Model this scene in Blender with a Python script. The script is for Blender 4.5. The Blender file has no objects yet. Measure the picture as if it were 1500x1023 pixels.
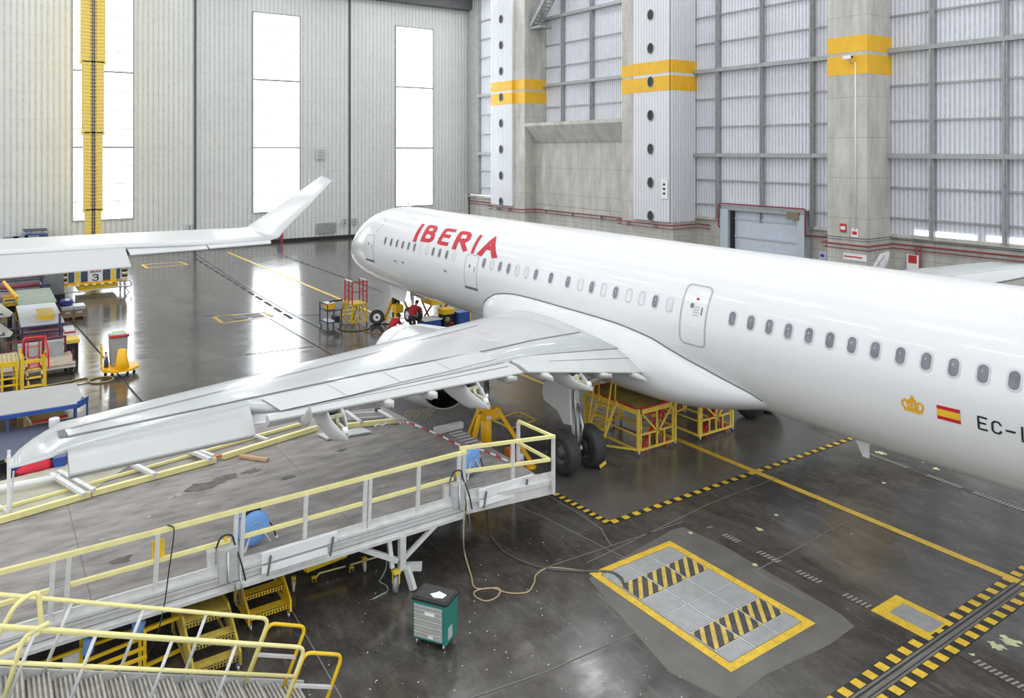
import bpy, math, random
from mathutils import Vector, Matrix
random.seed(7)
S = bpy.context.scene
COL = S.collection
# ------------------------------------------------------------------ camera (level view, shifted lens)
TH = math.radians(34.56); CAM = Vector((39.0, -17.84, 9.0)); FPX = 1130.0; HZ = 221.0
FW = Vector((-math.cos(TH), math.sin(TH), 0)); RT = Vector((math.sin(TH), math.cos(TH), 0)); UP = Vector((0, 0, 1))
cd = bpy.data.cameras.new('camera'); cam = bpy.data.objects.new('camera', cd); COL.objects.link(cam)
cam.matrix_world = Matrix((RT, UP, -FW)).transposed().to_4x4(); cam.location = CAM
cd.sensor_width = 36; cd.lens = FPX / 1500 * 36; cd.shift_y = -(511.5 - HZ) / 1500; cd.clip_end = 300
S.camera = cam
def ray(px, py): return FW + RT * ((px - 750) / FPX) + UP * ((HZ - py) / FPX)
def hit(px, py, ax, v):
    d = ray(px, py); return CAM + d * ((v - CAM[ax]) / d[ax])
def G(px, py, z=0.0): return hit(px, py, 2, z)
def FX(px, py, x): return hit(px, py, 0, x)
def FY(px, py, y): return hit(px, py, 1, y)
# ------------------------------------------------------------------ materials
def nodes(m): return m.node_tree.nodes, m.node_tree.links
MATS = {}
def mat(name, col, rough=.5, metal=0, var=.12, scale=3.0, spec=.5, bump=0, dirt=None, dirt_amt=.5, coat=0, stretch=(1, 1, 1)):
    if name in MATS: return MATS[name]
    m = bpy.data.materials.new(name); m.use_nodes = True; N, L = nodes(m); b = N['Principled BSDF']
    b.inputs['Roughness'].default_value = rough; b.inputs['Metallic'].default_value = metal
    b.inputs['Specular IOR Level'].default_value = spec; b.inputs['Coat Weight'].default_value = coat
    tc = N.new('ShaderNodeTexCoord'); mp = N.new('ShaderNodeMapping'); mp.inputs['Scale'].default_value = stretch
    L.new(tc.outputs['Object'], mp.inputs['Vector'])
    nz = N.new('ShaderNodeTexNoise'); nz.inputs['Scale'].default_value = scale; nz.inputs['Detail'].default_value = 5
    L.new(mp.outputs[0], nz.inputs['Vector'])
    r = N.new('ShaderNodeValToRGB'); c = Vector(col)
    r.color_ramp.elements[0].position = .3; r.color_ramp.elements[1].position = .7
    lo = c * (1 - var); hi = c * (1 + var)
    r.color_ramp.elements[0].color = (*[min(1, x) for x in lo], 1); r.color_ramp.elements[1].color = (*[min(1, x) for x in hi], 1)
    L.new(nz.outputs['Fac'], r.inputs['Fac']); out = r.outputs['Color']
    if dirt:
        n2 = N.new('ShaderNodeTexNoise'); n2.inputs['Scale'].default_value = scale * 2.7; n2.inputs['Detail'].default_value = 8; n2.inputs['Roughness'].default_value = .7
        L.new(mp.outputs[0], n2.inputs['Vector'])
        r2 = N.new('ShaderNodeValToRGB'); r2.color_ramp.elements[0].position = .5; r2.color_ramp.elements[1].position = .78
        L.new(n2.outputs['Fac'], r2.inputs['Fac'])
        ml = N.new('ShaderNodeMath'); ml.operation = 'MULTIPLY'; ml.inputs[1].default_value = dirt_amt; L.new(r2.outputs['Color'], ml.inputs[0])
        mx = N.new('ShaderNodeMix'); mx.data_type = 'RGBA'; L.new(ml.outputs[0], mx.inputs['Factor']); L.new(out, mx.inputs['A'])
        mx.inputs['B'].default_value = (*dirt, 1); out = mx.outputs['Result']
    L.new(out, b.inputs['Base Color'])
    if bump:
        bp = N.new('ShaderNodeBump'); bp.inputs['Strength'].default_value = bump; L.new(nz.outputs['Fac'], bp.inputs['Height']); L.new(bp.outputs[0], b.inputs['Normal'])
    MATS[name] = m; return m
def emit(name, col, s):
    if name in MATS: return MATS[name]
    m = bpy.data.materials.new(name); m.use_nodes = True; N, L = nodes(m); b = N['Principled BSDF']
    b.inputs['Base Color'].default_value = (.8, .8, .8, 1); b.inputs['Roughness'].default_value = .4
    nz = N.new('ShaderNodeTexNoise'); nz.inputs['Scale'].default_value = .6
    r = N.new('ShaderNodeValToRGB'); r.color_ramp.elements[0].color = (*[x * .92 for x in col], 1); r.color_ramp.elements[1].color = (*col, 1)
    L.new(nz.outputs['Fac'], r.inputs['Fac']); L.new(r.outputs['Color'], b.inputs['Emission Color']); b.inputs['Emission Strength'].default_value = s
    MATS[name] = m; return m
# ------------------------------------------------------------------ mesh builder
def frame(d, hint=None):
    d = d.normalized(); h = Vector(hint) if hint else (Vector((0, 0, 1)) if abs(d.z) < .95 else Vector((1, 0, 0)))
    s = d.cross(h); s = s.normalized() if s.length > 1e-6 else d.orthogonal().normalized()
    return s, s.cross(d).normalized()
SPLIT = set('leg deck_leg toe_flap flap_prop brake nose_gear_door button bracket end_knob bearer top_board fastener static_port cross_bar gate_post shutter_rail red_strut track_roller bay_cover paint_spill banded_tube ladder_side guard_rail rail_post deck_beam white_panel upright white_edge deck_stain panel_gap under_frame stand frame_bar fender_pad'.split())
class MB:
    def __init__(self): self.v = []; self.f = []; self.mi = []; self.sm = []; self.m = 0; self.smooth = False
    def add(self, vs, fs, smooth=None):
        o = len(self.v); self.v += [tuple(x) for x in vs]
        for f in fs: self.f.append([i + o for i in f]); self.mi.append(self.m); self.sm.append(self.smooth if smooth is None else smooth)
        return self
    def box(self, a, b):
        x0, y0, z0 = [min(i, j) for i, j in zip(a, b)]; x1, y1, z1 = [max(i, j) for i, j in zip(a, b)]
        return self.add([(x0, y0, z0), (x1, y0, z0), (x1, y1, z0), (x0, y1, z0), (x0, y0, z1), (x1, y0, z1), (x1, y1, z1), (x0, y1, z1)],
                        [(0, 3, 2, 1), (4, 5, 6, 7), (0, 1, 5, 4), (1, 2, 6, 5), (2, 3, 7, 6), (3, 0, 4, 7)])
    def rbox(self, a, b, r=.02):
        x0, y0, z0 = [min(i, j) for i, j in zip(a, b)]; x1, y1, z1 = [max(i, j) for i, j in zip(a, b)]
        r = min(r, (x1 - x0) * .45, (y1 - y0) * .45)
        P = [(x0 + r, y0), (x1 - r, y0), (x1, y0 + r), (x1, y1 - r), (x1 - r, y1), (x0 + r, y1), (x0, y1 - r), (x0, y0 + r)]
        return self.prism([Vector((x, y, z0)) for x, y in P], Vector((0, 0, z1 - z0)))
    def prism(self, poly, ext):
        n = len(poly); ext = Vector(ext); P = [Vector(p) for p in poly]
        return self.add(P + [p + ext for p in P], [tuple(range(n))[::-1], tuple(range(n, 2 * n))] + [(i, (i + 1) % n, n + (i + 1) % n, n + i) for i in range(n)])
    def beam(self, p, q, w=.05, h=None, hint=None):
        p, q = Vector(p), Vector(q); h = h or w
        if (q - p).length < 1e-6: return self
        s, u = frame(q - p, hint); s = s * (w / 2); u = u * (h / 2)
        vs = [p - s - u, p + s - u, p + s + u, p - s + u, q - s - u, q + s - u, q + s + u, q - s + u]
        return self.add(vs, [(0, 3, 2, 1), (4, 5, 6, 7), (0, 1, 5, 4), (1, 2, 6, 5), (2, 3, 7, 6), (3, 0, 4, 7)])
    def tube(self, path, r=.02, seg=8, closed=False):
        P = [Vector(p) for p in path]; n = len(P); rings = []; pu = None
        for i in range(n):
            if closed: d = P[(i + 1) % n] - P[i - 1]
            else: d = P[min(i + 1, n - 1)] - P[max(i - 1, 0)]
            if d.length < 1e-9: d = Vector((0, 0, 1))
            d.normalize()
            if pu is None: s, u = frame(d)
            else:
                u = pu - d * pu.dot(d); u = u.normalized() if u.length > 1e-6 else frame(d)[1]; s = d.cross(u)
            pu = u; rr = r[i] if isinstance(r, (list, tuple)) else r
            rings.append([P[i] + s * (math.cos(2 * math.pi * k / seg) * rr) + u * (math.sin(2 * math.pi * k / seg) * rr) for k in range(seg)])
        return self.loft(rings, caps=not closed, closed=closed)
    def loft(self, rings, caps=True, closed=False, smooth=True):
        k = len(rings[0]); n = len(rings); fs = []
        for i in range(n if closed else n - 1):
            a = i * k; b = ((i + 1) % n) * k
            for j in range(k): fs.append((a + j, a + (j + 1) % k, b + (j + 1) % k, b + j))
        o = len(self.v); self.add([p for R_ in rings for p in R_], fs, smooth)
        if caps:
            self.f.append([o + j for j in range(k)][::-1]); self.mi.append(self.m); self.sm.append(False)
            self.f.append([o + (n - 1) * k + j for j in range(k)]); self.mi.append(self.m); self.sm.append(False)
        return self
    def cyl(self, p, q, r, r2=None, seg=14): 
        return self.tube([p, q], [r, r if r2 is None else r2], seg)
    def lathe(self, p, axis, prof, seg=24):
        p = Vector(p); a = Vector(axis).normalized(); s, u = frame(a)
        return self.loft([[p + a * h + s * (math.cos(2 * math.pi * k / seg) * r) + u * (math.sin(2 * math.pi * k / seg) * r) for k in range(seg)] for h, r in prof])
    def quad(self, *P): return self.add(P, [tuple(range(len(P)))])
    def islands(self):
        par = list(range(len(self.v)))
        def fd(i):
            while par[i] != i: par[i] = par[par[i]]; i = par[i]
            return i
        for f in self.f:
            for i in f[1:]: par[fd(i)] = fd(f[0])
        out = {}
        for n, f in enumerate(self.f): out.setdefault(fd(f[0]), []).append(n)
        res = []
        for fs in out.values():
            m = MB(); mp = {}
            for n in fs:
                for i in self.f[n]:
                    if i not in mp: mp[i] = len(m.v); m.v.append(self.v[i])
                m.f.append([mp[i] for i in self.f[n]]); m.mi.append(self.mi[n]); m.sm.append(self.sm[n])
            res.append(m)
        return res
    def build(self, name, mats, parent=None, bevel=0, local=False, kind=None):
        if name in SPLIT and parent is not None:
            isl = self.islands()
            if len(isl) > 1: return [m._build(name, mats, parent, bevel, local, kind) for m in isl][0]
        return self._build(name, mats, parent, bevel, local, kind)
    def _build(self, name, mats, parent=None, bevel=0, local=False, kind=None):
        off = Vector((0, 0, 0))
        if parent is not None and not local:
            r = parent
            while r is not None: off += r.location; r = r.parent
        me = bpy.data.meshes.new(name); me.from_pydata([(x - off.x, y - off.y, z - off.z) for x, y, z in self.v], [], self.f)
        mats = mats if isinstance(mats, (list, tuple)) else [mats]
        for m in mats: me.materials.append(m)
        me.polygons.foreach_set('material_index', self.mi); me.polygons.foreach_set('use_smooth', self.sm); me.update()
        o = bpy.data.objects.new(name, me); COL.objects.link(o)
        if parent is not None: o.parent = parent
        if kind: o['kind'] = kind
        if bevel:
            b = o.modifiers.new('edge', 'BEVEL'); b.width = bevel; b.segments = 2; b.limit_method = 'ANGLE'
        return o
def lab(o, label, cat, group=None):
    o['label'] = label; o['category'] = cat
    if group: o['group'] = group
    return o
def thing(name, label, cat, loc=(0, 0, 0), rz=0, group=None):
    o = bpy.data.objects.new(name, None); COL.objects.link(o); o.location = loc; o.rotation_euler = (0, 0, rz); o.empty_display_size = .3
    return lab(o, label, cat, group)
def dup(root, loc, rz=0, label=None):
    r = root.copy(); COL.objects.link(r); r.location = loc; r.rotation_euler = (0, 0, rz)
    if label: r['label'] = label
    for ch in list(root.children):
        c = ch.copy(); COL.objects.link(c); c.parent = r
        for g in list(ch.children):
            d = g.copy(); COL.objects.link(d); d.parent = c
    return r
def arc(c, r, a0, a1, n, ex, ey):
    c = Vector(c); ex = Vector(ex); ey = Vector(ey)
    return [c + ex * (r * math.cos(a0 + (a1 - a0) * i / n)) + ey * (r * math.sin(a0 + (a1 - a0) * i / n)) for i in range(n + 1)]
def rpath(P, r=.1, n=4):
    P = [Vector(p) for p in P]; out = [P[0]]
    for i in range(1, len(P) - 1):
        a, b, c = P[i - 1], P[i], P[i + 1]; d1 = (a - b); d2 = (c - b); k = min(r, d1.length * .45, d2.length * .45)
        p1 = b + d1.normalized() * k; p2 = b + d2.normalized() * k
        for j in range(n + 1):
            t = j / n; out.append(p1 * (1 - t) ** 2 + b * (2 * t * (1 - t)) + p2 * t * t)
    return out + [P[-1]]
def spline(P, n=6):
    P = [Vector(p) for p in P]; Q = [P[0] * 2 - P[1]] + P + [P[-1] * 2 - P[-2]]; out = []
    for i in range(1, len(Q) - 2):
        a, b, c, d = Q[i - 1:i + 3]
        for j in range(n):
            t = j / n; out.append(.5 * ((2 * b) + (c - a) * t + (2 * a - 5 * b + 4 * c - d) * t * t + (3 * b - a - 3 * c + d) * t ** 3))
    return out + [P[-1]]
def clip(poly, n, lo, hi):
    for sg, lim in ((1, lo), (-1, -hi)):
        out = []
        for i, p in enumerate(poly):
            q = poly[(i + 1) % len(poly)]; dp = sg * (p[0] * n[0] + p[1] * n[1]) - lim; dq = sg * (q[0] * n[0] + q[1] * n[1]) - lim
            if dp >= 0: out.append(p)
            if dp * dq < 0: t = dp / (dp - dq); out.append((p[0] + (q[0] - p[0]) * t, p[1] + (q[1] - p[1]) * t))
        poly = out
        if len(poly) < 3: return []
    return poly
# flat 5x7 style stroke lettering, laid out by a mapping function (u along, v up, in letter heights)
GL = {'A': [[(0, 0), (.3, 1), (.6, 0)], [(.12, .35), (.48, .35)]], 'B': [[(0, 0), (0, 1), (.4, 1), (.52, .88), (.52, .65), (.4, .53), (0, .53)], [(.4, .53), (.57, .4), (.57, .13), (.43, 0), (0, 0)]],
      'C': [[(.58, .8), (.45, 1), (.15, 1), (0, .8), (0, .2), (.15, 0), (.45, 0), (.58, .2)]], 'E': [[(.55, 0), (0, 0), (0, 1), (.55, 1)], [(0, .52), (.45, .52)]], 'I': [[(.1, 0), (.1, 1)]],
      'R': [[(0, 0), (0, 1), (.42, 1), (.56, .87), (.56, .6), (.42, .47), (0, .47)], [(.28, .47), (.58, 0)]], '-': [[(.05, .5), (.5, .5)]], 'L': [[(0, 1), (0, 0), (.5, 0)]],
      '3': [[(0, .85), (.15, 1), (.42, 1), (.55, .87), (.55, .65), (.42, .53), (.2, .53)], [(.42, .53), (.57, .4), (.57, .13), (.43, 0), (.13, 0), (0, .15)]]}
def letters(mb, text, fn, w=.13, gap=.85, slant=0, sub=3):
    u0 = 0
    for ch in text:
        if ch in GL:
            for st in GL[ch]:
                P = []
                for a, b in zip(st[:-1], st[1:]):
                    for j in range(sub): P.append((a[0] + (b[0] - a[0]) * j / sub, a[1] + (b[1] - a[1]) * j / sub))
                P.append(st[-1]); L_ = []; R_ = []
                for i, p in enumerate(P):
                    a = P[max(i - 1, 0)]; b = P[min(i + 1, len(P) - 1)]; dx, dy = b[0] - a[0], b[1] - a[1]; l = math.hypot(dx, dy) or 1
                    nx, ny = -dy / l * w / 2, dx / l * w / 2
                    ex = ey = 0
                    if i == 0: ex, ey = -dx / l * w / 2, -dy / l * w / 2
                    if i == len(P) - 1: ex, ey = dx / l * w / 2, dy / l * w / 2
                    L_.append((p[0] + nx + ex, p[1] + ny + ey)); R_.append((p[0] - nx + ex, p[1] - ny + ey))
                vs = [fn(u0 + q[0] + slant * q[1], q[1]) for q in L_] + [fn(u0 + q[0] + slant * q[1], q[1]) for q in R_]; n = len(P)
                mb.add(vs, [(i, n + i, n + i + 1, i + 1) for i in range(n - 1)])
        u0 += gap if ch != 'I' else gap * .5
# ------------------------------------------------------------------ shared materials
M_WHITE = mat('white_paint', (.79, .795, .80), .25, var=.015, scale=.5, coat=.2)
M_WING = mat('wing_grey_paint', (.50, .52, .52), .22, var=.03, scale=.6, coat=.3)
M_WING2 = mat('pale_grey_paint', (.57, .58, .57), .35, var=.03, scale=.8)
M_LINE = mat('panel_gap_grey', (.16, .16, .17), .7)
M_OUT = mat('door_outline_grey', (.48, .48, .49), .6)
M_DARK = mat('dark_rubber', (.022, .022, .024), .75, var=.3, scale=9)
M_BLACK = mat('black_plastic', (.02, .02, .022), .5)
M_STEEL = mat('brushed_steel', (.55, .56, .57), .32, .9, var=.1)
M_CHROME = mat('polished_steel', (.75, .75, .76), .12, 1, var=.03)
M_GALV = mat('galvanised_steel', (.56, .57, .57), .45, .25, var=.12, scale=9, dirt=(.35, .34, .33), dirt_amt=.3)
M_ALU = mat('pale_aluminium', (.7, .7, .69), .4, .2, var=.08, scale=6, dirt=(.45, .43, .4), dirt_amt=.25)
M_RAIL = mat('cream_yellow_rail', (.88, .8, .36), .45, var=.06, scale=5)
M_YEL = mat('machine_yellow', (.86, .56, .02), .42, var=.08, scale=5, dirt=(.3, .18, .05), dirt_amt=.2)
M_YEL2 = mat('worn_yellow', (.85, .62, .08), .55, var=.12, scale=7, dirt=(.25, .19, .1), dirt_amt=.35)
M_ORANGE = mat('jack_orange_yellow', (.98, .52, .008), .38, var=.05, scale=4)
M_RED = mat('signal_red', (.55, .03, .035), .45, var=.1)
M_IBRED = mat('livery_red', (.56, .012, .03), .5, var=.02)
M_BLUE = mat('equipment_blue', (.03, .09, .36), .45, var=.12, scale=5)
M_SKY = mat('hose_reel_blue', (.2, .42, .85), .42, var=.06)
M_NAVY = mat('navy_steel', (.045, .06, .12), .5, var=.15)
M_PAPER = mat('white_sheet', (.85, .85, .85), .7, var=.03)
M_WOOD = mat('raw_pine', (.55, .36, .2), .7, var=.2, scale=6, stretch=(1, 8, 8))
M_CARD = mat('brown_cardboard', (.5, .34, .22), .8, var=.08)
M_PAINTY = mat('floor_paint_yellow', (.72, .47, .03), .5, var=.12, scale=5, dirt=(.16, .13, .07), dirt_amt=.75)
M_PAINTB = mat('floor_paint_black', (.022, .021, .02), .5, var=.2, scale=5)
# ================================================================== THE SETTING
XB = -36.4; YW = 28.16; YC = 25.48
def floor_mat():
    m = bpy.data.materials.new('polished_dark_concrete'); m.use_nodes = True; N, L = nodes(m); b = N['Principled BSDF']
    tc = N.new('ShaderNodeTexCoord')
    def noise(s, d, r=.6, sc=None, dist=0):
        n = N.new('ShaderNodeTexNoise'); n.inputs['Scale'].default_value = s; n.inputs['Detail'].default_value = d; n.inputs['Roughness'].default_value = r; n.inputs['Distortion'].default_value = dist
        if sc:
            mp = N.new('ShaderNodeMapping'); mp.inputs['Scale'].default_value = sc; mp.inputs['Rotation'].default_value = (0, 0, .25); L.new(tc.outputs['Object'], mp.inputs[0]); L.new(mp.outputs[0], n.inputs['Vector'])
        else: L.new(tc.outputs['Object'], n.inputs['Vector'])
        return n.outputs['Fac']
    def ramp(f, a, b_, ca, cb):
        r = N.new('ShaderNodeValToRGB'); r.color_ramp.elements[0].position = a; r.color_ramp.elements[1].position = b_
        r.color_ramp.elements[0].color = (*ca, 1); r.color_ramp.elements[1].color = (*cb, 1); L.new(f, r.inputs[0]); return r.outputs[0]
    def mix(f, a, b_, mode='MIX'):
        x = N.new('ShaderNodeMix'); x.data_type = 'RGBA'; x.blend_type = mode; L.new(f, x.inputs['Factor'])
        L.new(a, x.inputs['A'])
        if isinstance(b_, tuple): x.inputs['B'].default_value = (*b_, 1)
        else: L.new(b_, x.inputs['B'])
        return x.outputs['Result']
    base = ramp(noise(.35, 6), .3, .75, (.043, .037, .032), (.088, .078, .068))
    mid = ramp(noise(2.2, 8, .7), .35, .7, (.6, .6, .6), (1, 1, 1)); 
    mu = N.new('ShaderNodeMix'); mu.data_type = 'RGBA'; mu.blend_type = 'MULTIPLY'; mu.inputs['Factor'].default_value = .7; L.new(base, mu.inputs['A']); L.new(mid, mu.inputs['B']); col = mu.outputs['Result']
    col = mix(ramp(noise(1.1, 9, .75, (1, 4, 1)), .54, .74, (0, 0, 0), (.6, .6, .6)), col, (.2, .19, .178))      # pale scuffs
    col = mix(ramp(noise(14, 4, .6), .74, .8, (0, 0, 0), (.6, .6, .6)), col, (.3, .29, .27))                   # specks
    col = mix(ramp(noise(.8, 3), .66, .78, (0, 0, 0), (.7, .7, .7)), col, (.028, .026, .024))                   # oil
    col = mix(ramp(noise(.45, 10, .78, (1, 1.6, 1)), .45, .68, (0, 0, 0), (.6, .6, .6)), col, (.17, .155, .138))             # broad worn haze of the concrete
    col = mix(ramp(noise(5, 8, .75, (1, 2.5, 1)), .6, .72, (0, 0, 0), (.5, .5, .5)), col, (.22, .212, .2))
    L.new(col, b.inputs['Base Color'])
    rr = ramp(noise(1.3, 7, .65, (1.6, .7, 1)), .3, .75, (.09, .09, .09), (.26, .26, .26)); L.new(rr, b.inputs['Roughness'])
    b.inputs['Specular IOR Level'].default_value = .7
    bp = N.new('ShaderNodeBump'); bp.inputs['Strength'].default_value = .045; bp.inputs['Distance'].default_value = .05; L.new(noise(2.5, 5, .6, (1, .35, 1)), bp.inputs['Height']); L.new(bp.outputs[0], b.inputs['Normal'])
    return m
floor = MB().box((-40, -45, -.3), (60, 32, 0)).build('floor', floor_mat(), kind='structure')
def fpart(mb, name, m, lbl=None):
    o = mb.build(name, m, floor)
    if lbl: o['label'] = lbl
    return o
ZM = .006
def strip(mb, a, b, w, z=ZM, m=0):
    a = Vector((a[0], a[1], z)); b = Vector((b[0], b[1], z)); d = (b - a).normalized(); s = Vector((-d.y, d.x, 0)) * (w / 2); mb.m = m
    mb.quad(a - s, b - s, b + s, a + s)
def pstrip(mb, pts, w, z=ZM, m=0):
    W = [G(*p) for p in pts]
    for a, b in zip(W[:-1], W[1:]): strip(mb, a, b, w, z, m)
# long guide lines
k = MB(); strip(k, (-31.5, G(322, 365).y), (48, G(1497, 856).y), .21); fpart(k, 'guide_line', M_PAINTY, 'long yellow guide line under the aircraft')
k = MB(); pstrip(k, [(190, 373), (320, 364), (520, 356)], .12); fpart(k, 'threshold_line', mat('faded_line', (.3, .27, .18), .5))
k = MB()
for P in ([(118, 482), (230, 620)], [(1000, 765), (790, 835)], [(1240, 765), (1105, 838)], [(1105, 838), (1180, 880)], [(875, 870), (935, 925), (1010, 985)], [(935, 925), (800, 985), (690, 1023)],
          [(800, 725), (855, 757), (880, 775), (895, 800)], [(1140, 700), (1040, 738), (985, 765), (860, 825)], [(425, 890), (500, 1023)], [(640, 690), (800, 760), (1000, 860)]):
    pstrip(k, P, .025)
fpart(k, 'slab_joint', mat('joint_pale', (.2, .19, .17), .8))
M_PATCH = mat('pale_concrete', (.125, .117, .105), .35, var=.22, scale=1.2, dirt=(.2, .19, .17), dirt_amt=.5); M_PATCH2 = mat('brown_concrete', (.11, .1, .09), .22, var=.2, scale=.8, dirt=(.17, .155, .13), dirt_amt=.4)
for pts, m_, z_ in (([(862, 848), (880, 836), (985, 776), (1000, 772), (1060, 800), (1232, 900), (1252, 918), (1215, 945), (1120, 990), (1070, 1030), (980, 985)], M_PATCH, .0022), ([(815, 722), (893, 765), (1230, 647), (1010, 560), (880, 600), (760, 690)], M_PATCH2, .0018)):
    k = MB(); k.quad(*[G(*p, z_) for p in pts]); fpart(k, 'concrete_patch', m_)
k = MB()
for P in ([(280, 368), (350, 415), (430, 462), (480, 487)], [(400, 373), (470, 395), (560, 428)], [(395, 467), (460, 505), (520, 540)], [(360, 520), (460, 508)], [(300, 463), (470, 462)], [(105, 470), (235, 620)]):
    pstrip(k, P, .06)
fpart(k, 'dark_joint', mat('joint_dark', (.02, .02, .02), .8))
# wide dark inlaid rail tracks in the far floor
k = MB()
for P in ([(285, 378), (432, 470)], [(408, 372), (540, 420)]):
    a, b = G(*P[0]), G(*P[1])
    for i in range(14): strip(k, a.lerp(b, i / 14), a.lerp(b, (i + .75) / 14), .2, .008)
fpart(k, 'floor_slot', M_DARK)
# hazard striping (black ground with yellow blocks)
def hazard(a, b, w, n, name, lbl):
    k = MB(); a = Vector(a); b = Vector(b); strip(k, a, b, w * 1.05, .005, 1)
    for i in range(n): strip(k, a.lerp(b, (i + .25) / n), a.lerp(b, (i + .75) / n), w * .9, .009, 0)
    fpart(k, name, [M_PAINTY, M_PAINTB], lbl)
A, B_, C_ = G(808, 721), G(892, 767), G(1240, 645)
hazard(A + (A - B_) * .6, B_, .19, 15, 'hazard_stripe', 'black and yellow stripe running past the main wheel')
hazard(B_, C_.lerp(B_, -.15), .19, 31, 'hazard_stripe', 'black and yellow stripe crossing below the fuselage')
T0, T1 = G(1250, 1009), G(1497, 834.7); U0, U1 = G(1307, 1017.6), G(1499.5, 875)
x_up = (T0.x + T1.x) / 2; x_dn = (U0.x + U1.x) / 2
hazard((x_up, T0.y - 1.5, 0), (x_up, 9, 0), .22, 44, 'hazard_stripe', 'black and yellow stripe on the far side of the rail track')
hazard((x_dn, T0.y - 1.5, 0), (x_dn, 9, 0), .22, 44, 'hazard_stripe', 'black and yellow stripe on the near side of the rail track')
k = MB(); strip(k, ((x_up + x_dn) / 2, T0.y - 1.5), ((x_up + x_dn) / 2, 9), abs(x_dn - x_up) - .2, .004)
fpart(k, 'track_bed', mat('track_concrete', (.15, .14, .125), .6, var=.25, scale=4, stretch=(6, .5, 1)))
k = MB(); xm = (x_up + x_dn) / 2
strip(k, (xm - .05, T0.y - 1.5), (xm - .05, 9), .035, .007); strip(k, (xm + .06, T0.y - 1.5), (xm + .06, 9), .02, .007); fpart(k, 'track_groove', M_DARK)
# slotted drains
def drain(pa, pb, n0, lbl, segs):
    a, b = G(*pa), G(*pb); d = (b - a); L_ = d.length; d.normalize(); s = Vector((-d.y, d.x, 0)); k = MB()
    strip(k, a, b, .2, .004, 1)
    for f0, f1 in segs:
        n = int(L_ * (f1 - f0) / .085)
        for i in range(n):
            c = a + d * (L_ * (f0 + (f1 - f0) * i / n)); k.m = 0
            k.quad(*[c + d * u + s * v + Vector((0, 0, .01)) for u, v in ((-.02, -.085), (.02, -.085), (.045, .085), (.005, .085))])
    fpart(k, 'drain_slots', [mat('drain_bars', (.33, .31, .28), .5), mat('drain_bed', (.06, .055, .05), .7)], lbl)
drain((1035, 771), (1278, 892), 0, 'slotted drain beside the large hatch', [(.02, .06), (.13, .24), (.36, .5), (.6, .74), (.86, 1)])
drain((1395, 950), (1520, 1020), 0, 'slotted drain past the rail track', [(.3, 1)])
drain((1265, 662), (1520, 756), 0, 'slotted drain below the rear fuselage', [(.05, .3), (.42, .62), (.68, 1)])
# spilt paint and chips
k = MB()
for px, py, r in ((1113, 776, .17), (1137, 755, .12), (1290, 664, .3), (1370, 687, .2), (1295, 708, .12), (1480, 940, .3), (1460, 947, .25), (1352, 678, .06), (1247, 783, .05), (1106, 828, .12), (1012, 781, .12), (1425, 960, .1)):
    c = G(px, py); n = 18; r *= .7
    k.quad(*[c + Vector((math.cos(t) * r * random.uniform(.35, 1.15), math.sin(t) * r * random.uniform(.25, .9), ZM)) for t in [2 * math.pi * i / n for i in range(n)]])
fpart(k, 'paint_spill', mat('lime_paint', (.55, .58, .35), .6, var=.2))
random.seed(11); k = MB()
for i in range(130):
    c = G(random.uniform(430, 1000), random.uniform(770, 1023)); r = random.uniform(.004, .013)
    k.quad(*[c + Vector((math.cos(t) * r, math.sin(t) * r * 1.6, ZM)) for t in (.3, 1.5, 2.6, 4, 5.3)])
fpart(k, 'paint_fleck', M_PAPER)['kind'] = 'stuff'
# yellow outlined bays
def outline(P, w, name, lbl):
    k = MB(); W = [G(*p) for p in P]
    for a, b in zip(W, W[1:] + W[:1]): strip(k, a, b, w)
    fpart(k, name, M_PAINTY, lbl)
outline([(722, 616), (760, 604), (786, 616), (748, 628)], .12, 'bay_outline', 'yellow outlined bay behind the wing jack')
outline([(208, 388), (262, 384), (276, 388), (216, 393)], .2, 'bay_outline', 'yellow outlined bay near the hangar doors')
outline([(313, 464), (386, 458), (400, 464), (326, 474)], .2, 'bay_outline', 'yellow outlined bay in the mid floor')
k = MB()
for i, (a, b) in enumerate((((337, 463), (350, 466)), ((362, 461), (375, 464)))):
    c, d = G(*a), G(*b); k.box((c.x, c.y, .004), (d.x + .3, d.y + .4, .012))
fpart(k, 'bay_cover', mat('plate_dark', (.06, .06, .06), .5))
k = MB()
for i in range(9):
    a = G(588 + i * 5, 617 - i * .4); strip(k, a, a + Vector((-.8, .66, 0)), .045)
fpart(k, 'hatched_marking', mat('faded_yellow', (.3, .24, .1), .5, var=.3, scale=6), 'yellow hatching behind the dock deck')
# ---------------------------------------------------------------- hangar doors (back wall)
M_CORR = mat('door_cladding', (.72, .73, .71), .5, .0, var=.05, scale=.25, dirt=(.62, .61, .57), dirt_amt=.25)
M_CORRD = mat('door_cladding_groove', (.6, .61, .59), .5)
M_STRUT = mat('painted_strut', (.36, .38, .38), .5)
def corr_sheet(mb, org, eu, en, w, z0, z1, pitch, dep, duty=.62):
    """ribbed sheet: eu along, en outward normal, ribs vertical"""
    org = Vector(org); eu = Vector(eu); en = Vector(en); P = []; n = max(1, round(w / pitch)); p = w / n
    for i in range(n):
        for f, h in ((0, 0), (.1, 1), (duty, 1), (duty + .1, 0)): P.append((i * p + f * p, h * dep))
    P.append((w, 0)); vs = []
    for u, h in P: q = org + eu * u + en * h; vs += [(q.x, q.y, z0), (q.x, q.y, z1)]
    fs = [(2 * i, 2 * i + 2, 2 * i + 3, 2 * i + 1) for i in range(len(P) - 1)]
    o = len(mb.v); mb.v += vs
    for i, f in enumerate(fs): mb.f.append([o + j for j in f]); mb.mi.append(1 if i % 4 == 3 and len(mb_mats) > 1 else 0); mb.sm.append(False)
mb_mats = [0, 1]
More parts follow.
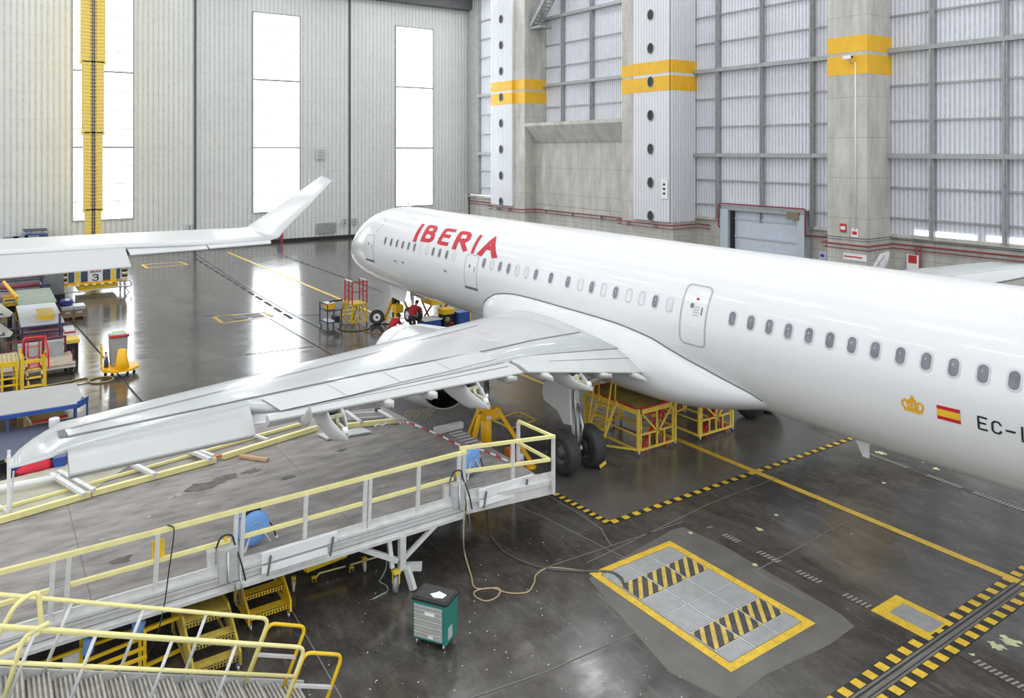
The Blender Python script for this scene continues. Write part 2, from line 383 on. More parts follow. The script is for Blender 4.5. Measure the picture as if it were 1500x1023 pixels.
WIN = [(-11.4, -6.68), (3.78, 8.42), (18.88, 23.42)]
JO = [-31.9, -16.7, -1.5, 13.7, 28.16]; ZT = 27.0
for i in range(4):
    k = MB(); xo = XB + (.0 if i % 2 else -.12); a, b = JO[i] + .09, JO[i + 1] - .09
    w = WIN[i - 1] if i else None
    if w:
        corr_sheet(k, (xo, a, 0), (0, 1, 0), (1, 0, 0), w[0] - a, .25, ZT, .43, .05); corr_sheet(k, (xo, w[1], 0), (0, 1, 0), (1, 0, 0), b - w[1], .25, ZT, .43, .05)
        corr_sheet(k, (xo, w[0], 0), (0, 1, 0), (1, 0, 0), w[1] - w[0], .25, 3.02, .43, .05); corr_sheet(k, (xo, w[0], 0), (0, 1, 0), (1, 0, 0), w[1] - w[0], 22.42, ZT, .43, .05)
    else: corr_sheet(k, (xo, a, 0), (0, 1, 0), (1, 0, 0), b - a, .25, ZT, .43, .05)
    k.m = 0; k.box((xo - .3, a, 0), (xo - .02, b, .25)) if not w else [k.box((xo - .3, a, .0), (xo - .02, w[0], ZT)), k.box((xo - .3, w[1], .0), (xo - .02, b, ZT)), k.box((xo - .3, w[0], 0), (xo - .02, w[1], 3.0)), k.box((xo - .3, w[0], 22.44), (xo - .02, w[1], ZT))]
    d = k.build('door_%d' % (i + 1), [M_CORR, M_CORRD], kind='structure'); d['label'] = 'tall ribbed sliding hangar door leaf'
    k = MB(); k.box((xo - .05, a, .05), (xo + .3, b, .3)); k.build('bottom_rail', M_DARK, d)
    k = MB(); k.box((xo - .1, b - .0, 0), (xo + .13, b + .16, ZT)); k.build('door_seal', mat('seal_grey', (.1, .105, .11), .7), d)
    k = MB()
    for z in [2.2 + 2.35 * j for j in range(10)]: 
        for (y0, y1) in ([(a, w[0]), (w[1], b)] if w else [(a, b)]): k.box((xo + .05, y0, z), (xo + .058, y1, z + .035))
    k.build('seam', mat('seam_line', (.62, .63, .61), .5), d)
    if w:
        k = MB(); k.box((xo - .12, w[0], 3.02), (xo - .06, w[1], 22.42)); wn = k.build('window_%d' % i, emit('bright_daylight_glazing', (.88, .94, 1), 6.5), kind='structure')
        k = MB()
        for y in (w[0], w[1]): k.box((xo - .1, y - .06, 3.0), (xo + .12, y + .06, 22.45))
        for z in (3.0, 22.42): k.box((xo - .1, w[0], z - .06), (xo + .12, w[1], z + .06))
        for z in (9.3, 15.9): k.box((xo - .08, w[0], z - .1), (xo + .05, w[1], z + .1))
        k.build('window_frame', M_STRUT, wn)
        k = MB()
        for z in (4.6, 6.15, 7.7, 10.9, 12.5, 14.2, 17.6, 19.2, 20.8): k.box((xo - .07, w[0], z - .05), (xo + .03, w[1], z + .05))
        k.build('glazing_bar', mat('pale_bar', (.62, .64, .66), .5), wn)
k = MB(); k.box((XB - .6, -31, 24.9), (XB + 1.2, YW, 27)); k.build('trim_1', mat('dark_header_steel', (.12, .12, .12), .6), kind='structure')
k = MB(); k.box((-20, YW - 6.0, 25.8), (-18, YW, 27)); k.build('trim_2', M_STRUT, kind='structure')
# small fittings on the doors
def plate(name, label, cat, c, sx, sy, sz, m, extra=None, group=None):
    t = thing(name, label, cat, c, group=group); k = MB(); k.rbox((c[0] - sx / 2, c[1] - sy / 2, c[2] - sz / 2), (c[0] + sx / 2, c[1] + sy / 2, c[2] + sz / 2), .02); k.build('body', m, t)
    if extra: extra(t, c)
    return t
def louvre(t, c, sy, sz, n, m=None):
    k = MB()
    for i in range(n):
        z = c[2] - sz / 2 + sz * (i + .5) / n; k.box((c[0] + .05, c[1] - sy * .45, z - sz / n * .3), (c[0] + .09, c[1] + sy * .45, z + sz / n * .1))
    k.build('louvre', m or M_STRUT, t)
c = FX(478, 341.5, XB + .15); plate('door_vent', 'wide grey louvred vent low on the hangar door behind the winglet', 'vent', (XB + .13, c.y, 1.15), .1, 2.1, 1.05, M_STRUT, lambda t, c: louvre(t, c, 2.1, 1.05, 8))
c = FX(470, 226, XB + .15); plate('door_vent', 'small square vent high on the hangar door above the winglet tip', 'vent', (XB + .13, c.y, c.z), .1, .85, 1.05, M_ALU, lambda t, c: louvre(t, c, .8, 1.0, 5))
for px, py, lb in ((277, 334, 'small grey control box on the door left of the dark joint'), (504, 325, 'small grey control box left of the joint near the aircraft nose'), (519, 324, 'small grey control box right of the joint near the aircraft nose')):
    c = FX(px, py, XB + .15)
    def ex(t, c):
        k = MB()
        for dz in (-.12, .12): k.cyl((c[0] + .1, c[1], c[2] + dz), (c[0] + .14, c[1], c[2] + dz), .06)
        k.build('button', M_DARK, t)
    plate('control_box', lb, 'box', (XB + .18, c.y, c.z), .2, .5, .62, M_GALV, ex)
c = FX(413, 344, XB + .2); t = plate('safety_sign', 'narrow red and blue safety board standing by the hangar door beside the winglet', 'sign', (XB + .2, c.y, 1.0), .08, .22, 1.9, M_RED)
k = MB(); k.box((XB + .15, c.y - .42, .4), (XB + .22, c.y - .12, 1.3)); k.build('blue_panel', M_BLUE, t)
# ---------------------------------------------------------------- right wall
def conc_mat(name, c0, c1, c2, sc=(1, 1, 1)):
    m = bpy.data.materials.new(name); m.use_nodes = True; N, L = nodes(m); b = N['Principled BSDF']; b.inputs['Roughness'].default_value = .85
    tc = N.new('ShaderNodeTexCoord')
    def nz(s, d, st):
        mp = N.new('ShaderNodeMapping'); mp.inputs['Scale'].default_value = st; L.new(tc.outputs['Object'], mp.inputs[0])
        n = N.new('ShaderNodeTexNoise'); n.inputs['Scale'].default_value = s; n.inputs['Detail'].default_value = d; n.inputs['Roughness'].default_value = .65; L.new(mp.outputs[0], n.inputs['Vector']); return n.outputs['Fac']
    r = N.new('ShaderNodeValToRGB'); r.color_ramp.elements[0].position = .32; r.color_ramp.elements[1].position = .7; r.color_ramp.elements[0].color = (*c0, 1); r.color_ramp.elements[1].color = (*c1, 1); L.new(nz(1.2, 9, (1, 1, .35)), r.inputs[0])
    r2 = N.new('ShaderNodeValToRGB'); r2.color_ramp.elements[0].position = .5; r2.color_ramp.elements[1].position = .75; L.new(nz(.55, 6, (2.2, 2.2, .35)), r2.inputs[0])
    m1 = N.new('ShaderNodeMath'); m1.operation = 'MULTIPLY'; m1.inputs[1].default_value = .55; L.new(r2.outputs[0], m1.inputs[0])
    mx = N.new('ShaderNodeMix'); mx.data_type = 'RGBA'; L.new(m1.outputs[0], mx.inputs['Factor']); L.new(r.outputs[0], mx.inputs['A']); mx.inputs['B'].default_value = (*c2, 1)
    # board marks and pour lines, part of the casting
    sp = N.new('ShaderNodeSeparateXYZ'); L.new(tc.outputs['Object'], sp.inputs[0]); out = mx.outputs['Result']
    for ax, per, wd, am in (('Z', 2.45, .018, .45), ('X', 1.22, .02, .3), ('Z', .62, .012, .12)):
        d = N.new('ShaderNodeMath'); d.operation = 'PINGPONG'; d.inputs[1].default_value = per / 2; L.new(sp.outputs[ax], d.inputs[0])
        lt = N.new('ShaderNodeMath'); lt.operation = 'LESS_THAN'; lt.inputs[1].default_value = wd; L.new(d.outputs[0], lt.inputs[0])
        mu = N.new('ShaderNodeMath'); mu.operation = 'MULTIPLY'; mu.inputs[1].default_value = am; L.new(lt.outputs[0], mu.inputs[0])
        x = N.new('ShaderNodeMix'); x.data_type = 'RGBA'; L.new(mu.outputs[0], x.inputs['Factor']); L.new(out, x.inputs['A']); x.inputs['B'].default_value = (*[v * .5 for v in c2], 1); out = x.outputs['Result']
    L.new(out, b.inputs['Base Color']); return m
M_CONC = conc_mat('board_marked_concrete', (.43, .415, .375), (.64, .62, .57), (.33, .305, .265))
M_BAND = mat('column_band_yellow', (.83, .47, .02), .6, var=.06, scale=1.5, dirt=(.6, .42, .2), dirt_amt=.3)
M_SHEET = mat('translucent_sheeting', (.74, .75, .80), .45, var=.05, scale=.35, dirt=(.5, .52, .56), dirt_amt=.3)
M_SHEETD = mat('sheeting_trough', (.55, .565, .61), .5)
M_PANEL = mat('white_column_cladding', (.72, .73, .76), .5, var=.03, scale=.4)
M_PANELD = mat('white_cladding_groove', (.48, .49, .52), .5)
M_GIRT = mat('girt_grey', (.36, .37, .37), .5, .2)
ZH = 27.0; WX1 = 26.0
k = MB(); k.box((XB, YW, 0), (WX1, YW + .4, 3.75)); k.box((XB, YW - .25, 3.75), (WX1, YW + .35, 3.95))
# concrete niche between the first two pillars: shelf beam, sloped soffit, lower wall
x1, x2 = -21.73, -8.0; zl = FY(860, 176, YC).z; zl2 = FY(860, 181, YC).z; yn = YC + 1.35; zs = FY(860, 210, yn).z
k.prism([(x1, YC, zl2), (x1, YC, zl), (x1, YW + .2, zl), (x1, YW + .2, 3.8), (x1, yn, 3.8), (x1, yn, zs)], (x2 - x1, 0, 0))
k.box((x1, yn, 0), (x2, YW, 3.82))
wall_right = k.build('wall_right', M_CONC, kind='structure')
k = MB()
for a, b, z0 in ((XB + .2, -27.35, 4.1), (x1, x2, zl), (-2.35, 10.65, 3.95), (13.25, WX1, 3.95)):
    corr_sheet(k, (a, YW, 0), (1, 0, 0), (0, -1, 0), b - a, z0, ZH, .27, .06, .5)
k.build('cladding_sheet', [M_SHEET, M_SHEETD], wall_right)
xr = FY(705, 200, YW).x; k = MB(); corr_sheet(k, (XB + .1, YW - .35, 0), (1, 0, 0), (0, -1, 0), xr - XB - .1, 4.1, ZH, .4, .06, .5); k.m = 0; k.box((XB + .1, YW - .34, 4.1), (xr, YW - .02, ZH)); k.build('return_cladding', [mat('return_shaded_grey', (.42, .43, .42), .5), mat('return_groove', (.3, .31, .3), .5)], wall_right)  # corner return cladding, the shade on it mixed into its greys
zg = [FY(1018, y, YW).z for y in (28.6, 67.3, 107, 147, 187, 227, 262.7, 297.6)]; dz = zg[0] - zg[1]
zg = [zg[0] + dz * 2, zg[0] + dz] + zg
k = MB(); k2 = MB()
for a, b in ((FY(705, 200, YW).x, -27.35), (-2.35, 10.65), (13.25, WX1)):
    for i, z in enumerate(zg): (k2 if i in (4, 7) else k).box((a, YW - .2 - (.3 if i in (4, 7) else 0), z - (.14 if i in (4, 7) else .05)), (b, YW - .1, z + (.14 if i in (4, 7) else .05)))
for i, py in enumerate((29, 68, 100, 126, 158)): (k2 if i in (0, 3) else k).box((x1, YW - .2 - (.3 if i in (0, 3) else 0), FY(801, py, YW).z - (.14 if i in (0, 3) else .05)), (x2, YW - .1, FY(801, py, YW).z + (.14 if i in (0, 3) else .05)))
k.build('girt', M_GIRT, wall_right); k2.build('wind_beam', M_STRUT, wall_right)
for px in (827.5, 870, 1055, 1119.6, 1193.5, 1368.8, 1476.5):
    x = FY(px, 150, YW).x; zp = zl if px < 900 else 3.9; k = MB(); k.prism([(x + a, YW + b, zp) for a, b in ((-.13, -.1), (-.13, -.4), (-.03, -.4), (-.03, -.52), (.03, -.52), (.03, -.4), (.13, -.4), (.13, -.1))], (0, 0, ZH - zp)); k.build('wall_post', M_GIRT, wall_right)

k = MB(); k.box((14.7, YW - .12, 3.98), (18.2, YW - .11, 4.28)); k.box((18.7, YW - .12, 3.98), (WX1, YW - .11, 4.3)); k.build('light_slot', emit('daylight_slot', (.85, .92, 1), 1.4), wall_right)
# pillars
def pillar(name, xa, xb, holes=None, pxa=None, pxb=None, clad_side=False):
    o = MB().box((xa, YC, 0), (xb, YW + .3, ZH)).build(name, M_CONC, kind='structure')
    zb = [15.94, 14.98, 14.76, 13.62]
    k = MB()
    for a, b in ((zb[1], zb[0]), (zb[3], zb[2])): k.box((xa - .01, YC - .012, a), (xb + .012, YW, b))
    k.build('yellow_band', M_BAND, o)
    k = MB(); k.box((xa - .008, YC - .010, zb[2]), (xb + .010, YW, zb[1])); 
    if pxa is not None:
        k = MB(); yo = YC - .22; zbm = 3.55
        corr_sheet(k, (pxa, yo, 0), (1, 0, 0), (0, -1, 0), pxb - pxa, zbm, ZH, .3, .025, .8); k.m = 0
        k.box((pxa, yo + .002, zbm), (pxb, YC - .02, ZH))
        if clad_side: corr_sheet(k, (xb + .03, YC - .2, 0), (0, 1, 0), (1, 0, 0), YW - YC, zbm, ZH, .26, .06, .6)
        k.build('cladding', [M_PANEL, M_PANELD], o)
        k = MB()
        for a, b in ((zb[1], zb[0]), (zb[3], zb[2])):
            k.box((pxa - .01, yo - .04, a), (pxb + .01, YC, b))
            if clad_side: corr_sheet(k, (xb + .04, YC - .2, 0), (0, 1, 0), (1, 0, 0), YW - YC, a, b, .26, .06, .6)
        for i in range(len(k.mi)): k.mi[i] = 0
        k.build('painted_band', M_BAND, o)
        hx = (pxa + pxb) / 2
        for j in range(14):
            z = 3.75 + .15 + (holes * j)
            if z > 26: break
            if zb[3] - .3 < z < zb[0] + .3 and abs(z - 14.8) < .9: pass
            k = MB(); n = 20; ring = [Vector((hx + math.cos(2 * math.pi * q / n) * .34, yo - .045, z + math.sin(2 * math.pi * q / n) * .42)) for q in range(n)]
            k.loft([[p + Vector((0, .0, 0)) for p in ring], [Vector((hx, yo - .075, z)) + (p - Vector((hx, yo - .045, z))) * 1.08 for p in ring], [Vector((hx, yo - .075, z)) + (p - Vector((hx, yo - .045, z))) * .92 for p in ring], [p * 1 - Vector((0, -.03, 0)) for p in ring]], caps=False)
            k.m = 1; k.quad(*[p + Vector((0, -.004, 0)) for p in ring]); k.build('porthole', [M_STRUT, mat('porthole_dark', (.05, .05, .045), .8, var=.4)], o)
    return o
p1 = pillar('pillar_1', -27.35, -21.73, 2.62, -27.35, -23.53)
p2 = pillar('pillar_2', -8.0, -2.35, 2.62, -6.39, -2.5, True)
p3 = pillar('pillar_3', 10.65, 13.25)
# pipes along the wall
def wpath(z, off): return [(XB + .3, YW - off, z), (-27.35 - off, YW - off, z), (-27.35 - off, YC - off - .25, z), (x1 + off, YC - off - .25, z), (x1 + off, yn - off, z), (x2 - off, yn - off, z), (x2 - off, YC - off - .25, z), (-2.35 + off, YC - off - .25, z), (-2.35 + off, YW - off, z), (-.9, YW - off, z)]
def wpath2(z, off): return [(9.2, YW - off, z), (10.65 - off, YW - off, z), (10.65 - off, YC - off, z), (13.25 + off, YC - off, z), (13.25 + off, YW - off, z), (WX1, YW - off, z)]
M_PIPE = mat('dark_red_pipe', (.26, .05, .05), .5, var=.15)
z1 = 3.33
t = MB().tube(wpath(z1, .22), .055, 8).build('sprinkler_pipe', M_PIPE, wall_right); MB().tube(wpath(z1 - .28, .16), .03, 8).build('conduit', M_PIPE, t)
k = MB()
for x in (-26, -24, -20, -16, -12, -7, -4): k.box((x, (YC - .5 if x < -21.7 or x > -8 else yn - .3), z1 - .33), (x + .07, (YC if x < -21.7 or x > -8 else yn), z1 + .06))
k.build('bracket', M_STRUT, t)
t = MB().tube(wpath2(z1, .22), .055, 8).build('sprinkler_pipe', M_PIPE, wall_right); MB().tube(wpath2(z1 - .26, .16), .03, 8).build('conduit', M_PIPE, t)
MB().tube(wpath2(3.75, .1), .02, 6).tube(wpath2(3.6, .1), .015, 6).build('cable', M_NAVY, t)
k = MB(); x = FY(1345, 380, YW).x; k.tube([(x, YW - .22, z1), (x, YW - .22, .3)], .05).tube([(x + .28, YW - .22, z1), (x + .28, YW - .22, .3)], .05); k.build('drop_pipe', M_PIPE, t)
# gate portal in the wall
gx0, gx1 = FY(1057, 340, YW - .7).x, FY(1180, 350, YW - .7).x; gz = FY(1058, 306, YW - .7).z
M_GATE = mat('gate_grey_blue', (.5, .55, .6), .5, .1, var=.05); M_GATE2 = mat('gate_shutter', (.55, .6, .68), .5, var=.04)
g = MB().box((gx0 + .3, YW - .35, 0), (gx1 - .3, YW - .12, gz - .1)).build('door_5', M_GATE2, kind='structure'); g['label'] = 'grey blue roller gate in the concrete wall'
k = MB(); k.box((gx0, YW - .85, 0), (gx0 + .7, YW - .1, gz)); k.box((gx1 - .55, YW - .85, 0), (gx1, YW - .1, gz)); k.build('gate_post', M_GATE, g)
k = MB(); k.box((gx0, YW - .75, gz - .05), (gx1, YW - .1, gz + .3)); k.build('gate_header', M_STRUT, g)
k = MB()
for z in (1.55, 2.75, 4.05): k.box((gx0 + .7, YW - .42, z - .07), (gx1 - .5, YW - .35, z + .07))
k.build('shutter_rail', M_GATE, g)
k = MB(); k.box((gx0 + .72, YW - .6, 0), (gx0 + .95, YW - .3, gz - .1)); k.build('guide_slot', M_DARK, g)
k = MB(); k.tube(rpath([(gx0 - .12, YW - .3, 3.3), (gx0 - .12, YW - .9, 3.35), (gx0 - .12, YW - .9, gz + .42), (gx1 + .12, YW - .9, gz + .42), (gx1 + .12, YW - .9, 3.35), (gx1 + .12, YW - .3, 3.3), (9.2, YW - .22, 3.33)], .15), .055); k.build('gate_pipe', M_PIPE, g)
k = MB(); k.box((gx1 - 1.3, YW - .95, gz - .35), (gx1 - .4, YW - .45, gz + .15)); k.build('shutter_motor', mat('motor_brown', (.22, .18, .12), .6), g)
def sign(label, px, py, w, h, m, plane='y', v=None, extra=None):
    c = FY(px, py, v if v is not None else YC - .03) if plane == 'y' else FX(px, py, v)
    t = thing('wall_sign', label, 'sign', c); k = MB(); k.box((c.x - w / 2, c.y - .02, c.z - h / 2), (c.x + w / 2, c.y + .02, c.z + h / 2)); k.build('board', m, t)
    if extra:
        k = MB(); extra(k, c); k.build('print', extra.m, t)
    return t
def ex(k, c):
    for dz in (-.35, 0, .35): k.box((c.x - .12, c.y - .03, c.z + dz - .08), (c.x + .12, c.y - .02, c.z + dz + .08))
ex.m = M_DARK; sign('tall white notice with dark squares on the white pillar cladding', 973, 277, .72, 1.5, M_PAPER, 'y', YC - .3, ex)
def ex(k, c): k.box((c.x - .7, c.y - .03, c.z - .03), (c.x + .5, c.y - .02, c.z + .05))
ex.m = M_RED; sign('long white strip sign on the bare concrete pillar', 1252, 377, 1.5, .4, M_PAPER, 'y', YC - .03, ex)
def ex(k, c): k.box((c.x - .15, c.y - .03, c.z - .1), (c.x + .15, c.y - .02, c.z + .1))
ex.m = M_PAPER; sign('red fire notice on the bare concrete pillar', 1235, 334, .4, .52, M_RED, 'y', YC - .03, ex)
ex.m = M_RED; sign('small white box sign on the bare concrete pillar', 1252, 341.5, .42, .5, M_PAPER, 'y', YC - .03, ex)
ex.m = M_BLUE; sign('pale blue notice on the wall left of the bare pillar', 1205, 374.5, .55, .5, mat('pale_blue_sheet', (.66, .66, .82), .6), 'y', YW - .03, ex)
def ex(k, c): k.box((c.x - .25, c.y - .03, c.z + .05), (c.x + .25, c.y - .02, c.z + .52))
ex.m = M_RED; sign('fire hose sign with red top on the right wall', 1337, 387, .7, 1.1, M_PAPER, 'y', YW - .3, ex)
def ex(k, c): k.box((c.x - .4, c.y - .03, c.z - .05), (c.x + .4, c.y - .02, c.z + .05))
# camera on the pillar
c = FY(1243, 84, YC - .35); t = thing('security_camera', 'small white camera on the yellow band of the bare pillar', 'camera', c)
MB().rbox((c.x - .35, c.y - .12, c.z - .1), (c.x + .2, c.y + .12, c.z + .12), .05).build('housing', M_PAPER, t); MB().cyl((c.x + .2, c.y, c.z), (c.x + .24, c.y, c.z), .08).build('lens', M_BLACK, t)
MB().tube([(c.x, c.y + .1, c.z - .05), (c.x, c.y + .2, c.z - .3), (c.x, YC - .05, c.z - .35)], .04).build('bracket', M_STRUT, t)
MB().tube([(c.x + .25, YC - .04, c.z - .3), (c.x + .25, YC - .04, 4.2)], .03, 6).build('conduit', M_PAPER, p3)
# metal stair high between the first two pillars
t = thing('wall_stair', 'grey metal stair high on the wall by the first pillar', 'stair', (x1, YC + 1, zl))
a = FX(772, 36, x1 + .6); b = FX(800, 2, x1 + .6); y0 = YC + .6; zA = FY(790, 48, YC + 1.2).z; P0 = Vector((-21.3, YC + .9, zA)); P1 = Vector((-15.3, YC + .9, zA + 5.2))
P0 = Vector((x1 + .2, YC + .5, FY(778, 38, YC + .5).z)); P1 = P0 + Vector((3.6, 0, 3.6)); PA = P0 + Vector((-.0, 0, 0))
k = MB()
for dy in (0, 1.1): k.beam(P0 + Vector((0, dy, 0)), P1 + Vector((0, dy, 0)), .08, .34)
k.build('stringer', M_STRUT, t); k = MB()
for i in range(12): q = P0.lerp(P1, (i + .5) / 12); k.box((q.x - .15, q.y, q.z), (q.x + .15, q.y + 1.1, q.z + .04))
k.build('tread', M_GIRT, t); k = MB()
for dy in (0, 1.1):
    for dz in (.55, 1.1): k.tube([P0 + Vector((0, dy, dz)), P1 + Vector((0, dy, dz))], .03)
    for i in range(5): q = P0.lerp(P1, i / 4) + Vector((0, dy, 0)); k.tube([q, q + Vector((0, 0, 1.1))], .025)
k.build('handrail', M_STRUT, t)
MB().box(P0 + Vector((-.1, 0, -.3)), P0 + Vector((1.6, 1.5, -.1))).build('landing', M_STRUT, t)
# telescopic yellow mast in front of the left window
t = thing('telescopic_mast', 'tall yellow telescopic mast hanging in front of the left window', 'mast', (-31.5, -9.6, 0)); my = FX(136, 200, -31.5).y; mx = -31.5
for i, (za, zb_, w) in enumerate(((0, 4.3, 1.15), (4.1, 10.5, 1.35), (10.3, 16.2, 1.55), (16.0, 22.2, 1.75), (22, 26.5, 2.0))):
    k = MB()
    for s in (-1, 1): k.box((mx - .4, my + s * w * .5, za), (mx + .4, my + s * w * .14, zb_))
    k.box((mx - .3, my - w * .15, za), (mx + .3, my + w * .15, zb_))
    for j in range(int((zb_ - za) / .28)): k.box((mx + .36, my - w * .5, za + j * .28), (mx + .43, my + w * .5, za + j * .28 + .1))
    for s in (-1, 1): k.box((mx - .45, my + s * w * .5, zb_ - .25), (mx + .45, my + s * (w * .5 + .09), zb_ + .1)); k.box((mx - .45, my + s * w * .5, za), (mx + .45, my + s * (w * .5 + .06), za + .25))
    k.build('mast_section', mat('mast_yellow', (.9, .68, .16), .5, var=.05), t)
    k = MB(); k.box((mx + .43, my - .1, za), (mx + .45, my - .04, zb_)); k.box((mx + .43, my + .03, za), (mx + .45, my + .1, zb_)); k.build('cable_chase', M_NAVY, t)
# ---------------------------------------------------------------- roof and light
MB().box((-38, -48, 27.0), (47, 29, 27.4)).build('ceiling', mat('roof_sheet', (.62, .63, .64), .7, var=.04, scale=.2), kind='structure')
w = bpy.data.worlds.new('sky'); S.world = w; w.use_nodes = True; N, L = w.node_tree.nodes, w.node_tree.links
bg = N['Background']; bg.inputs['Color'].default_value = (.92, .96, 1, 1); bg.inputs['Strength'].default_value = 1.35
for x in (-30, -20, -10, 0, 10, 20, 30, 40):
    for y in (-34, -24, -14, -4, 6, 16, 24):
        l = bpy.data.lights.new('hangar_lamp', 'AREA'); l.shape = 'RECTANGLE'; l.size = 5.0; l.size_y = 1.6; l.energy = 300; l.color = (.96, .98, 1)
        o = bpy.data.objects.new('hangar_lamp', l); COL.objects.link(o); o.location = (x, y, 26.4)
S.view_settings.view_transform = 'Standard'; S.view_settings.look = 'None'; S.view_settings.exposure = 0.12; S.view_settings.gamma = 1
# ================================================================== THE AIRLINER
XN = -2.0; ZC = 4.09
PROF = [(0, -.62, -.66, .02), (.06, -.42, -.86, .24), (.25, -.2, -1.08, .5), (.6, .08, -1.3, .8), (1.1, .42, -1.5, 1.1), (1.8, .86, -1.68, 1.38), (2.6, 1.34, -1.83, 1.6), (3.5, 1.72, -1.94, 1.77), (4.7, 1.97, -2.02, 1.9), (6.2, 2.06, -2.06, 1.96), (7.8, 2.07, -2.07, 1.975),
        (34, 2.07, -2.07, 1.975), (37, 2.05, -1.75, 1.85), (40, 1.98, -1.1, 1.5), (43, 1.85, -.2, 1.0), (45.5, 1.6, .7, .45), (46.4, 1.35, 1.1, .12)]
def prof(x):
    d = x - XN
    if d <= 0: d = 1e-4
    for a, b in zip(PROF[:-1], PROF[1:]):
        if d <= b[0]:
            t = (d - a[0]) / (b[0] - a[0])
            i = PROF.index(a); pa = PROF[max(i - 1, 0)]; pb = PROF[min(i + 2, len(PROF) - 1)]
            if i >= 3:
                def cr(k_):
                    m0 = (b[k_] - pa[k_]) / (b[0] - pa[0]) * (b[0] - a[0]); m1 = (pb[k_] - a[k_]) / (pb[0] - a[0]) * (b[0] - a[0])
                    return (2 * t ** 3 - 3 * t * t + 1) * a[k_] + (t ** 3 - 2 * t * t + t) * m0 + (-2 * t ** 3 + 3 * t * t) * b[k_] + (t ** 3 - t * t) * m1
                return cr(1), cr(2), cr(3)
            s = math.sqrt(t) if i == 0 else t
            return tuple(a[k_] + (b[k_] - a[k_]) * s for k_ in (1, 2, 3))
    return PROF[-1][1:]
def surf(x, ph, off=0.0):
    t, b, w = prof(x); h = (t - b) / 2; zc = ZC + (t + b) / 2
    n = Vector((0, -math.sin(ph) / w, math.cos(ph) / h)).normalized()
    return Vector((x, -w * math.sin(ph), zc + h * math.cos(ph))) + n * off
def fhit(px, py):
    d = ray(px, py); last = None
    def f(t):
        p = CAM + d * t; T, B, w = prof(p.x); h = (T - B) / 2
        return (p.y / w) ** 2 + ((p.z - ZC - (T + B) / 2) / h) ** 2 - 1
    t = 8.0
    while t < 60 and f(t) > 0: t += .1
    a, b = t - .1, t
    for _ in range(30):
        m = (a + b) / 2
        if f(m) > 0: a = m
        else: b = m
    p = CAM + d * b; T, B, w = prof(p.x); h = (T - B) / 2
    return p.x, math.atan2(-p.y / w, (p.z - ZC - (T + B) / 2) / h)
air = thing('airliner', 'white airliner with red title lettering standing on jacks across the hangar', 'airplane', (22.0, 0, 0))
xs = [XN + .001, XN + .02, XN + .06, XN + .14, XN + .25, XN + .42, XN + .6, XN + .85, XN + 1.1, XN + 1.45, XN + 1.8, XN + 2.2, XN + 2.6, XN + 3, XN + 3.5, XN + 4.1, XN + 4.7, XN + 5.4, XN + 6.2, XN + 7, XN + 7.8] + [XN + 7.8 + i * 1.31 for i in range(1, 21)] + [XN + 35, XN + 36, XN + 37, XN + 38.5, XN + 40, XN + 41.5, XN + 43, XN + 44.3, XN + 45.5, XN + 46.4]
k = MB(); k.loft([[surf(x, 2 * math.pi * j / 96) for j in range(96)] for x in xs]); k.build('fuselage', M_WHITE, air)
def spatch(mb, q, nu=4, nv=4, off=.006):
    """patch on the skin between four (x, phi) corners bl br tr tl"""
    vs = []
    for j in range(nv + 1):
        for i in range(nu + 1):
            u, v = i / nu, j / nv
            x = (q[0][0] * (1 - u) + q[1][0] * u) * (1 - v) + (q[3][0] * (1 - u) + q[2][0] * u) * v
            p = (q[0][1] * (1 - u) + q[1][1] * u) * (1 - v) + (q[3][1] * (1 - u) + q[2][1] * u) * v
            vs.append(surf(x, p, off))
    mb.add(vs, [(j * (nu + 1) + i, j * (nu + 1) + i + 1, (j + 1) * (nu + 1) + i + 1, (j + 1) * (nu + 1) + i) for j in range(nv) for i in range(nu)])
def sline(mb, pts, w, off=.006, closed=False, sub=1):
    """stroke on the skin through (x, phi) points; w in metres"""
    P = []
    pts = list(pts) + ([pts[0]] if closed else [])
    for a, b in zip(pts[:-1], pts[1:]):
        for i in range(sub): P.append((a[0] + (b[0] - a[0]) * i / sub, a[1] + (b[1] - a[1]) * i / sub))
    P.append(pts[-1]); R_ = 2.0; L1 = []; L2 = []
    for i, p in enumerate(P):
        a = P[max(i - 1, 0)] if not (closed and i == 0) else P[-2]; b = P[min(i + 1, len(P) - 1)] if not (closed and i == len(P) - 1) else P[1]
        dx, dy = b[0] - a[0], (b[1] - a[1]) * R_; l = math.hypot(dx, dy) or 1; nx, ny = -dy / l * w / 2, dx / l * w / 2
        L1.append(surf(p[0] + nx, p[1] + ny / R_, off)); L2.append(surf(p[0] - nx, p[1] - ny / R_, off))
    n = len(P); mb.add(L1 + L2, [(i, n + i, n + i + 1, i + 1) for i in range(n - 1)])
def rring(x0, x1, p0, p1, r, n=5):
    """rounded rectangle in (x, phi); r in metres"""
    rp = r / 2.0; out = []
    for cx, cp, a0 in ((x1 - r, p0 + rp, -90), (x1 - r, p1 - rp, 0), (x0 + r, p1 - rp, 90), (x0 + r, p0 + rp, 180)):
        for i in range(n + 1):
            a = math.radians(a0 + 90 * i / n); out.append((cx + r * math.cos(a), cp + rp * math.sin(a)))
    return out
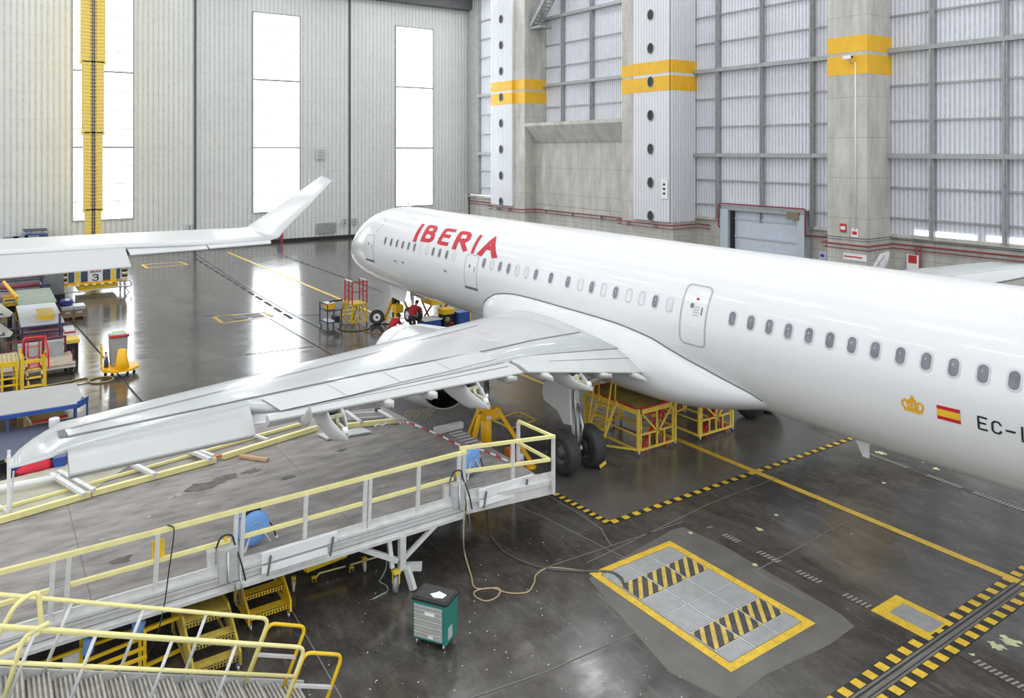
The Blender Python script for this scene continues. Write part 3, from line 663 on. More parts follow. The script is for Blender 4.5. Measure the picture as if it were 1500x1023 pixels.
# titles: each letter laid between four image points on the skin (bl br tr tl)
k = MB()
for ch, q in (('I', ((604, 354), (610, 355), (623.6, 328.6), (618, 328))), ('B', ((616, 354), (634, 356.5), (645.5, 332), (629, 329))), ('E', ((639.6, 358), (656, 361), (671, 336.7), (654, 334))), ('R', ((662, 365), (683, 369), (695, 341), (676, 338))),
              ('I', ((689, 371), (694, 372), (708.3, 345), (703, 344))), ('A', ((699, 374), (727, 379), (734, 346.5), (721, 344.5)))):
    Q = [fhit(*p) for p in q]
    def fn(u, v):
        v2 = .1 + v * .8
        if ch == 'I': u2 = .5 + (u - .1) / .3
        else: u2 = .13 + u / .6 * .74
        x = (Q[0][0] * (1 - u2) + Q[1][0] * u2) * (1 - v2) + (Q[3][0] * (1 - u2) + Q[2][0] * u2) * v2
        p = (Q[0][1] * (1 - u2) + Q[1][1] * u2) * (1 - v2) + (Q[3][1] * (1 - u2) + Q[2][1] * u2) * v2
        return surf(x, p, .008)
    letters(k, ch, fn, w=.25, sub=5)
k.build('title_lettering', M_IBRED, air)
k = MB()
for ch, q in (('E', ((1432.8, 629), (1448.5, 632.6), (1447, 612.7), (1431.4, 608))), ('C', ((1453, 634), (1469, 638), (1467.7, 619), (1452, 615))), ('-', ((1473, 641), (1491, 645), (1490, 624), (1472, 620))), ('L', ((1497, 648), (1513, 652), (1512, 629), (1495.8, 625)))):
    Q = [fhit(*p) for p in q]
    def fn(u, v):
        v2 = .07 + v * .86; u2 = .1 + u / .6 * .8
        return surf((Q[0][0] * (1 - u2) + Q[1][0] * u2) * (1 - v2) + (Q[3][0] * (1 - u2) + Q[2][0] * u2) * v2, (Q[0][1] * (1 - u2) + Q[1][1] * u2) * (1 - v2) + (Q[3][1] * (1 - u2) + Q[2][1] * u2) * v2, .008)
    letters(k, ch, fn, w=.16, sub=4)
k.build('registration_lettering', M_BLACK, air)
Q = [fhit(*p) for p in ((1373.5, 613), (1408, 622), (1406.5, 601), (1372, 592.9))]
def qv(v): return [tuple(Q[0][i] * (1 - v) + Q[3][i] * v for i in (0, 1)), tuple(Q[1][i] * (1 - v) + Q[2][i] * v for i in (0, 1))]
k = MB()
for v0, v1, m in ((0, .25, 0), (.25, .75, 1), (.75, 1, 0)):
    a, b = qv(v0), qv(v1); k.m = m; spatch(k, (a[0], a[1], b[1], b[0]), 3, 3, .008)
k.build('flag', [M_IBRED, mat('flag_yellow', (.85, .5, .03), .4)], air)
k = MB(); cs = 7.305
for st in ([(185, 272), (378, 322)], [(178, 284), (372, 338)], [(188, 270), (160, 235), (158, 200), (185, 182), (212, 196), (214, 232), (232, 272)], [(216, 228), (232, 192), (262, 180), (292, 198), (318, 240)], [(320, 240), (346, 224), (374, 246), (382, 285), (370, 312)], [(262, 182), (250, 220), (262, 280)], [(262, 182), (282, 225), (300, 290)], [(262, 142), (262, 180)], [(246, 160), (278, 166)], [(318, 240), (322, 280), (316, 300)]):
    sline(k, [fhit(1300 + x / cs, 560 + y / cs) for x, y in st], .045, .008, sub=3)
k.build('crown_emblem', mat('emblem_gold', (.82, .43, .03), .45), air)
# cabin windows
M_PANE = mat('cabin_pane', (.16, .17, .2), .08, var=.3, scale=2.5, spec=.8); M_SURR = mat('window_surround', (.62, .63, .65), .5); M_BLIND = mat('window_blind', (.74, .75, .76), .5)
_, PHW = fhit(1073, 467)
WPX = [564.5, 573, 581.6, 590, 598.6, 607, 616, 625, 634.4, 644, 654.3, 665] + [709, 720.5, 732.5, 745, 757.5, 771, 785, 807, 832, 850, 867, 884, 902, 921, 940, 960, 981] + [1073, 1100, 1127, 1155, 1185, 1216, 1248, 1282, 1319, 1357, 1397, 1440, 1486, 1537]
rw = random.Random(5)
for px in WPX:
    x, _p = fhit(px, HZ + .2234 * (px + 28)); k = MB(); R1 = rring(x - .135, x + .135, PHW - .105, PHW + .105, .12, 4); R2 = rring(x - .1, x + .1, PHW - .085, PHW + .085, .095, 4)
    n = len(R1); k.add([surf(*p, .006) for p in R1] + [surf(*p, .010) for p in R2], [(i, (i + 1) % n, n + (i + 1) % n, n + i) for i in range(n)])
    wf = k.build('cabin_window', M_SURR, air)
    k = MB(); blind = (rw.random() < (.55 if px < 700 else .25) and px < 1000)
    k.quad(*[surf(*p, .005) for p in R2][::-1]); k.build('pane', M_BLIND if blind else M_PANE, wf)
# doors
def door(name, q, sill, lbl, win=None, width=.05):
    Q = [fhit(*p) for p in q]; x0 = (Q[0][0] + Q[3][0]) / 2; x1 = (Q[1][0] + Q[2][0]) / 2; p0 = (Q[2][1] + Q[3][1]) / 2; p1 = (Q[0][1] + Q[1][1]) / 2
    k = MB(); spatch(k, ((x0, p1), (x1, p1), (x1, p0), (x0, p0)), 4, 10, .004); d = k.build('cabin_door', M_WHITE, air); d['label'] = lbl
    k = MB(); sline(k, rring(x0, x1, p0, p1, .16), width, .009, True, 8); k.build('door_seal', M_OUT, d)
    if sill: k = MB(); spatch(k, ((x0 - .02, p1 + .05), (x1 + .02, p1 + .05), (x1 + .02, p1), (x0 - .02, p1)), 4, 1, .012); k.build('sill_plate', M_LINE, d)
    k = MB(); xm = x0 + (x1 - x0) * .4; pm = p0 + (p1 - p0) * .36; k.quad(*[surf(xm + math.cos(a) * .07, pm + math.sin(a) * .035, .009) for a in [i * math.pi / 6 for i in range(12)]][::-1]); k.build('door_window', M_PANE, d)
    k = MB(); spatch(k, ((x0 + (x1 - x0) * .78, pm + .1), (x0 + (x1 - x0) * .83, pm + .1), (x0 + (x1 - x0) * .83, pm), (x0 + (x1 - x0) * .78, pm)), 1, 2, .009); k.build('door_handle', M_LINE, d)
    return x0, x1, p0, p1, d
door('cabin_door', ((537, 378), (550, 383), (548, 346), (538, 343)), True, 'front cabin door with dark sill near the nose', width=.03)
door('cabin_door', ((680.5, 417), (699.5, 424), (702, 376.5), (686, 371)), True, 'cabin door with dark sill below the red title', width=.03)
x0, x1, p0, p1, d = door('cabin_door', ((997, 500), (1033.5, 511), (1046, 422), (1009, 416)), False, 'grey outlined cabin door behind the wing')
k = MB(); a, b = x0 + (x1 - x0) * .5, x0 + (x1 - x0) * .62; spatch(k, ((a, p0 + .2), (b, p0 + .2), (b, p0 + .17), (a, p0 + .17)), 1, 1, .009); k.build('red_placard', M_RED, d)
k = MB()
for i in range(4): spatch(k, ((x0 + .42, p0 + .30 + i * .035), (x0 + .62, p0 + .30 + i * .035), (x0 + .62, p0 + .285 + i * .035), (x0 + .42, p0 + .285 + i * .035)), 1, 1, .009)
k.build('instruction_placard', M_OUT, d)
# seams, small probes and stains on the skin
k = MB()
sline(k, [fhit(*p) for p in ((726, 472), (719, 452), (721, 441), (731, 434), (746, 434), (775, 442), (812, 457), (858, 474), (880, 481))], .03, -.05, sub=4)
k.build('fairing_seam', M_LINE, air)
k = MB()
for px, py in ((579.5, 382), (652.5, 396.5), (571.5, 405.5), (590, 384)): 
    x, p = fhit(px, py); sline(k, [(x - .12, p), (x + .12, p + .02)], .06, .012)
k.build('static_port', M_LINE, air)
# cockpit side glazing (masked for painting)
k = MB(); sline(k, [fhit(*p) for p in ((559, 318), (566, 321), (564, 327), (556, 335), (551, 340))], .03, .008, sub=3); k.build('cockpit_window', M_OUT, air)
# belly fairing
FT = [(12.6, 2.75, .5, .3, .3), (13.1, 2.72, 1.25, .75, .65), (13.8, 2.7, 1.85, 1.25, .9), (14.8, 2.68, 2.18, 1.7, 1.05), (16.2, 2.63, 2.3, 1.98, 1.12), (19, 2.6, 2.33, 1.98, 1.12), (21.5, 2.6, 2.33, 1.9, 1.1), (23, 2.6, 2.28, 1.65, 1.05), (24.0, 2.6, 2.17, 1.2, .95), (24.8, 2.62, 2.02, .9, .82), (25.5, 2.64, 1.82, .62, .66), (26.2, 2.66, 1.55, .4, .48), (26.9, 2.68, 1.1, .3, .3), (27.3, 2.7, .4, .2, .2)]
rings = []
for i in range(len(FT) - 1):
    for j in range(3 if i < len(FT) - 2 else 4):
        t = j / 3; a = FT[max(i - 1, 0)]; b = FT[i]; c = FT[i + 1]; d_ = FT[min(i + 2, len(FT) - 1)]
        q = [.5 * ((2 * b[n]) + (c[n] - a[n]) * t + (2 * a[n] - 5 * b[n] + 4 * c[n] - d_[n]) * t * t + (3 * b[n] - a[n] - 3 * c[n] + d_[n]) * t ** 3) if n else b[0] + (c[0] - b[0]) * t for n in range(5)]
        R_ = []
        for s in range(64):
            an = 2 * math.pi * s / 64; cs_, sn = math.cos(an), math.sin(an); e = 2 / 2.35
            R_.append(Vector((q[0], -q[2] * math.copysign(abs(sn) ** e, sn), q[1] + (q[3] if cs_ > 0 else q[4]) * math.copysign(abs(cs_) ** e, cs_))))
        rings.append(R_)
k = MB(); k.loft(rings); bf = k.build('belly_fairing', M_WHITE, air)
def inside(p): T, B, w = prof(p.x); h = (T - B) / 2; return (p.y / w) ** 2 + ((p.z - ZC - (T + B) / 2) / h) ** 2 - 1
edge = []
for R_ in rings:
    for a, b in zip(R_[:32], R_[1:33]):
        if inside(a) < 0 <= inside(b):
            for _ in range(20):
                m = (a + b) / 2
                if inside(m) < 0: a = m
                else: b = m
            edge.append(b + Vector((0, -.012, .008))); break
k = MB(); k.tube(edge, .018, 6); k.build('fairing_seam', M_LINE, bf)
# wings
def wplane(y): return 2.8 + .089 * abs(y)
def wle(y): y = abs(y); return 16.85 + .535 * (y - 4.0)
def wte(y): y = abs(y); return 22.95 if y < 6.4 else 22.95 + .243 * (y - 6.4)
def wre(y):
    y = abs(y)
    if y < 6.2: return 21.9
    if y < 13.5: return 22.15 + (y - 6.2) * .302
    return 23.9 + (y - 13.57) * .385
def wyt(f): f = max(0, min(1, f)); return 5 * (.2969 * math.sqrt(f) - .126 * f - .3516 * f * f + .2843 * f ** 3 - .1015 * f ** 4)
def wup(x, y):
    c = wte(y) - wle(y); return wplane(y) + .13 * c * wyt((x - wle(y)) / c)
def wl(px, py, off=.012):
    p = None; z0 = 0
    d = ray(px, py); t = 10.0
    while t < 40:
        p = CAM + d * t
        if p.z < wup(p.x, p.y): break
        t += .02
    return Vector((p.x, p.y, wup(p.x, p.y) + off))
FS = [0, .004, .015, .04, .08, .14, .22, .32, .44, .56, .68, .8, 1]
def wing(sg):
    R_ = []
    for y in (0.3, 1.9, 3, 4, 5.2, 6.2, 7, 8.5, 10, 11.5, 13, 13.55, 13.6, 15, 16.2, 16.74):
        a, b = wle(y), wre(y); c = wte(y) - a; up = []; lo = []
        for f in FS:
            x = a + (b - a) * f; g = wyt((x - a) / c); up.append(Vector((x, sg * y, wplane(y) + .13 * c * g))); lo.append(Vector((x, sg * y, wplane(y) - .1 * c * g)))
        R_.append(up + lo[::-1][:-1])
    # rounded tip
    for y, le, te in ((16.95, 23.95, 25.3), (17.15, 24.3, 25.42), (17.35, 24.75, 25.52), (17.5, 25.25, 25.58)):
        up = []; lo = []
        for f in FS:
            x = le + (te - le) * f; g = wyt(min(.97, f)) * (17.62 - y); up.append(Vector((x, sg * y, wplane(y) + .12 * g))); lo.append(Vector((x, sg * y, wplane(y) - .12 * g)))
        R_.append(up + lo[::-1][:-1])
    k = MB(); k.loft(R_); return k.build('wing', M_WING, air)
wl_ = wing(-1); wr_ = wing(1)
def flap(sg, ya, yb, name, ga=.02, droop=0, mats_=M_WING2, te=None, n=8):
    R_ = []
    for i in range(n + 1):
        y = ya + (yb - ya) * i / n; x0 = wre(y) + ga; z0 = wup(wre(y), y) - .025; X1, Z1 = te(y)
        R_.append([Vector((x0, sg * y, z0)), Vector((x0 * .5 + X1 * .5, sg * y, z0 * .5 + Z1 * .5 + .03)), Vector((X1, sg * y, Z1)), Vector((X1, sg * y, Z1 - .03)), Vector((x0 * .6 + X1 * .4, sg * y, min(z0, Z1) - .16)), Vector((x0, sg * y, z0 - .26))])
    k = MB(); k.loft(R_, smooth=False); return k.build(name, mats_, air)
def te_in(y): return (22.98, 2.62 + (y - 1.9) * .166)
def te_out(y): return (22.95 + .232 * (y - 6.4), 3.35 + (y - 6.4) * .088)
def te_ail(y): t = (y - 13.55) / 3.19; return (24.3 + t * 1.2, 3.67 + t * .4)
for sg in (-1, 1):
    flap(sg, 2.0, 6.3, 'inboard_flap', te=te_in); flap(sg, 6.45, 13.4, 'outboard_flap', te=te_out); flap(sg, 13.58, 16.72, 'aileron', te=te_ail, ga=0, n=4)
k = MB()
def wline(P, w, mb, sub=10, off=.012):
    pts = []
    for a, b in zip(P[:-1], P[1:]):
        A_, B2 = wl(*a, off), wl(*b, off)
        for i in range(sub): q = A_.lerp(B2, i / sub); pts.append(Vector((q.x, q.y, wup(q.x, q.y) + off)))
    pts.append(wl(*P[-1], off)); L1 = []; L2 = []
    for i, p in enumerate(pts):
        d = pts[min(i + 1, len(pts) - 1)] - pts[max(i - 1, 0)]; s = Vector((-d.y, d.x, 0)).normalized() * (w / 2)
        for L_, q in ((L1, p + s), (L2, p - s)): L_.append(Vector((q.x, q.y, wup(q.x, q.y) + off)))
    n = len(pts); mb.add(L1 + L2, [(i, n + i, n + i + 1, i + 1) for i in range(n - 1)])
wline([(94.7, 641.6), (181, 624), (294, 600), (540, 547), (780, 499), (850, 487)], .05, k); wline([(88.5, 632.5), (220, 600), (540, 520), (610, 500), (700, 477)], .03, k); wline([(89, 632), (95, 642)], .12, k, 3)
k.build('walkway_line', M_LINE, air)
k = MB()
for a, b in (((440, 575), (472, 562)),): pass
sep = [((384, 586.4), (412, 604)), ((478, 564.4), (510, 582)), ((561, 547), (588, 561.6)), ((636, 530.4), (662, 544)), ((700, 516), (729, 527.5))]
for (a, b), (c, d_) in zip(sep[:-1], sep[1:]):
    k = MB(); q = [wl(*p, .014) for p in (b, d_, c, a)]; q[0].lerp(q[1], .01); vs = []; n = 6
    A_, B2, C2, D2 = q[0].lerp(q[1], .008), q[1].lerp(q[0], .008), q[2].lerp(q[3], .008), q[3].lerp(q[2], .008)
    for j in range(5):
        for i in range(n + 1):
            p = A_.lerp(B2, i / n).lerp(D2.lerp(C2, i / n), j / 4 * .97 + .015); vs.append(Vector((p.x, p.y, wup(p.x, p.y) + .02)))
    k.add(vs, [(j * (n + 1) + i, j * (n + 1) + i + 1, (j + 1) * (n + 1) + i + 1, (j + 1) * (n + 1) + i) for j in range(4) for i in range(n)]); k.build('spoiler', M_WING2, air)
k = MB()
for a, b in sep: wline([a, b], .03, k, 5, .024)
wline([(98, 660), (365, 599)], .03, k)
k.build('panel_gap', M_OUT, air)
k = MB()
def flapline(P, ya, yb, te, f, w):
    pts = []
    for i in range(11):
        y = ya + (yb - ya) * i / 10; x0 = wre(y) + .02; z0 = wup(wre(y), y) - .025; X1, Z1 = te(y); P_ = lambda g: Vector((x0 + (X1 - x0) * g, -y, z0 + (Z1 - z0) * g + .03 * (1 - abs(2 * g - 1)) + .006)); pts.append((P_(f), P_(f + w)))
    n = 11; k.add([p[0] for p in pts] + [p[1] for p in pts], [(i, n + i, n + i + 1, i + 1) for i in range(10)])
flapline(0, 2.1, 6.2, te_in, .0, .03); flapline(0, 2.1, 5.2, te_in, .45, .02); flapline(0, 6.6, 13.3, te_out, .0, .05); flapline(0, 6.7, 13.0, te_out, .42, .045)
k.build('flap_slot', M_LINE, air)
# flap track fairings: canoe bodies below the trailing edge, tips located on the photo
def canoe(px, py, y, ln, r, open_=False):
    tip = FY(px, py, -y); xt = wte(y); zt = te_in(y)[1] if y < 6.4 else te_out(y)[1]; R_ = []; x0 = xt - ln; dx = max(.15, tip.x - xt); zi = wplane(y) - .2
    for f in (0, .1, .25, .45, .65, .85, 1, 1.25, 1.5, 1.75, 1.92, 2):
        if f <= 1:
            x = x0 + ln * f; top = zi + (zt - .04 - zi) * f; dep = max(.16, (zt - tip.z) * (1.45 if open_ else 1.1)) * math.sin(min(1, f * 1.02) * math.pi / 2) ** 1.2 + .03; w = r * (.15 + .85 * math.sin(min(1, .12 + f * 1.1) * math.pi / 2))
        else:
            g = f - 1; x = xt + dx * g; top = zt - .04 - (zt - .04 - tip.z - .04) * (g ** .8 if open_ else g ** 1.8); dep = max(.03, top - (zt - .04 - max(.16, (zt - tip.z) * (1.45 if open_ else 1.1)) + (tip.z - .05 - zt + .04 + max(.16, (zt - tip.z) * (1.45 if open_ else 1.1))) * g)); w = r * (1 - g ** 1.25) ** .85 + .018
        t_ = .02; out = [Vector((x, -y + w * math.cos(a_), top - dep * abs(math.sin(a_)) ** .7)) for a_ in [math.pi * q / 12 for q in range(13)]]
        inn = [Vector((x, -y + max(.004, w - t_) * math.cos(a_), top - max(.005, dep - t_) * abs(math.sin(a_)) ** .7)) for a_ in [math.pi * q / 12 for q in range(13)]]
        if not open_ : inn = [Vector((p.x, p.y, top + .02 * (1 - abs(p.y + y) / (w + .01)))) for p in inn]
        R_.append(out + inn[::-1])
    k = MB(); k.loft(R_); o = k.build('flap_fairing', M_WING2, air)
    if open_:
        k = MB(); a = Vector((xt - .1, -y, zt - .2)); b = Vector((xt + dx * .8, -y, tip.z + .08))
        k.beam(a + Vector((0, 0, -.1)), b, .05, .16); k.beam((xt + .08, -y - r * .8, zt - .12), (xt + .08, -y + r * .8, zt - .12), .05, .06); k.beam(a.lerp(b, .45) - Vector((0, 0, .1)), a.lerp(b, .2) + Vector((0, 0, .12)), .07)
        k.build('flap_track', mat('primer_olive', (.5, .48, .33), .6, var=.3, scale=6), o)
        MB().lathe(b + Vector((0, 0, .02)), (0, 1, 0), [(-.04, .02), (-.04, .07), (.04, .07), (.04, .02)], 12).build('track_roller', M_PAPER, o)
canoe(717, 597, 8.25, 2.4, .19, True); canoe(509, 642, 12.0, 2.0, .17, True); canoe(868, 571, 4.75, 2.4, .19, True)
for px, py, y in ((441, 590, 12.65), (576, 594, 10.7), (640, 581, 9.5), (757, 555, 6.95), (810, 556, 5.8), (896, 551, 3.8), (947, 558, 2.6)): canoe(px, py, y, 1.3, .1)
# engines
def engine(sg):
    Y = -5.75 * -sg * 1; Y = sg * 5.75; zc = 1.84; x0 = 14.5
    prof_o = [(.9, .3), (.5, .86), (.12, .9), (0, .98), (.06, 1.06), (.3, 1.1), (.8, 1.15), (1.5, 1.16), (2.2, 1.12), (2.9, 1.04), (3.4, .96), (3.38, .92)]
    n = 40; k = MB()
    def ring(h, r): return [Vector((x0 + h, Y + r * math.cos(2 * math.pi * s / n), zc + r * math.sin(2 * math.pi * s / n) * (1.02 if h < 3 else 1))) for s in range(n)]
    k.loft([ring(h, r) for h, r in prof_o], caps=False); e = k.build('engine_nacelle', M_WHITE, air)
    k = MB(); k.loft([ring(3.39, .925), ring(2.9, .9), ring(2.3, .85), ring(2.25, .3)], caps=False); k.build('exhaust_duct', mat('exhaust_dark', (.05, .045, .045), .55, .5), e)
    k = MB(); k.loft([ring(2.2, .6), ring(3.0, .56), ring(3.7, .42), ring(4.3, .3), ring(4.75, .08)]); k.build('exhaust_plug', mat('exhaust_metal', (.12, .11, .1), .4, .8), e)
    k = MB(); k.loft([ring(.62, .86), ring(.6, .1)], caps=False); k.loft([ring(.6, .28), ring(.4, .16), ring(.25, .02)]); k.build('fan', M_DARK, e)
    k = MB(); k.loft([ring(2.16, 1.126), ring(2.19, 1.124)], caps=False); k.loft([ring(.9, 1.156), ring(.92, 1.157)], caps=False)
    k.build('cowl_seam', M_LINE, e)
    k = MB(); P = [(x0 + .6, zc + 1.05), (x0 + 1.3, zc + 1.32), (wle(5.75) + .2, wplane(5.75) + .1), (wle(5.75) + 2.6, wplane(5.75) - .2), (x0 + 5.0, zc + .75), (x0 + 3.2, zc + .7)]
    k.loft([[Vector((x, Y + sg * w * s, z)) for (x, z), w in zip(P, (.04, .16, .2, .16, .06, .2))] for s in (-1, 1)], smooth=False); k.build('pylon', M_WING2, e)
    k = MB(); 
    for i in range(4): k.box((x0 + 1.2 + i * .2, Y + .28, zc + 1.105), (x0 + 1.32 + i * .2, Y + .5, zc + 1.135))
    k.build('marking', M_LINE, e); return e
engine(-1); engine(1)
# landing gear
def wheel(c, ax, R_, w, parent, name='wheel', rim=None):
    c = Vector(c); k = MB(); h = w / 2
    k.lathe(c, ax, [(-h * .3, R_ * .5), (-h * .8, R_ * .5), (-h * .98, R_ * .62), (-h, R_ * .78), (-h * .86, R_ * .93), (-h * .55, R_ * .99), (-h * .3, R_), (-h * .28, R_ * .985), (-h * .24, R_ * .985), (-h * .22, R_), (h * .22, R_), (h * .24, R_ * .985), (h * .28, R_ * .985), (h * .3, R_), (h * .55, R_ * .99), (h * .86, R_ * .93), (h, R_ * .78), (h * .98, R_ * .62), (h * .8, R_ * .5), (h * .3, R_ * .5)], 40)
    t = k.build(name, M_TYRE, parent); k = MB()
    k.lathe(c, ax, [(-h * .9, R_ * .1), (-h * .9, R_ * .2), (-h * .5, R_ * .24), (-h * .5, R_ * .42), (-h * .9, R_ * .5), (-h * .8, R_ * .54), (h * .8, R_ * .54), (h * .9, R_ * .5), (h * .5, R_ * .42), (h * .5, R_ * .24), (h * .9, R_ * .2), (h * .9, R_ * .1)], 28)
    k.build('rim', rim or M_RIM, t); return t
M_TYRE = mat('tyre_rubber', (.045, .045, .045), .7, var=.15, scale=4); M_RIM = mat('wheel_rim', (.16, .16, .165), .45, .6)
for sg in (-1, 1):
    y = sg * 3.98; gx = 22.1; k = MB(); top = Vector((gx - .6, sg * 3.7, 3.0)); ax = Vector((gx, y, .6))
    k.tube([top, top.lerp(ax, .55)], .17, 14); k.tube([top.lerp(ax, .55), ax + Vector((0, 0, .05))], .12, 14); k.tube([ax + Vector((0, -.4, 0)), ax + Vector((0, .4, 0))], .09, 12)
    k.tube([top.lerp(ax, .35), Vector((gx - .4, sg * 2.2, 2.4))], .07, 10)
    ls = k.build('landing_gear_strut', mat('strut_white', (.68, .68, .67), .4, var=.05), air)
    k = MB(); k.tube([top.lerp(ax, .5) + Vector((.16, 0, 0)), top.lerp(ax, .72) + Vector((.34, 0, 0)), ax + Vector((.12, 0, .1))], .035); k.build('torque_link', M_STEEL, ls)
    k = MB(); k.tube([top + Vector((.2, sg * .1, 0)), ax + Vector((.14, sg * .12, .3))], .03); k.tube([top.lerp(ax, .6) + Vector((-.25, 0, 0)), top.lerp(ax, .6) + Vector((.1, 0, 0))], .05); k.build('hydraulic_line', M_STEEL, ls)
    for dy in (-.46, .46): wheel((gx, y + dy, .588), (0, 1, 0), .588, .42, air)
    k = MB()
    for dy in (-.2, .2): k.lathe(ax + Vector((0, dy, 0)), (0, 1, 0), [(-.06, .1), (-.06, .25), (.06, .25), (.06, .1)], 20)
    k.build('brake', M_DARK, ls)
P = [FY(px, py, -4.32) for px, py in ((803, 548), (836, 548), (834, 569), (835.7, 623), (825.5, 621), (817, 602.5), (807, 594), (797, 586), (794.5, 576), (795, 567))]
k = MB(); k.prism(P, (0, .06, 0)); k.build('gear_door', M_WING2, air)
gx, gz = 4.4, .82; k = MB()
k.tube([(gx - .3, 0, 2.5), (gx - .1, 0, 1.5)], .1); k.tube([(gx - .1, 0, 1.5), (gx, 0, gz)], .07); k.tube([(gx, -.32, gz), (gx, .32, gz)], .05); k.tube([(gx - .15, 0, 1.7), (gx + .9, 0, 2.3)], .05); ns = k.build('landing_gear_strut', M_PAPER, air)
for dy in (-.26, .26): wheel((gx, dy, gz), (0, 1, 0), .38, .22, air, rim=M_PAPER)
k = MB()
for sg in (-1, 1): P = [(gx - 1.5, sg * .45, 2.2), (gx + .2, sg * .45, 2.05), (gx + .1, sg * .55, 1.45), (gx - 1.3, sg * .55, 1.55)]; k.prism(P, (0, sg * .03, 0))
k.build('nose_gear_door', M_WHITE, air)
# antennas
c = FY(1250, 645, 0); k = MB(); k.prism([(28.0, -.02, 2.03), (28.45, -.02, 2.03), (28.45, -.02, 1.5), (28.3, -.02, 1.5)], (0, .04, 0)); k.build('drain_mast', M_WHITE, air)
k = MB(); k.prism([(3.6, -.015, 6.0), (4.0, -.015, 6.05), (3.95, -.015, 6.45), (3.8, -.015, 6.45)], (0, .03, 0)); k.build('blade_antenna', M_WHITE, air)
# winglet of a further aircraft showing over the fuselage
w = thing('aircraft_winglet', 'slender white winglet with grey markings seen over the fuselage by the bare pillar', 'winglet', (24, 23.5, 0)); Yw = 23.5
P = [FY(px, py, Yw) for px, py in ((1274, 398), (1289, 372), (1299, 369), (1297, 380), (1288, 400))]; k = MB(); k.prism(P, (.12, .1, 0)); k.build('blade', M_WHITE, w)
k = MB(); B3 = [FY(px, py, Yw - .01) for px, py in ((1284, 390), (1296, 374))]; k.beam(B3[0], B3[1], .08, .02); B3 = [FY(px, py, Yw - .01) for px, py in ((1291, 394), (1287, 382))]; k.beam(B3[0], B3[1], .08, .02); k.build('marking', M_OUT, w)
k = MB(); q = FY(1281, 400, Yw); k.tube([q + Vector((0, .1, 0)), (q.x, Yw + .1, 0)], .06); k.tube([(q.x - .6, Yw + .1, .03), (q.x + .6, Yw + .1, .03)], .03); k.build('support_stand', M_STRUT, w)
M_W2 = mat('second_aircraft_white', (.64, .65, .65), .35, var=.02, scale=.4)
# ------------------------------------------------------------------ second aircraft: its wing reaches in from the left
w2 = thing('airliner', 'wing of a second white airliner with tall upturned winglet by the hangar doors', 'airplane', (-3, -14, 0)); ZW = 4.5
LE = [(-90, 358.5), (0, 354.5), (130, 348), (290, 340.5), (345, 338)]; TE = [(-90, 380), (0, 373), (183, 362.5), (300, 358), (396, 352)]
R_ = []
for (a, b) in zip(LE, TE):
    A_, B2 = G(*a, ZW), G(*b, ZW); c = (B2 - A_).length; up = []; lo = []
    for f in FS: p = A_.lerp(B2, f); g = wyt(f * .96); up.append(p + UP * (.09 * c * g)); lo.append(p - UP * (.07 * c * g + .03 * f))
    R_.append(up + lo[::-1][:-1])
k = MB(); k.loft(R_); k.build('wing', M_W2, w2)
def panel(name, q, th, m, z=ZW):
    P = [Vector(p) for p in q]; k = MB(); k.prism(P, (0, 0, -th)); return k.build(name, m, w2)
a, b = G(-90, 380, ZW), G(183, 363, ZW); dz_ = -.95; c = FX(192, 390, b.x + .7); d_ = FX(-90, 415, a.x + .7)
panel('flap', (a, b, c, d_), .05, M_W2)
a, b = G(185, 362, ZW), G(300, 357.5, ZW); panel('aileron', (a, b, FX(305, 364, b.x + .5), FX(191, 373, a.x + .5)), .05, M_W2)
a, b = G(302, 357.5, ZW), G(396, 352, ZW); panel('tip_panel', (a, b, FX(397, 356, b.x + .3), FX(307, 363.5, a.x + .4)), .05, M_W2)
base_le = G(345, 337.5, ZW); base_te = G(396, 352, ZW)
R_ = []
for px0, py0, px1, py1, f in ((345, 337.5, 396, 352, 0), (361, 335, 409, 347.5, .12), (376, 325, 417, 337, .28), (420, 296, 452, 302, .62), (470, 262, 486, 265, 1)):
    X0 = base_le.x + f * 2.2; X1 = base_te.x + f * 1.0; A_, B2 = FX(px0, py0, X0), FX(px1, py1, X1); c = (B2 - A_).length; n_ = Vector((0, -.5, .85)); up = []; lo = []
    for g_ in FS: p = A_.lerp(B2, g_); g = wyt(g_ * .97); up.append(p + n_ * (.08 * c * g)); lo.append(p - n_ * (.08 * c * g))
    R_.append(up + lo[::-1][:-1])
k = MB(); k.loft(R_); k.build('winglet', M_W2, w2)
k = MB()
for (pa, pb) in (((-90, 352), (290, 343)),):
    A_, B2 = G(-90, 369, ZW), G(300, 352, ZW); k.beam(A_ + UP * .2, B2 + UP * .12, .06, .02)
k.beam(G(294, 350, ZW) + UP * .14, G(306, 344, ZW) + UP * .14, .05, .02)
k.build('panel_gap', M_OUT, w2)
k = MB()
for px, py in ((8, 383), (106, 369)): p = G(px, py, 4.15); k.lathe(p, (.4, 0, 1), [(0, .09), (.06, .09), (.07, .02)], 10)
k.build('fastener', M_OUT, w2)
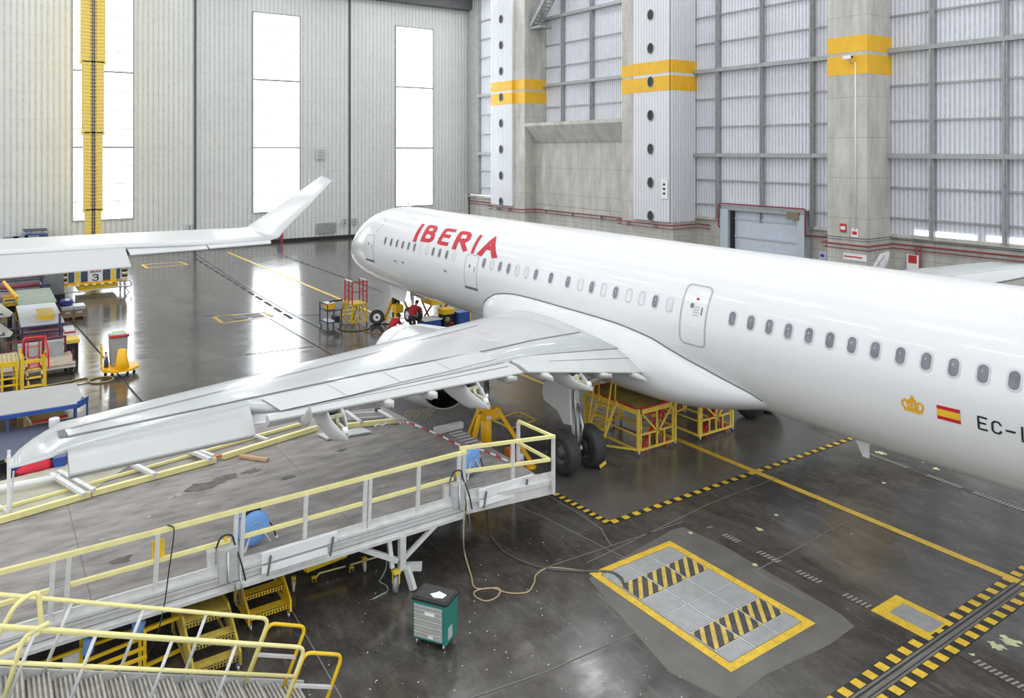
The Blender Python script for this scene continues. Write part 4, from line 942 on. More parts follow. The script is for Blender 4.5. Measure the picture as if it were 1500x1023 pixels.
# ================================================================== MAINTENANCE DOCK ALONG THE WING
M_DECK = mat('worn_deck', (.3, .277, .26), .75, var=.3, scale=2.2, dirt=(.42, .4, .37), dirt_amt=.75, stretch=(1.8, .6, 1))
M_DECKL = mat('pale_deck', (.5, .48, .38), .75, var=.15, scale=2, dirt=(.3, .28, .22), dirt_amt=.4)
ZD = 1.4; XE = 24.62
dock = thing('maintenance_dock', 'long grey work dock with cream railing standing along the trailing edge of the wing', 'platform', (24.6, -12, 0))
DP = [(XE, -19.6), (XE, -7.1), (22.33, -7.08), (21.08, -7.05), (20.77, -7.74), (17.96, -8.02), (17.2, -12), (18.2, -19.6)]
k = MB(); k.prism([Vector((x, y, ZD - .06)) for x, y in DP], (0, 0, .06)); k.build('deck', M_DECK, dock)
k = MB()
for y in (-18.6, -16.2, -13.9, -11.6, -9.3): k.box((18.3, y, ZD - .25), (XE, y + .1, ZD - .06))
k.box((18.3, -19.6, ZD - .25), (18.4, -8.1, ZD - .06)); k.box((21.3, -19.6, ZD - .25), (21.4, -7.2, ZD - .06)); k.build('deck_beam', M_GALV, dock)
k = MB()
for x, y in ((17.9, -9.0), (18.2, -13), (18.4, -17), (21.5, -7.5), (20.4, -8.0)): k.beam((x, y, 0), (x, y, ZD - .06), .14)
k.build('deck_leg', M_GALV, dock)
k = MB(); k.box((20.7, -7.8, ZD), (20.85, -6.95, ZD + .16)); k.build('end_kick_plate', M_ALU, dock)
k = MB()
for i in range(7): k.box((22.0 - i * .2, -7.5, ZD + .004), (22.06 - i * .2, -7.1, ZD + .02))
k.build('deck_slat', M_ALU, dock)
k = MB()
for (a, b) in (((XE - 1.2, -19), (XE - 1.0, -7.3)), ((18.6, -16.3), (24.4, -16.3)), ((18.2, -11.6), (24.4, -11.6)), ((18.3, -9.0), (24.4, -9.0))):
    strip(k, a, b, .012, ZD + .003)
k.build('deck_joint', M_LINE, dock)
k = MB(); rs = random.Random(4)
def blot(px, py, r, m):
    c = G(px, py, ZD + .004); n = 14; k.m = m; k.quad(*[c + Vector((math.cos(t) * r * rs.uniform(.5, 1.2), math.sin(t) * r * 1.6 * rs.uniform(.5, 1.2), 0)) for t in [2 * math.pi * i / n for i in range(n)]])
for px, py, r, m in ((300, 712, .28, 0), (330, 700, .2, 0), (370, 690, .15, 0), (262, 725, .06, 1), (250, 729, .05, 1), (272, 721, .04, 1), (292, 738, .035, 1), (218, 757, .03, 1), (560, 712, .05, 1), (480, 690, .025, 1), (440, 735, .03, 1), (150, 790, .03, 1), (600, 660, .03, 1), (310, 790, .02, 1), (500, 660, .1, 0), (420, 700, .12, 0), (180, 820, .14, 0)): blot(px, py, r, m)
k.build('deck_stain', [mat('deck_stain_dark', (.13, .12, .11), .7, var=.3, scale=5), mat('deck_scuff_pale', (.5, .48, .45), .8)], dock)
# fascia along the near edge
k = MB(); k.box((XE, -19.6, 1.1), (XE + .05, -9.22, 1.33)); k.box((XE - .02, -19.6, 1.33), (XE + .09, -9.22, 1.44)); k.box((XE, -19.6, 1.07), (XE + .1, -9.22, 1.13)); k.box((XE - .04, -19.6, 1.44), (XE, -9.22, 1.56)); k.build('fascia', M_ALU, dock)
k = MB(); k.box((XE + .051, -19.6, 1.2), (XE + .053, -9.22, 1.212)); k.box((XE + .091, -19.6, 1.38), (XE + .093, -9.22, 1.39)); k.build('fascia_groove', M_LINE, dock)
a, b = Vector((24.58, -9.14, 1.1)), Vector((24.86, -6.97, 1.1)); d = (b - a)
k = MB()
for w, z0, z1 in ((.06, .0, .24), (.1, .24, .34)): k.prism([a + UP * z0, b + UP * z0, b + UP * z1, a + UP * z1], (w, -w * .12, 0))
k.prism([a + UP * .3, b + UP * .3, b + UP * .5, a + UP * .5], (.03, 0, 0)); k.build('end_fascia', M_ALU, dock)
k = MB()
for y in (-13.6, -8.9):
    x = XE + .1; k.prism([(x, y - (0 if y < -10 else .0), 1.42), (x, y + 1.45, 1.42), (x + .02, y + 1.45, 1.62), (x + .02, y, 1.62)], (.05, 0, 0)); k.prism([(x + .02, y, 1.25), (x + .02, y + 1.25, 1.25), (x + .02, y + 1.25, 1.37), (x + .02, y, 1.37)], (.05, 0, 0))
k.build('toe_flap', M_PAPER, dock)
k = MB()
for y in (-13.5, -12.3, -8.8, -7.7): k.beam((XE + .17, y, 1.2), (XE + .2, y + .05, 1.56), .035)
k.build('flap_prop', M_LINE, dock)
# near railing: each bay a part, posts are its sub-parts
LEAN = .07
def rail_x(px, py): return FX(px, py, XE - .05).y
posts = [-18.2] + [rail_x(*p) for p in ((78, 900), (101, 895), (231, 870), (346, 835), (356, 832), (448, 800), (535, 780), (542, 778), (613, 760), (672, 745))]
k = MB(); k.beam((XE - .05, -19.6, 2.43), (XE - .05, -9.12, 2.43), .075, .075); k.build('top_rail', M_RAIL, dock)
k = MB(); k.beam((XE - .05, -19.6, 1.93), (XE - .05, posts[1], 1.93), .065); k.beam((XE - .05, posts[2], 1.93), (XE - .05, posts[4] - .1, 1.93), .065); k.beam((XE - .05, posts[5], 1.93), (XE - .05, posts[7], 1.93), .065); k.beam((XE - .05, posts[8], 1.93), (XE - .05, posts[10] - .15, 1.93), .065); k.build('mid_rail', M_RAIL, dock)
for y in posts:
    k = MB(); k.beam((XE + .02, y - LEAN, 1.12), (XE - .03, y, 2.40), .07, .06); k.build('rail_post', M_ALU, dock)
# rail around the end bay
E0, E1, E2 = Vector((24.42, -9.1, 2.46)), Vector((25.0, -7.05, 2.46)), Vector((23.72, -7.13, 2.46))
k = MB(); k.beam(E0 + (E0 - E1) * .04, E1 + (E1 - E0) * .02, .07); k.beam(E1, E2, .06); k.build('top_rail', M_RAIL, dock)
k = MB(); dz = Vector((0, 0, -.52)); k.beam(E0 + dz, E1 + dz + (E0 - E1) * .04, .065); k.beam(E1 + dz + (E0 - E1) * .04, E2 + dz, .06); k.build('mid_rail', M_RAIL, dock)
for p in (E0 + Vector((.03, 0, 0)), E0.lerp(E1, .54), E1, E2):
    k = MB(); k.beam((p.x, p.y, 1.15), (p.x, p.y, 2.43), .075, .06); k.build('rail_post', M_ALU, dock)
# box-section support leg with castor
lg = (24.68, -10.72); k = MB(); k.beam((lg[0], lg[1], .42), (lg[0], lg[1], 1.1), .13); k.beam((lg[0], lg[1] - .22, .5), (lg[0] - .1, lg[1] - .25, 1.1), .08); k.beam((lg[0], lg[1] + .05, .62), (lg[0], lg[1] + .78, 1.1), .08); k.beam((lg[0], lg[1] - .1, .62), (lg[0] - .1, lg[1] - .95, 1.1), .1)
k.beam((lg[0] - .1, lg[1], .42), (lg[0] + .15, lg[1] + .38, .42), .16, .12); k.beam((lg[0] + .05, lg[1] + .1, .4), (lg[0] + .18, lg[1] + .17, .02), .1, .12); k.build('support_leg', M_ALU, dock)
M_CAST = mat('grey_castor', (.3, .31, .34), .5, .3, var=.2)
def castor(c, r, w, parent, name='castor', m=None, ax=(.6, .8, 0), fork=None):
    c = Vector(c); k = MB(); k.lathe(c, ax, [(-w / 2, r * .3), (-w / 2, r * .8), (-w * .35, r), (w * .35, r), (w / 2, r * .8), (w / 2, r * .3)], 18); o = k.build(name, m or M_DARK, parent)
    k = MB(); s = Vector(ax).normalized()
    for g in (-1, 1): k.beam(c + s * (g * w * .75), c + s * (g * w * .75) + UP * (r * 1.35), r * .35, w * .2, s)
    k.box(c + UP * (r * 1.2) - Vector((w, w, 0)) * .8, c + UP * (r * 1.5) + Vector((w, w, 0)) * .8); k.lathe(c, ax, [(-w * .55, r * .12), (-w * .55, r * .3), (w * .55, r * .3), (w * .55, r * .12)], 10); k.build('fork', fork or M_STEEL, o); return o
castor((lg[0] + .02, lg[1] - .14, .175), .175, .09, dock, m=M_CAST, fork=M_YEL2)
p = G(758, 732); k = MB(); k.lathe((p.x - .2, p.y, 0), (0, 0, 1), [(0, .2), (.05, .2), (.07, .12), (.12, .1), (.14, .05), (1.1, .05)], 20); k.build('foot', M_GALV, dock)
p = G(705, 680, ZD)
# sliding extension frames lying along the far edge
def bar(mb, pa, pb, z, w, h=None): mb.beam(G(*pa, z), G(*pb, z), w, h)
f1 = thing('sliding_extension', 'cream and yellow sliding frame on the dock below the drooped aileron', 'frame', G(100, 720, ZD))
k = MB(); bar(k, (-40, 774), (132, 724), ZD + .08, .1, .12); bar(k, (134, 723), (316, 673.5), ZD + .08, .1, .12); k.build('outer_beam', M_RAIL, f1)
k = MB(); bar(k, (-40, 757), (101, 717.5), ZD + .05, .06); bar(k, (128, 710), (400, 633), ZD + .05, .06); k.build('inner_beam', M_RAIL, f1)
k = MB(); k.tube([G(-40, 723, ZD + .15), G(88, 699, ZD + .15)], .075); k.tube([G(104, 695, ZD + .15), G(200, 671, ZD + .15)], .06); k.build('tube_rail', M_PAPER, f1)
k = MB(); k.quad(*[G(*p, ZD + .012) for p in ((-40, 770), (131, 721), (196, 678), (180, 660), (-40, 715))]); k.build('infill_deck', M_DECKL, f1)
for pa, pb in (((75, 695), (124, 725)), ((86, 691), (137, 719)), ((188, 677), (227, 696)), ((273, 658), (308, 673.5)), ((283, 658), (313, 669))):
    k = MB(); bar(k, pa, pb, ZD + .16, .1, .08); k.build('cross_bar', M_ALU, f1)
f2 = thing('sliding_extension', 'yellow sliding frame on the dock between aileron and flap fairing', 'frame', G(400, 650, ZD))
k = MB(); bar(k, (326, 669.5), (464, 627), ZD + .08, .1, .12); k.build('outer_beam', M_RAIL, f2); k = MB(); bar(k, (372, 640), (446, 620), ZD + .06, .07); k.build('inner_beam', M_RAIL, f2)
k = MB(); bar(k, (312, 671), (327, 667), ZD + .08, .06); k.build('orange_end', mat('orange_paint', (.7, .2, .05), .5), f2); k = MB(); bar(k, (420, 612), (455, 621), ZD + .3, .04); bar(k, (372, 638), (392, 644), ZD + .1, .06); k.build('cross_bar', M_ALU, f2)
k = MB(); bar(k, (436, 636), (450, 632), ZD + .05, .12, .1); k.build('stop_block', M_YEL2, f2)
f3 = thing('sliding_extension', 'yellow sliding frame on the dock right of the open flap fairing', 'frame', G(545, 618, ZD))
k = MB(); bar(k, (506, 624), (583, 616), ZD + .08, .1, .12); k.build('outer_beam', M_RAIL, f3); k = MB(); bar(k, (516, 607), (556, 605), ZD + .08, .06); bar(k, (508, 615), (562, 611), ZD + .05, .06); k.build('inner_beam', M_GALV, f3)
for pa, pb in (((506, 602), (530, 619)), ((555, 602), (580, 615))):
    k = MB(); k.tube([G(*pa, ZD + .15), G(*pb, ZD + .15)], .05); k.build('cross_bar', M_ALU, f3)
k = MB(); k.lathe(G(505.5, 601.5, ZD + .15), (1, .3, 0), [(-.1, .07), (.02, .07)], 10); k.lathe(G(554.5, 601, ZD + .15), (1, .3, 0), [(-.1, .07), (.02, .07)], 10); k.build('end_knob', M_NAVY, f3)
k = MB(); k.tube([G(549, 625, ZD + .05), G(553, 622, ZD + .15), G(560, 623.5, ZD + .06), G(566, 620, ZD + .14), G(569, 622, ZD + .05)], .025); k.build('lashing', M_PAPER, f3)
b = thing('board', 'flat grey board lying on the dock beneath the open flap fairing', 'board', G(505, 638, ZD)); k = MB(); k.prism([G(*p, ZD + .02) for p in ((464.5, 638), (479, 645), (544, 634.5), (530, 628))], (0, 0, .04)); k.build('board_body', M_GALV, b)
b = thing('plank', 'short raw wooden plank lying on the dark dock deck', 'plank', G(371, 674, ZD)); p, q = G(352, 671, ZD), G(392, 677, ZD); k = MB(); k.beam(p + UP * .05, q + UP * .05, .13, .07); k.build('plank_body', M_WOOD, b, bevel=.008)
# white edge post at the far left end of the dock
pst = thing('barrier_post', 'white upright post at the wing tip end of the dock', 'post', G(13, 754, ZD)); p = G(13, 754, ZD); k = MB(); k.beam(p, p + UP * 1.22, .07); k.box(p + Vector((-.02, -.03, 1.2)), p + Vector((.02, .03, 1.34))); k.build('post', M_PAPER, pst); k = MB(); k.beam(p + Vector((.08, .03, 0)), p + Vector((.05, .08, .9)), .035); k.beam(p + Vector((0, 0, .04)), G(-30, 724, ZD + .05), .06); k.build('stay', M_ALU, pst)
# red white barrier chain
ch = thing('barrier_chain', 'red and white plastic chain sagging along the right end of the dock', 'chain', G(640, 640, ZD))
CP = spline([G(583, 617, ZD + .1), G(588, 621, ZD + .08), G(600, 620, ZD + .1), G(640, 636, ZD + .08), G(675, 653, ZD + .08), G(710, 661, ZD + .08), G(743, 675.5, ZD + .05)], 8)
for i in range(0, len(CP) - 2, 2):
    MB().tube([CP[i], CP[i + 1], CP[min(i + 2, len(CP) - 1)]], .022, 6).build('chain_link', M_PAPER if (i // 2) % 2 else M_RED, ch)
# hose reels
def reel(name, px, py, z, label, rz):
    c = G(px, py, z); t = thing(name, label, 'hose reel', (c.x, c.y, ZD), rz); r = .32; zc = z - ZD
    k = MB(); k.lathe((0, 0, zc), (1, 0, 0), [(-.13, .06), (-.13, r * .9), (-.1, r), (-.06, r), (-.05, r * .82), (.05, r * .82), (.06, r), (.1, r), (.13, r * .9), (.13, .12)], 28); k.build('drum', M_SKY, t, local=True)
    k = MB(); k.lathe((.125, 0, zc), (1, 0, 0), [(-.01, .13), (.015, .13), (.02, .1), (.0, .09)], 22); k.lathe((.12, 0, zc), (1, 0, 0), [(0, .09), (.004, .02)], 18); k.build('hub', mat('hub_blue_grey', (.25, .42, .62), .5), t, local=True)
    k = MB(); k.beam((-.15, -.06, zc), (-.15, -.12, .02), .04); k.beam((-.15, .06, zc), (-.15, .14, .02), .04); k.beam((.15, .1, zc), (.17, .3, .02), .03); k.beam((.15, -.1, zc), (.17, -.24, .02), .03); k.build('stand', M_ALU, t, local=True)
    k = MB(); k.tube(arc((0, 0, zc), r * 1.0, 1.0, 2.4, 10, (0, 1, 0), (0, 0, 1)), .03); k.tube(spline([(.0, .26, zc + .1), (.05, .4, zc - .1), (.08, .48, zc - .35)], 5), .014); k.build('hose', M_BLACK, t, local=True)
    k = MB(); k.cyl((.08, .48, zc - .32), (.09, .53, zc - .5), .025); k.build('nozzle', M_PAPER, t, local=True); return t
reel('hose_reel', 369, 772, ZD + .36, 'blue hose reel behind the railing above the yellow steps', .25)
reel('hose_reel', 686, 674, ZD + .36, 'blue hose reel by the corner railing near the main wheels', .35)
# electrical boxes on the railing
def cbox(px, py, z, label, sc=1.0):
    c = FX(px, py, XE - .02); t = thing('control_box', label, 'box', c); k = MB(); k.rbox((c.x - .02, c.y - .17 * sc, c.z - .32 * sc), (c.x + .16, c.y + .17 * sc, c.z + .3 * sc), .02); k.build('case', M_GALV, t, bevel=.01)
    k = MB(); k.rbox((c.x - .16, c.y - .32 * sc, c.z - .2 * sc), (c.x - .02, c.y - .18 * sc, c.z + .22 * sc), .02); k.build('side_case', M_ALU, t)
    k = MB(); k.tube([(c.x + .18, c.y - .02, c.z + .25), (c.x + .18, c.y - .02, c.z - .28), (c.x + .2, c.y + .1, c.z - .36), (c.x + .2, c.y + .12, c.z - .75)], .02); k.tube([(c.x + .1, c.y + .2, c.z - .1), (c.x + .2, c.y + .25, c.z - .8)], .016); k.build('conduit', M_STEEL, t)
    k = MB(); k.tube(spline([(c.x + .08, c.y - .2, c.z + .32), (c.x + .1, c.y - .12, c.z + .5), (c.x + .12, c.y + .05, c.z + .5), (c.x + .1, c.y + .12, c.z + .3), (c.x + .2, c.y + .2, c.z), (c.x + .2, c.y + .28, c.z - .35)], 6), .016); k.build('cable', M_BLACK, t)
    k = MB(); k.box((c.x + .08, c.y - .06, c.z + .4), (c.x + .12, c.y - .02, c.z + .52)); k.build('yellow_plug', M_YEL, t); return t
cbox(332, 822, 0, 'grey electrical box on the railing left of the first blue hose reel'); cbox(668, 722, 0, 'grey electrical box on the railing below the corner hose reel', .8)
s = thing('hazard_sign', 'yellow sign board hung on the dock railing', 'sign', FX(233, 805, XE)); c = FX(232, 806, XE - .1); k = MB(); k.box((c.x - .02, c.y - .1, c.z - .17), (c.x + .01, c.y + .1, c.z + .17)); k.build('board', M_YEL, s)
cb = thing('hanging_cable', 'thin black cable hanging over the railing beside the yellow sign', 'cable', FX(247, 900, XE + .2)); k = MB(); k.tube(spline([FX(245, 770, XE - .1), FX(254, 773, XE + .05), FX(254, 790, XE + .1), FX(247, 840, XE + .15), FX(240, 890, XE + .2), FX(228, 935, XE + .25), G(205, 978)], 6), .012, 6); k.build('cable', M_BLACK, cb)
# hoses and cables on the floor
def hose(name, label, pts, r, m, z0=None):
    P = [Vector(p) for p in pts]; t = thing(name, label, 'hose', (P[-1].x, P[-1].y, 0)); MB().tube(spline(P, 7), r, 8).build('hose', m, t); return t
H1 = [FX(680, 742, 24.95), FX(679, 790, 25.05), G(681, 812, .25), G(690, 843, .03), G(697, 862, .02), G(730, 862, .02), G(729, 874, .02), G(712, 881, .02), G(696, 874, .02), G(697, 866, .02), G(720, 862, .02), G(745, 869, .02), G(772, 868, .02), G(782, 855, .02), G(786, 842, .02), G(806, 832, .02), G(850, 836, .02), G(880, 838, .02)]
hose('floor_hose', 'thin tan hose falling from the dock and looping on the floor', H1, .016, mat('hose_tan', (.42, .33, .2), .6))
H2 = [FX(712, 735, 24.3), G(716, 770, .4), G(722, 790, .04), G(745, 813, .02), G(790, 831, .02), G(840, 837, .02), G(890, 838, .02), G(908, 845, .04), G(914, 856, .02)]
hose('floor_hose', 'thick dark hose running from the dock to the floor hatch', H2, .028, mat('hose_dark', (.09, .085, .08), .6))
hose('floor_hose', 'short green air hose dangling under the dock near the castor leg', [FX(566, 812, 24.5), G(566, 830, .35), G(560, 845, .15), G(556, 852, .02), G(566, 858, .02), G(568, 866, .02), G(558, 872, .02), G(546, 878, .02)], .014, mat('hose_green', (.3, .42, .38), .5))
# ---------------------------------------------------------------- yellow step ladders under the dock edge
def steps(label, x0, y0, w, n, m, rise=.25, run=.28, top=0, tilt=0.0):
    """treads rise toward -X; front of the lowest tread at x0"""
    t = thing('step_ladder', label, 'steps', (x0 - .4, y0 + w / 2, 0))
    for i in range(n):
        z = rise * (i + 1); xf = x0 - run * i; dpt = run - .02 if i < n - 1 or not top else top; k = MB(); k.box((xf - dpt, y0, z - .03), (xf, y0 + w, z)); k.box((xf - .02, y0, z - .07), (xf, y0 + w, z - .03)); o = k.build('tread', m, t)
        k = MB()
        for j in range(14): yy = y0 + w * (j + .15) / 14; k.quad((xf - .05, yy, z + .002), (xf - .002, yy + .03, z + .002), (xf - .002, yy + .06, z + .002), (xf - .05, yy + .03, z + .002)); k.quad((xf + .002, yy, z - .06), (xf + .002, yy + .03, z - .06), (xf + .002, yy + .03, z - .01), (xf + .002, yy, z - .01))
        k.build('tread_marking', M_PAINTB, o)
    for y in (y0 - .03, y0 + w):
        k = MB(); k.prism([(x0 + .04, y, .12), (x0 + .04, y, rise + .1), (x0 - run * n + .1, y, rise * n + .06), (x0 - run * n - (top or .1), y, rise * n + .06), (x0 - run * n - (top or .1), y, rise * n - .16), (x0 - run * (n - 1), y, rise * (n - 1) - .2)], (0, .035, 0)); k.build('side_frame', m, t)
        k = MB(); k.beam((x0 - run * n - (top or .1), y + .02, rise * n), (x0 - run * n - (top or .1), y + .02, .1), .045); k.beam((x0 - run * n - (top or .1), y + .02, .15), (x0, y + .02, .15), .04); k.build('leg', m, t)
    for y in (y0 + .02, y0 + w - .02):
        castor((x0 + .0, y, .06), .06, .035, t, m=M_STEEL, ax=(0, 1, 0)); castor((x0 - run * n - .05, y, .06), .06, .035, t, m=M_DARK, ax=(0, 1, 0))
    return t
steps('bright yellow step ladder half under the dock below the blue hose reel', 24.32, -13.70, .76, 3, M_YEL)
M_YWORN = mat('dirty_yellow_tread', (.5, .38, .06), .7, var=.2, scale=7, dirt=(.14, .11, .06), dirt_amt=.7)
steps('worn dirty yellow step ladder with wide top behind the stair handrail', 25.34, -14.9, .74, 3, M_YWORN, .25, .3, .75)
# yellow lifting trolley under the dock
t = thing('trolley', 'low yellow trolley with castors parked under the dock beside the castor leg', 'trolley', (23.5, -11.9, 0)); a, b = G(448, 835, .3), G(507, 812, .35)
k = MB(); k.beam(a, b, .09, .1); k.beam(a, (a.x - .8, a.y, .35), .07); k.beam(b, (b.x - .8, b.y, .35), .07); k.beam((a.x - .8, a.y, .35), (b.x - .8, b.y, .35), .08); k.prism([b + Vector((0, -.25, .03)), b + Vector((0, 0, .03)), b + Vector((0, 0, .3))], (-.04, 0, 0)); k.build('frame', M_YEL, t)
k = MB(); k.tube([G(463, 846, .12), G(468, 840, .12), G(506, 830, .12)], .018); k.tube([G(513, 828, .14), G(566, 812, .18)], .018); k.build('tow_bar', M_RAIL, t)
for px, py, r, m in ((460, 853, .075, M_DARK), (515, 838, .075, M_DARK), (534, 829, .12, M_ALU), (430, 858, .12, M_ALU)):
    c = G(px, py, r); castor(c, r, .05, t, m=m, fork=M_YEL, ax=(.3, 1, 0))
# yellow cage trolley in the shadow below the dock
t = thing('cage_trolley', 'yellow barred trolley below the dock behind the stair handrail', 'trolley', G(165, 985)); k = MB(); 
for pa, pb in (((60, 972), (205, 920)), ((110, 975), (208, 935)), ((120, 985), (210, 950)), ((140, 990), (215, 962))): k.beam(G(*pa, .55 - pa[1] * .0), G(*pb, .55), .045)
k.build('bar', M_YEL, t); k = MB()
for px, py in ((205, 985), (212, 985), (119, 990)): p = G(px, py); k.beam(p, p + UP * .75, .05)
k.beam(G(206, 985) + UP * .7, G(270, 958) + UP * .7, .06); p = G(270, 958); k.beam(p, p + UP * .75, .06); k.beam(p + UP * .1, G(212, 985) + UP * .1, .05); k.build('upright', M_YEL, t)
for (px, py, z, lb, s) in ((200, 922, .75, 'blue cloth wrapped over the yellow cage trolley upright', .11), (128, 948, .55, 'blue cloth folded over the yellow cage trolley bar', .1)):
    c = G(px, py, z); o = thing('cloth', lb, 'cloth', c); k = MB(); k.lathe(c - UP * .12, (.1, .15, 1), [(0, s * .8), (.05, s), (.15, s * .9), (.24, s * 1.05), (.3, s * .6)], 10); k.build('fabric', M_SKY, o)
o = thing('board', 'white board leaning below the dock behind the stair', 'board', G(105, 985)); p = G(92, 990); q = G(118, 984); k = MB(); k.prism([p, q, q + UP * .35, p + UP * .3], (-.03, 0, 0)); k.build('board_body', M_PAPER, o)
# ================================================================== FOREGROUND STAIR
st = thing('access_stair', 'grey ribbed stair with pale yellow handrails in the lower left corner', 'stairs', (26.8, -15.5, 0))
SL = .434; NX = Vector((0, SL, 1)).normalized(); XF, XN2 = 26.4, 27.25
def sz(y): return .18 + SL * (-13.66 - y)
def sp(x, y, l): return Vector((x, y, sz(y))) + NX * l
YT, YB = -18.3, -13.5
M_TREAD = mat('ribbed_tread', (.33, .31, .28), .6, .2, var=.25, scale=5, dirt=(.2, .17, .15), dirt_amt=.5)
for x in (XF - .03, XN2 + .03): k = MB(); k.beam(sp(x, YT, -.02), sp(x, YB + .1, -.02), .05, .14); k.build('stringer', M_GALV, st)
n = 15
for i in range(n):
    y = YT + (YB - YT) * (i + .5) / n; z = sz(y) - .03; k = MB(); y0, y1 = y - .15, y + .15
    k.prism([(XF + .01, y0, z - .02), (XF + .01, y1, z - .02), (XF + .01, y1, z + .0), (XF + .01, y0, z + .0)], (XN2 - XF - .02, 0, 0))
    k.m = 1
    for j in range(5): yy = y0 + .03 + j * .06; k.box((XF + .02, yy - .014, z), (XN2 - .02, yy + .014, z + .03))
    k.build('tread', [M_TREAD, mat('tread_ridge', (.5, .48, .45), .55, .2, var=.2, scale=6, dirt=(.3, .2, .17), dirt_amt=.5)], st)
k = MB()
for x, ends in ((XF, -14.35), (XN2, -14.05)):
    L_ = .97; P = rpath([sp(x, YT, L_), sp(x, ends, L_), sp(x, ends, .0)], .14, 5); k.tube(P, .032, 8)
k.build('top_handrail', M_RAIL, st)
k = MB(); k.tube([sp(XF, YT, .55), sp(XF, -14.35, .55)], .03); k.tube([sp(XF, YT, .12), sp(XF, -14.3, .12)], .03); k.tube([sp(XN2, YT, .55), sp(XN2, -14.05, .55)], .03); k.build('lower_handrail', M_RAIL, st)
for px, py, x in ((63, 880, XF), (172, 892, XF), (267, 903, XF), (97, 933, XN2), (213, 933, XN2), (310, 940, XN2), (5, 930, XN2)):
    y = FX(px, py, x).y; k = MB(); k.tube([sp(x, y - .97 * .4 + .36, .95), sp(x, y, .0)], .026, 8); k.build('baluster', M_ALU, st)
for x, y0 in ((XF, -14.33), (XN2, -14.03)):
    k = MB(); k.tube(rpath([sp(x, y0, .1), sp(x, y0, .9), sp(x, y0 + .62, .9), sp(x, y0 + .62, -.15)], .13, 5), .03, 8); k.build('end_loop', M_YEL, st)
    k = MB(); k.beam(sp(x, y0, .42), sp(x, y0 + .62, .42), .06, .04); k.build('loop_bar', M_ALU, st)
k = MB(); k.tube(rpath([(26.85, -17.9, 2.2), (26.85, -17.45, 3.0), (26.85, -17.2, 3.1), (26.85, -17.16, 2.5), (26.85, -18, 2.3)], .12, 5), .032); k.tube(rpath([(27.25, -17.6, 2.0), (27.25, -17.38, 2.75), (27.25, -17.1, 2.82)], .15, 5), .032); k.build('top_gate', M_RAIL, st)
for x in (XF, XN2): k = MB(); k.beam((x, YT + .1, 0), (x, YT + .1, sz(YT)), .06); k.beam((x, -15.8, 0), (x, -15.8, sz(-15.8) - .05), .06); k.build('leg', M_GALV, st)
# ================================================================== TOOL CABINET
tc = thing('tool_cabinet', 'green tool cabinet on castors with grey drawers standing on the dark floor', 'cabinet', (26.37, -11.35, 0), math.radians(33.5))
M_GREEN = mat('cabinet_green', (.02, .2, .16), .45, var=.1); M_DRAW = mat('drawer_grey', (.42, .42, .38), .5, var=.05)
W, D, Z0, Z1 = .7, .46, .12, .82
k = MB(); k.rbox((0, 0, Z0), (W, D, Z1), .02); k.build('body', M_GREEN, tc, local=True, bevel=.006)
k = MB(); k.rbox((-.02, -.03, Z1), (W + .02, D + .02, Z1 + .05), .03); k.build('top', M_BLACK, tc, local=True, bevel=.008)
k = MB(); k.rbox((.03, .03, Z1 + .05), (W - .03, D - .03, Z1 + .056), .02); k.build('mat_pad', mat('worn_top_mat', (.05, .047, .045), .6, var=.4, scale=20), tc, local=True)
for z0, z1 in ((.16, .27), (.28, .39), (.40, .50), (.51, .6), (.61, .68), (.69, .75)):
    k = MB(); k.box((.045, -.012, z0), (W - .09, 0, z1)); o = k.build('drawer', M_DRAW, tc, local=True); k = MB(); k.box((.045, -.03, z1 - .012), (W - .09, -.012, z1)); k.build('handle', M_ALU, o, local=True)
k = MB(); k.box((.26, -.014, .6), (.46, -.0125, .68)); k.build('white_label', M_PAPER, tc, local=True); k = MB(); k.box((.27, -.0165, .655), (.45, -.0145, .672)); k.build('red_label', M_RED, tc, local=True); k = MB(); k.box((.33, -.016, .18), (.43, -.0125, .24)); k.build('number_plate', M_PAPER, tc, local=True)
k = MB(); k.box((W, .05, .2), (W + .015, .2, .4)); k.build('side_pocket', M_GALV, tc, local=True)
for x, y in ((.08, .06), (W - .08, .06), (.08, D - .06), (W - .08, D - .06)): castor((x, y, .055), .055, .03, tc, m=M_STEEL, ax=(1, 0, 0)).location = (0, 0, 0)
for c in list(tc.children):
    if c.name.startswith('castor'):
        for o in [c] + list(c.children):
            for v in o.data.vertices: v.co += Vector(tc.location)
pp = thing('paper', 'crumpled white paper lying on top of the green tool cabinet', 'paper', (26.37, -11.35, .877), math.radians(33.5)); k = MB(); k.prism([(.28, .16, .001), (.4, .08, .001), (.56, .12, .001), (.58, .24, .001), (.4, .3, .001), (.36, .24, .001)], (0, 0, .006)); k.build('sheet', M_PAPER, pp, local=True)
# ================================================================== FLOOR HATCHES
HX0, HX1, HY0, HY1 = 26.42, 30.19, -7.18, -4.76
h = thing('floor_hatch', 'large steel floor hatch with yellow border and striped panels', 'hatch', ((HX0 + HX1) / 2, (HY0 + HY1) / 2, 0))
M_PLATE = mat('chequer_plate', (.36, .37, .37), .5, .4, var=.15, scale=5, dirt=(.28, .25, .2), dirt_amt=.4); M_RIB = mat('chequer_rib', (.5, .5, .49), .45, .4, var=.1)
k = MB(); bw = .17
for a, b in (((HX0, HY0), (HX1, HY0 + bw)), ((HX0, HY1 - bw), (HX1, HY1)), ((HX0, HY0 + bw), (HX0 + bw, HY1 - bw)), ((HX1 - bw, HY0 + bw), (HX1, HY1 - bw))): k.box((a[0], a[1], .002), (b[0], b[1], .008))
k.build('painted_border', M_PAINTY, h)
ix0, ix1, iy0, iy1 = HX0 + bw + .02, HX1 - bw - .02, HY0 + bw + .03, HY1 - bw - .02
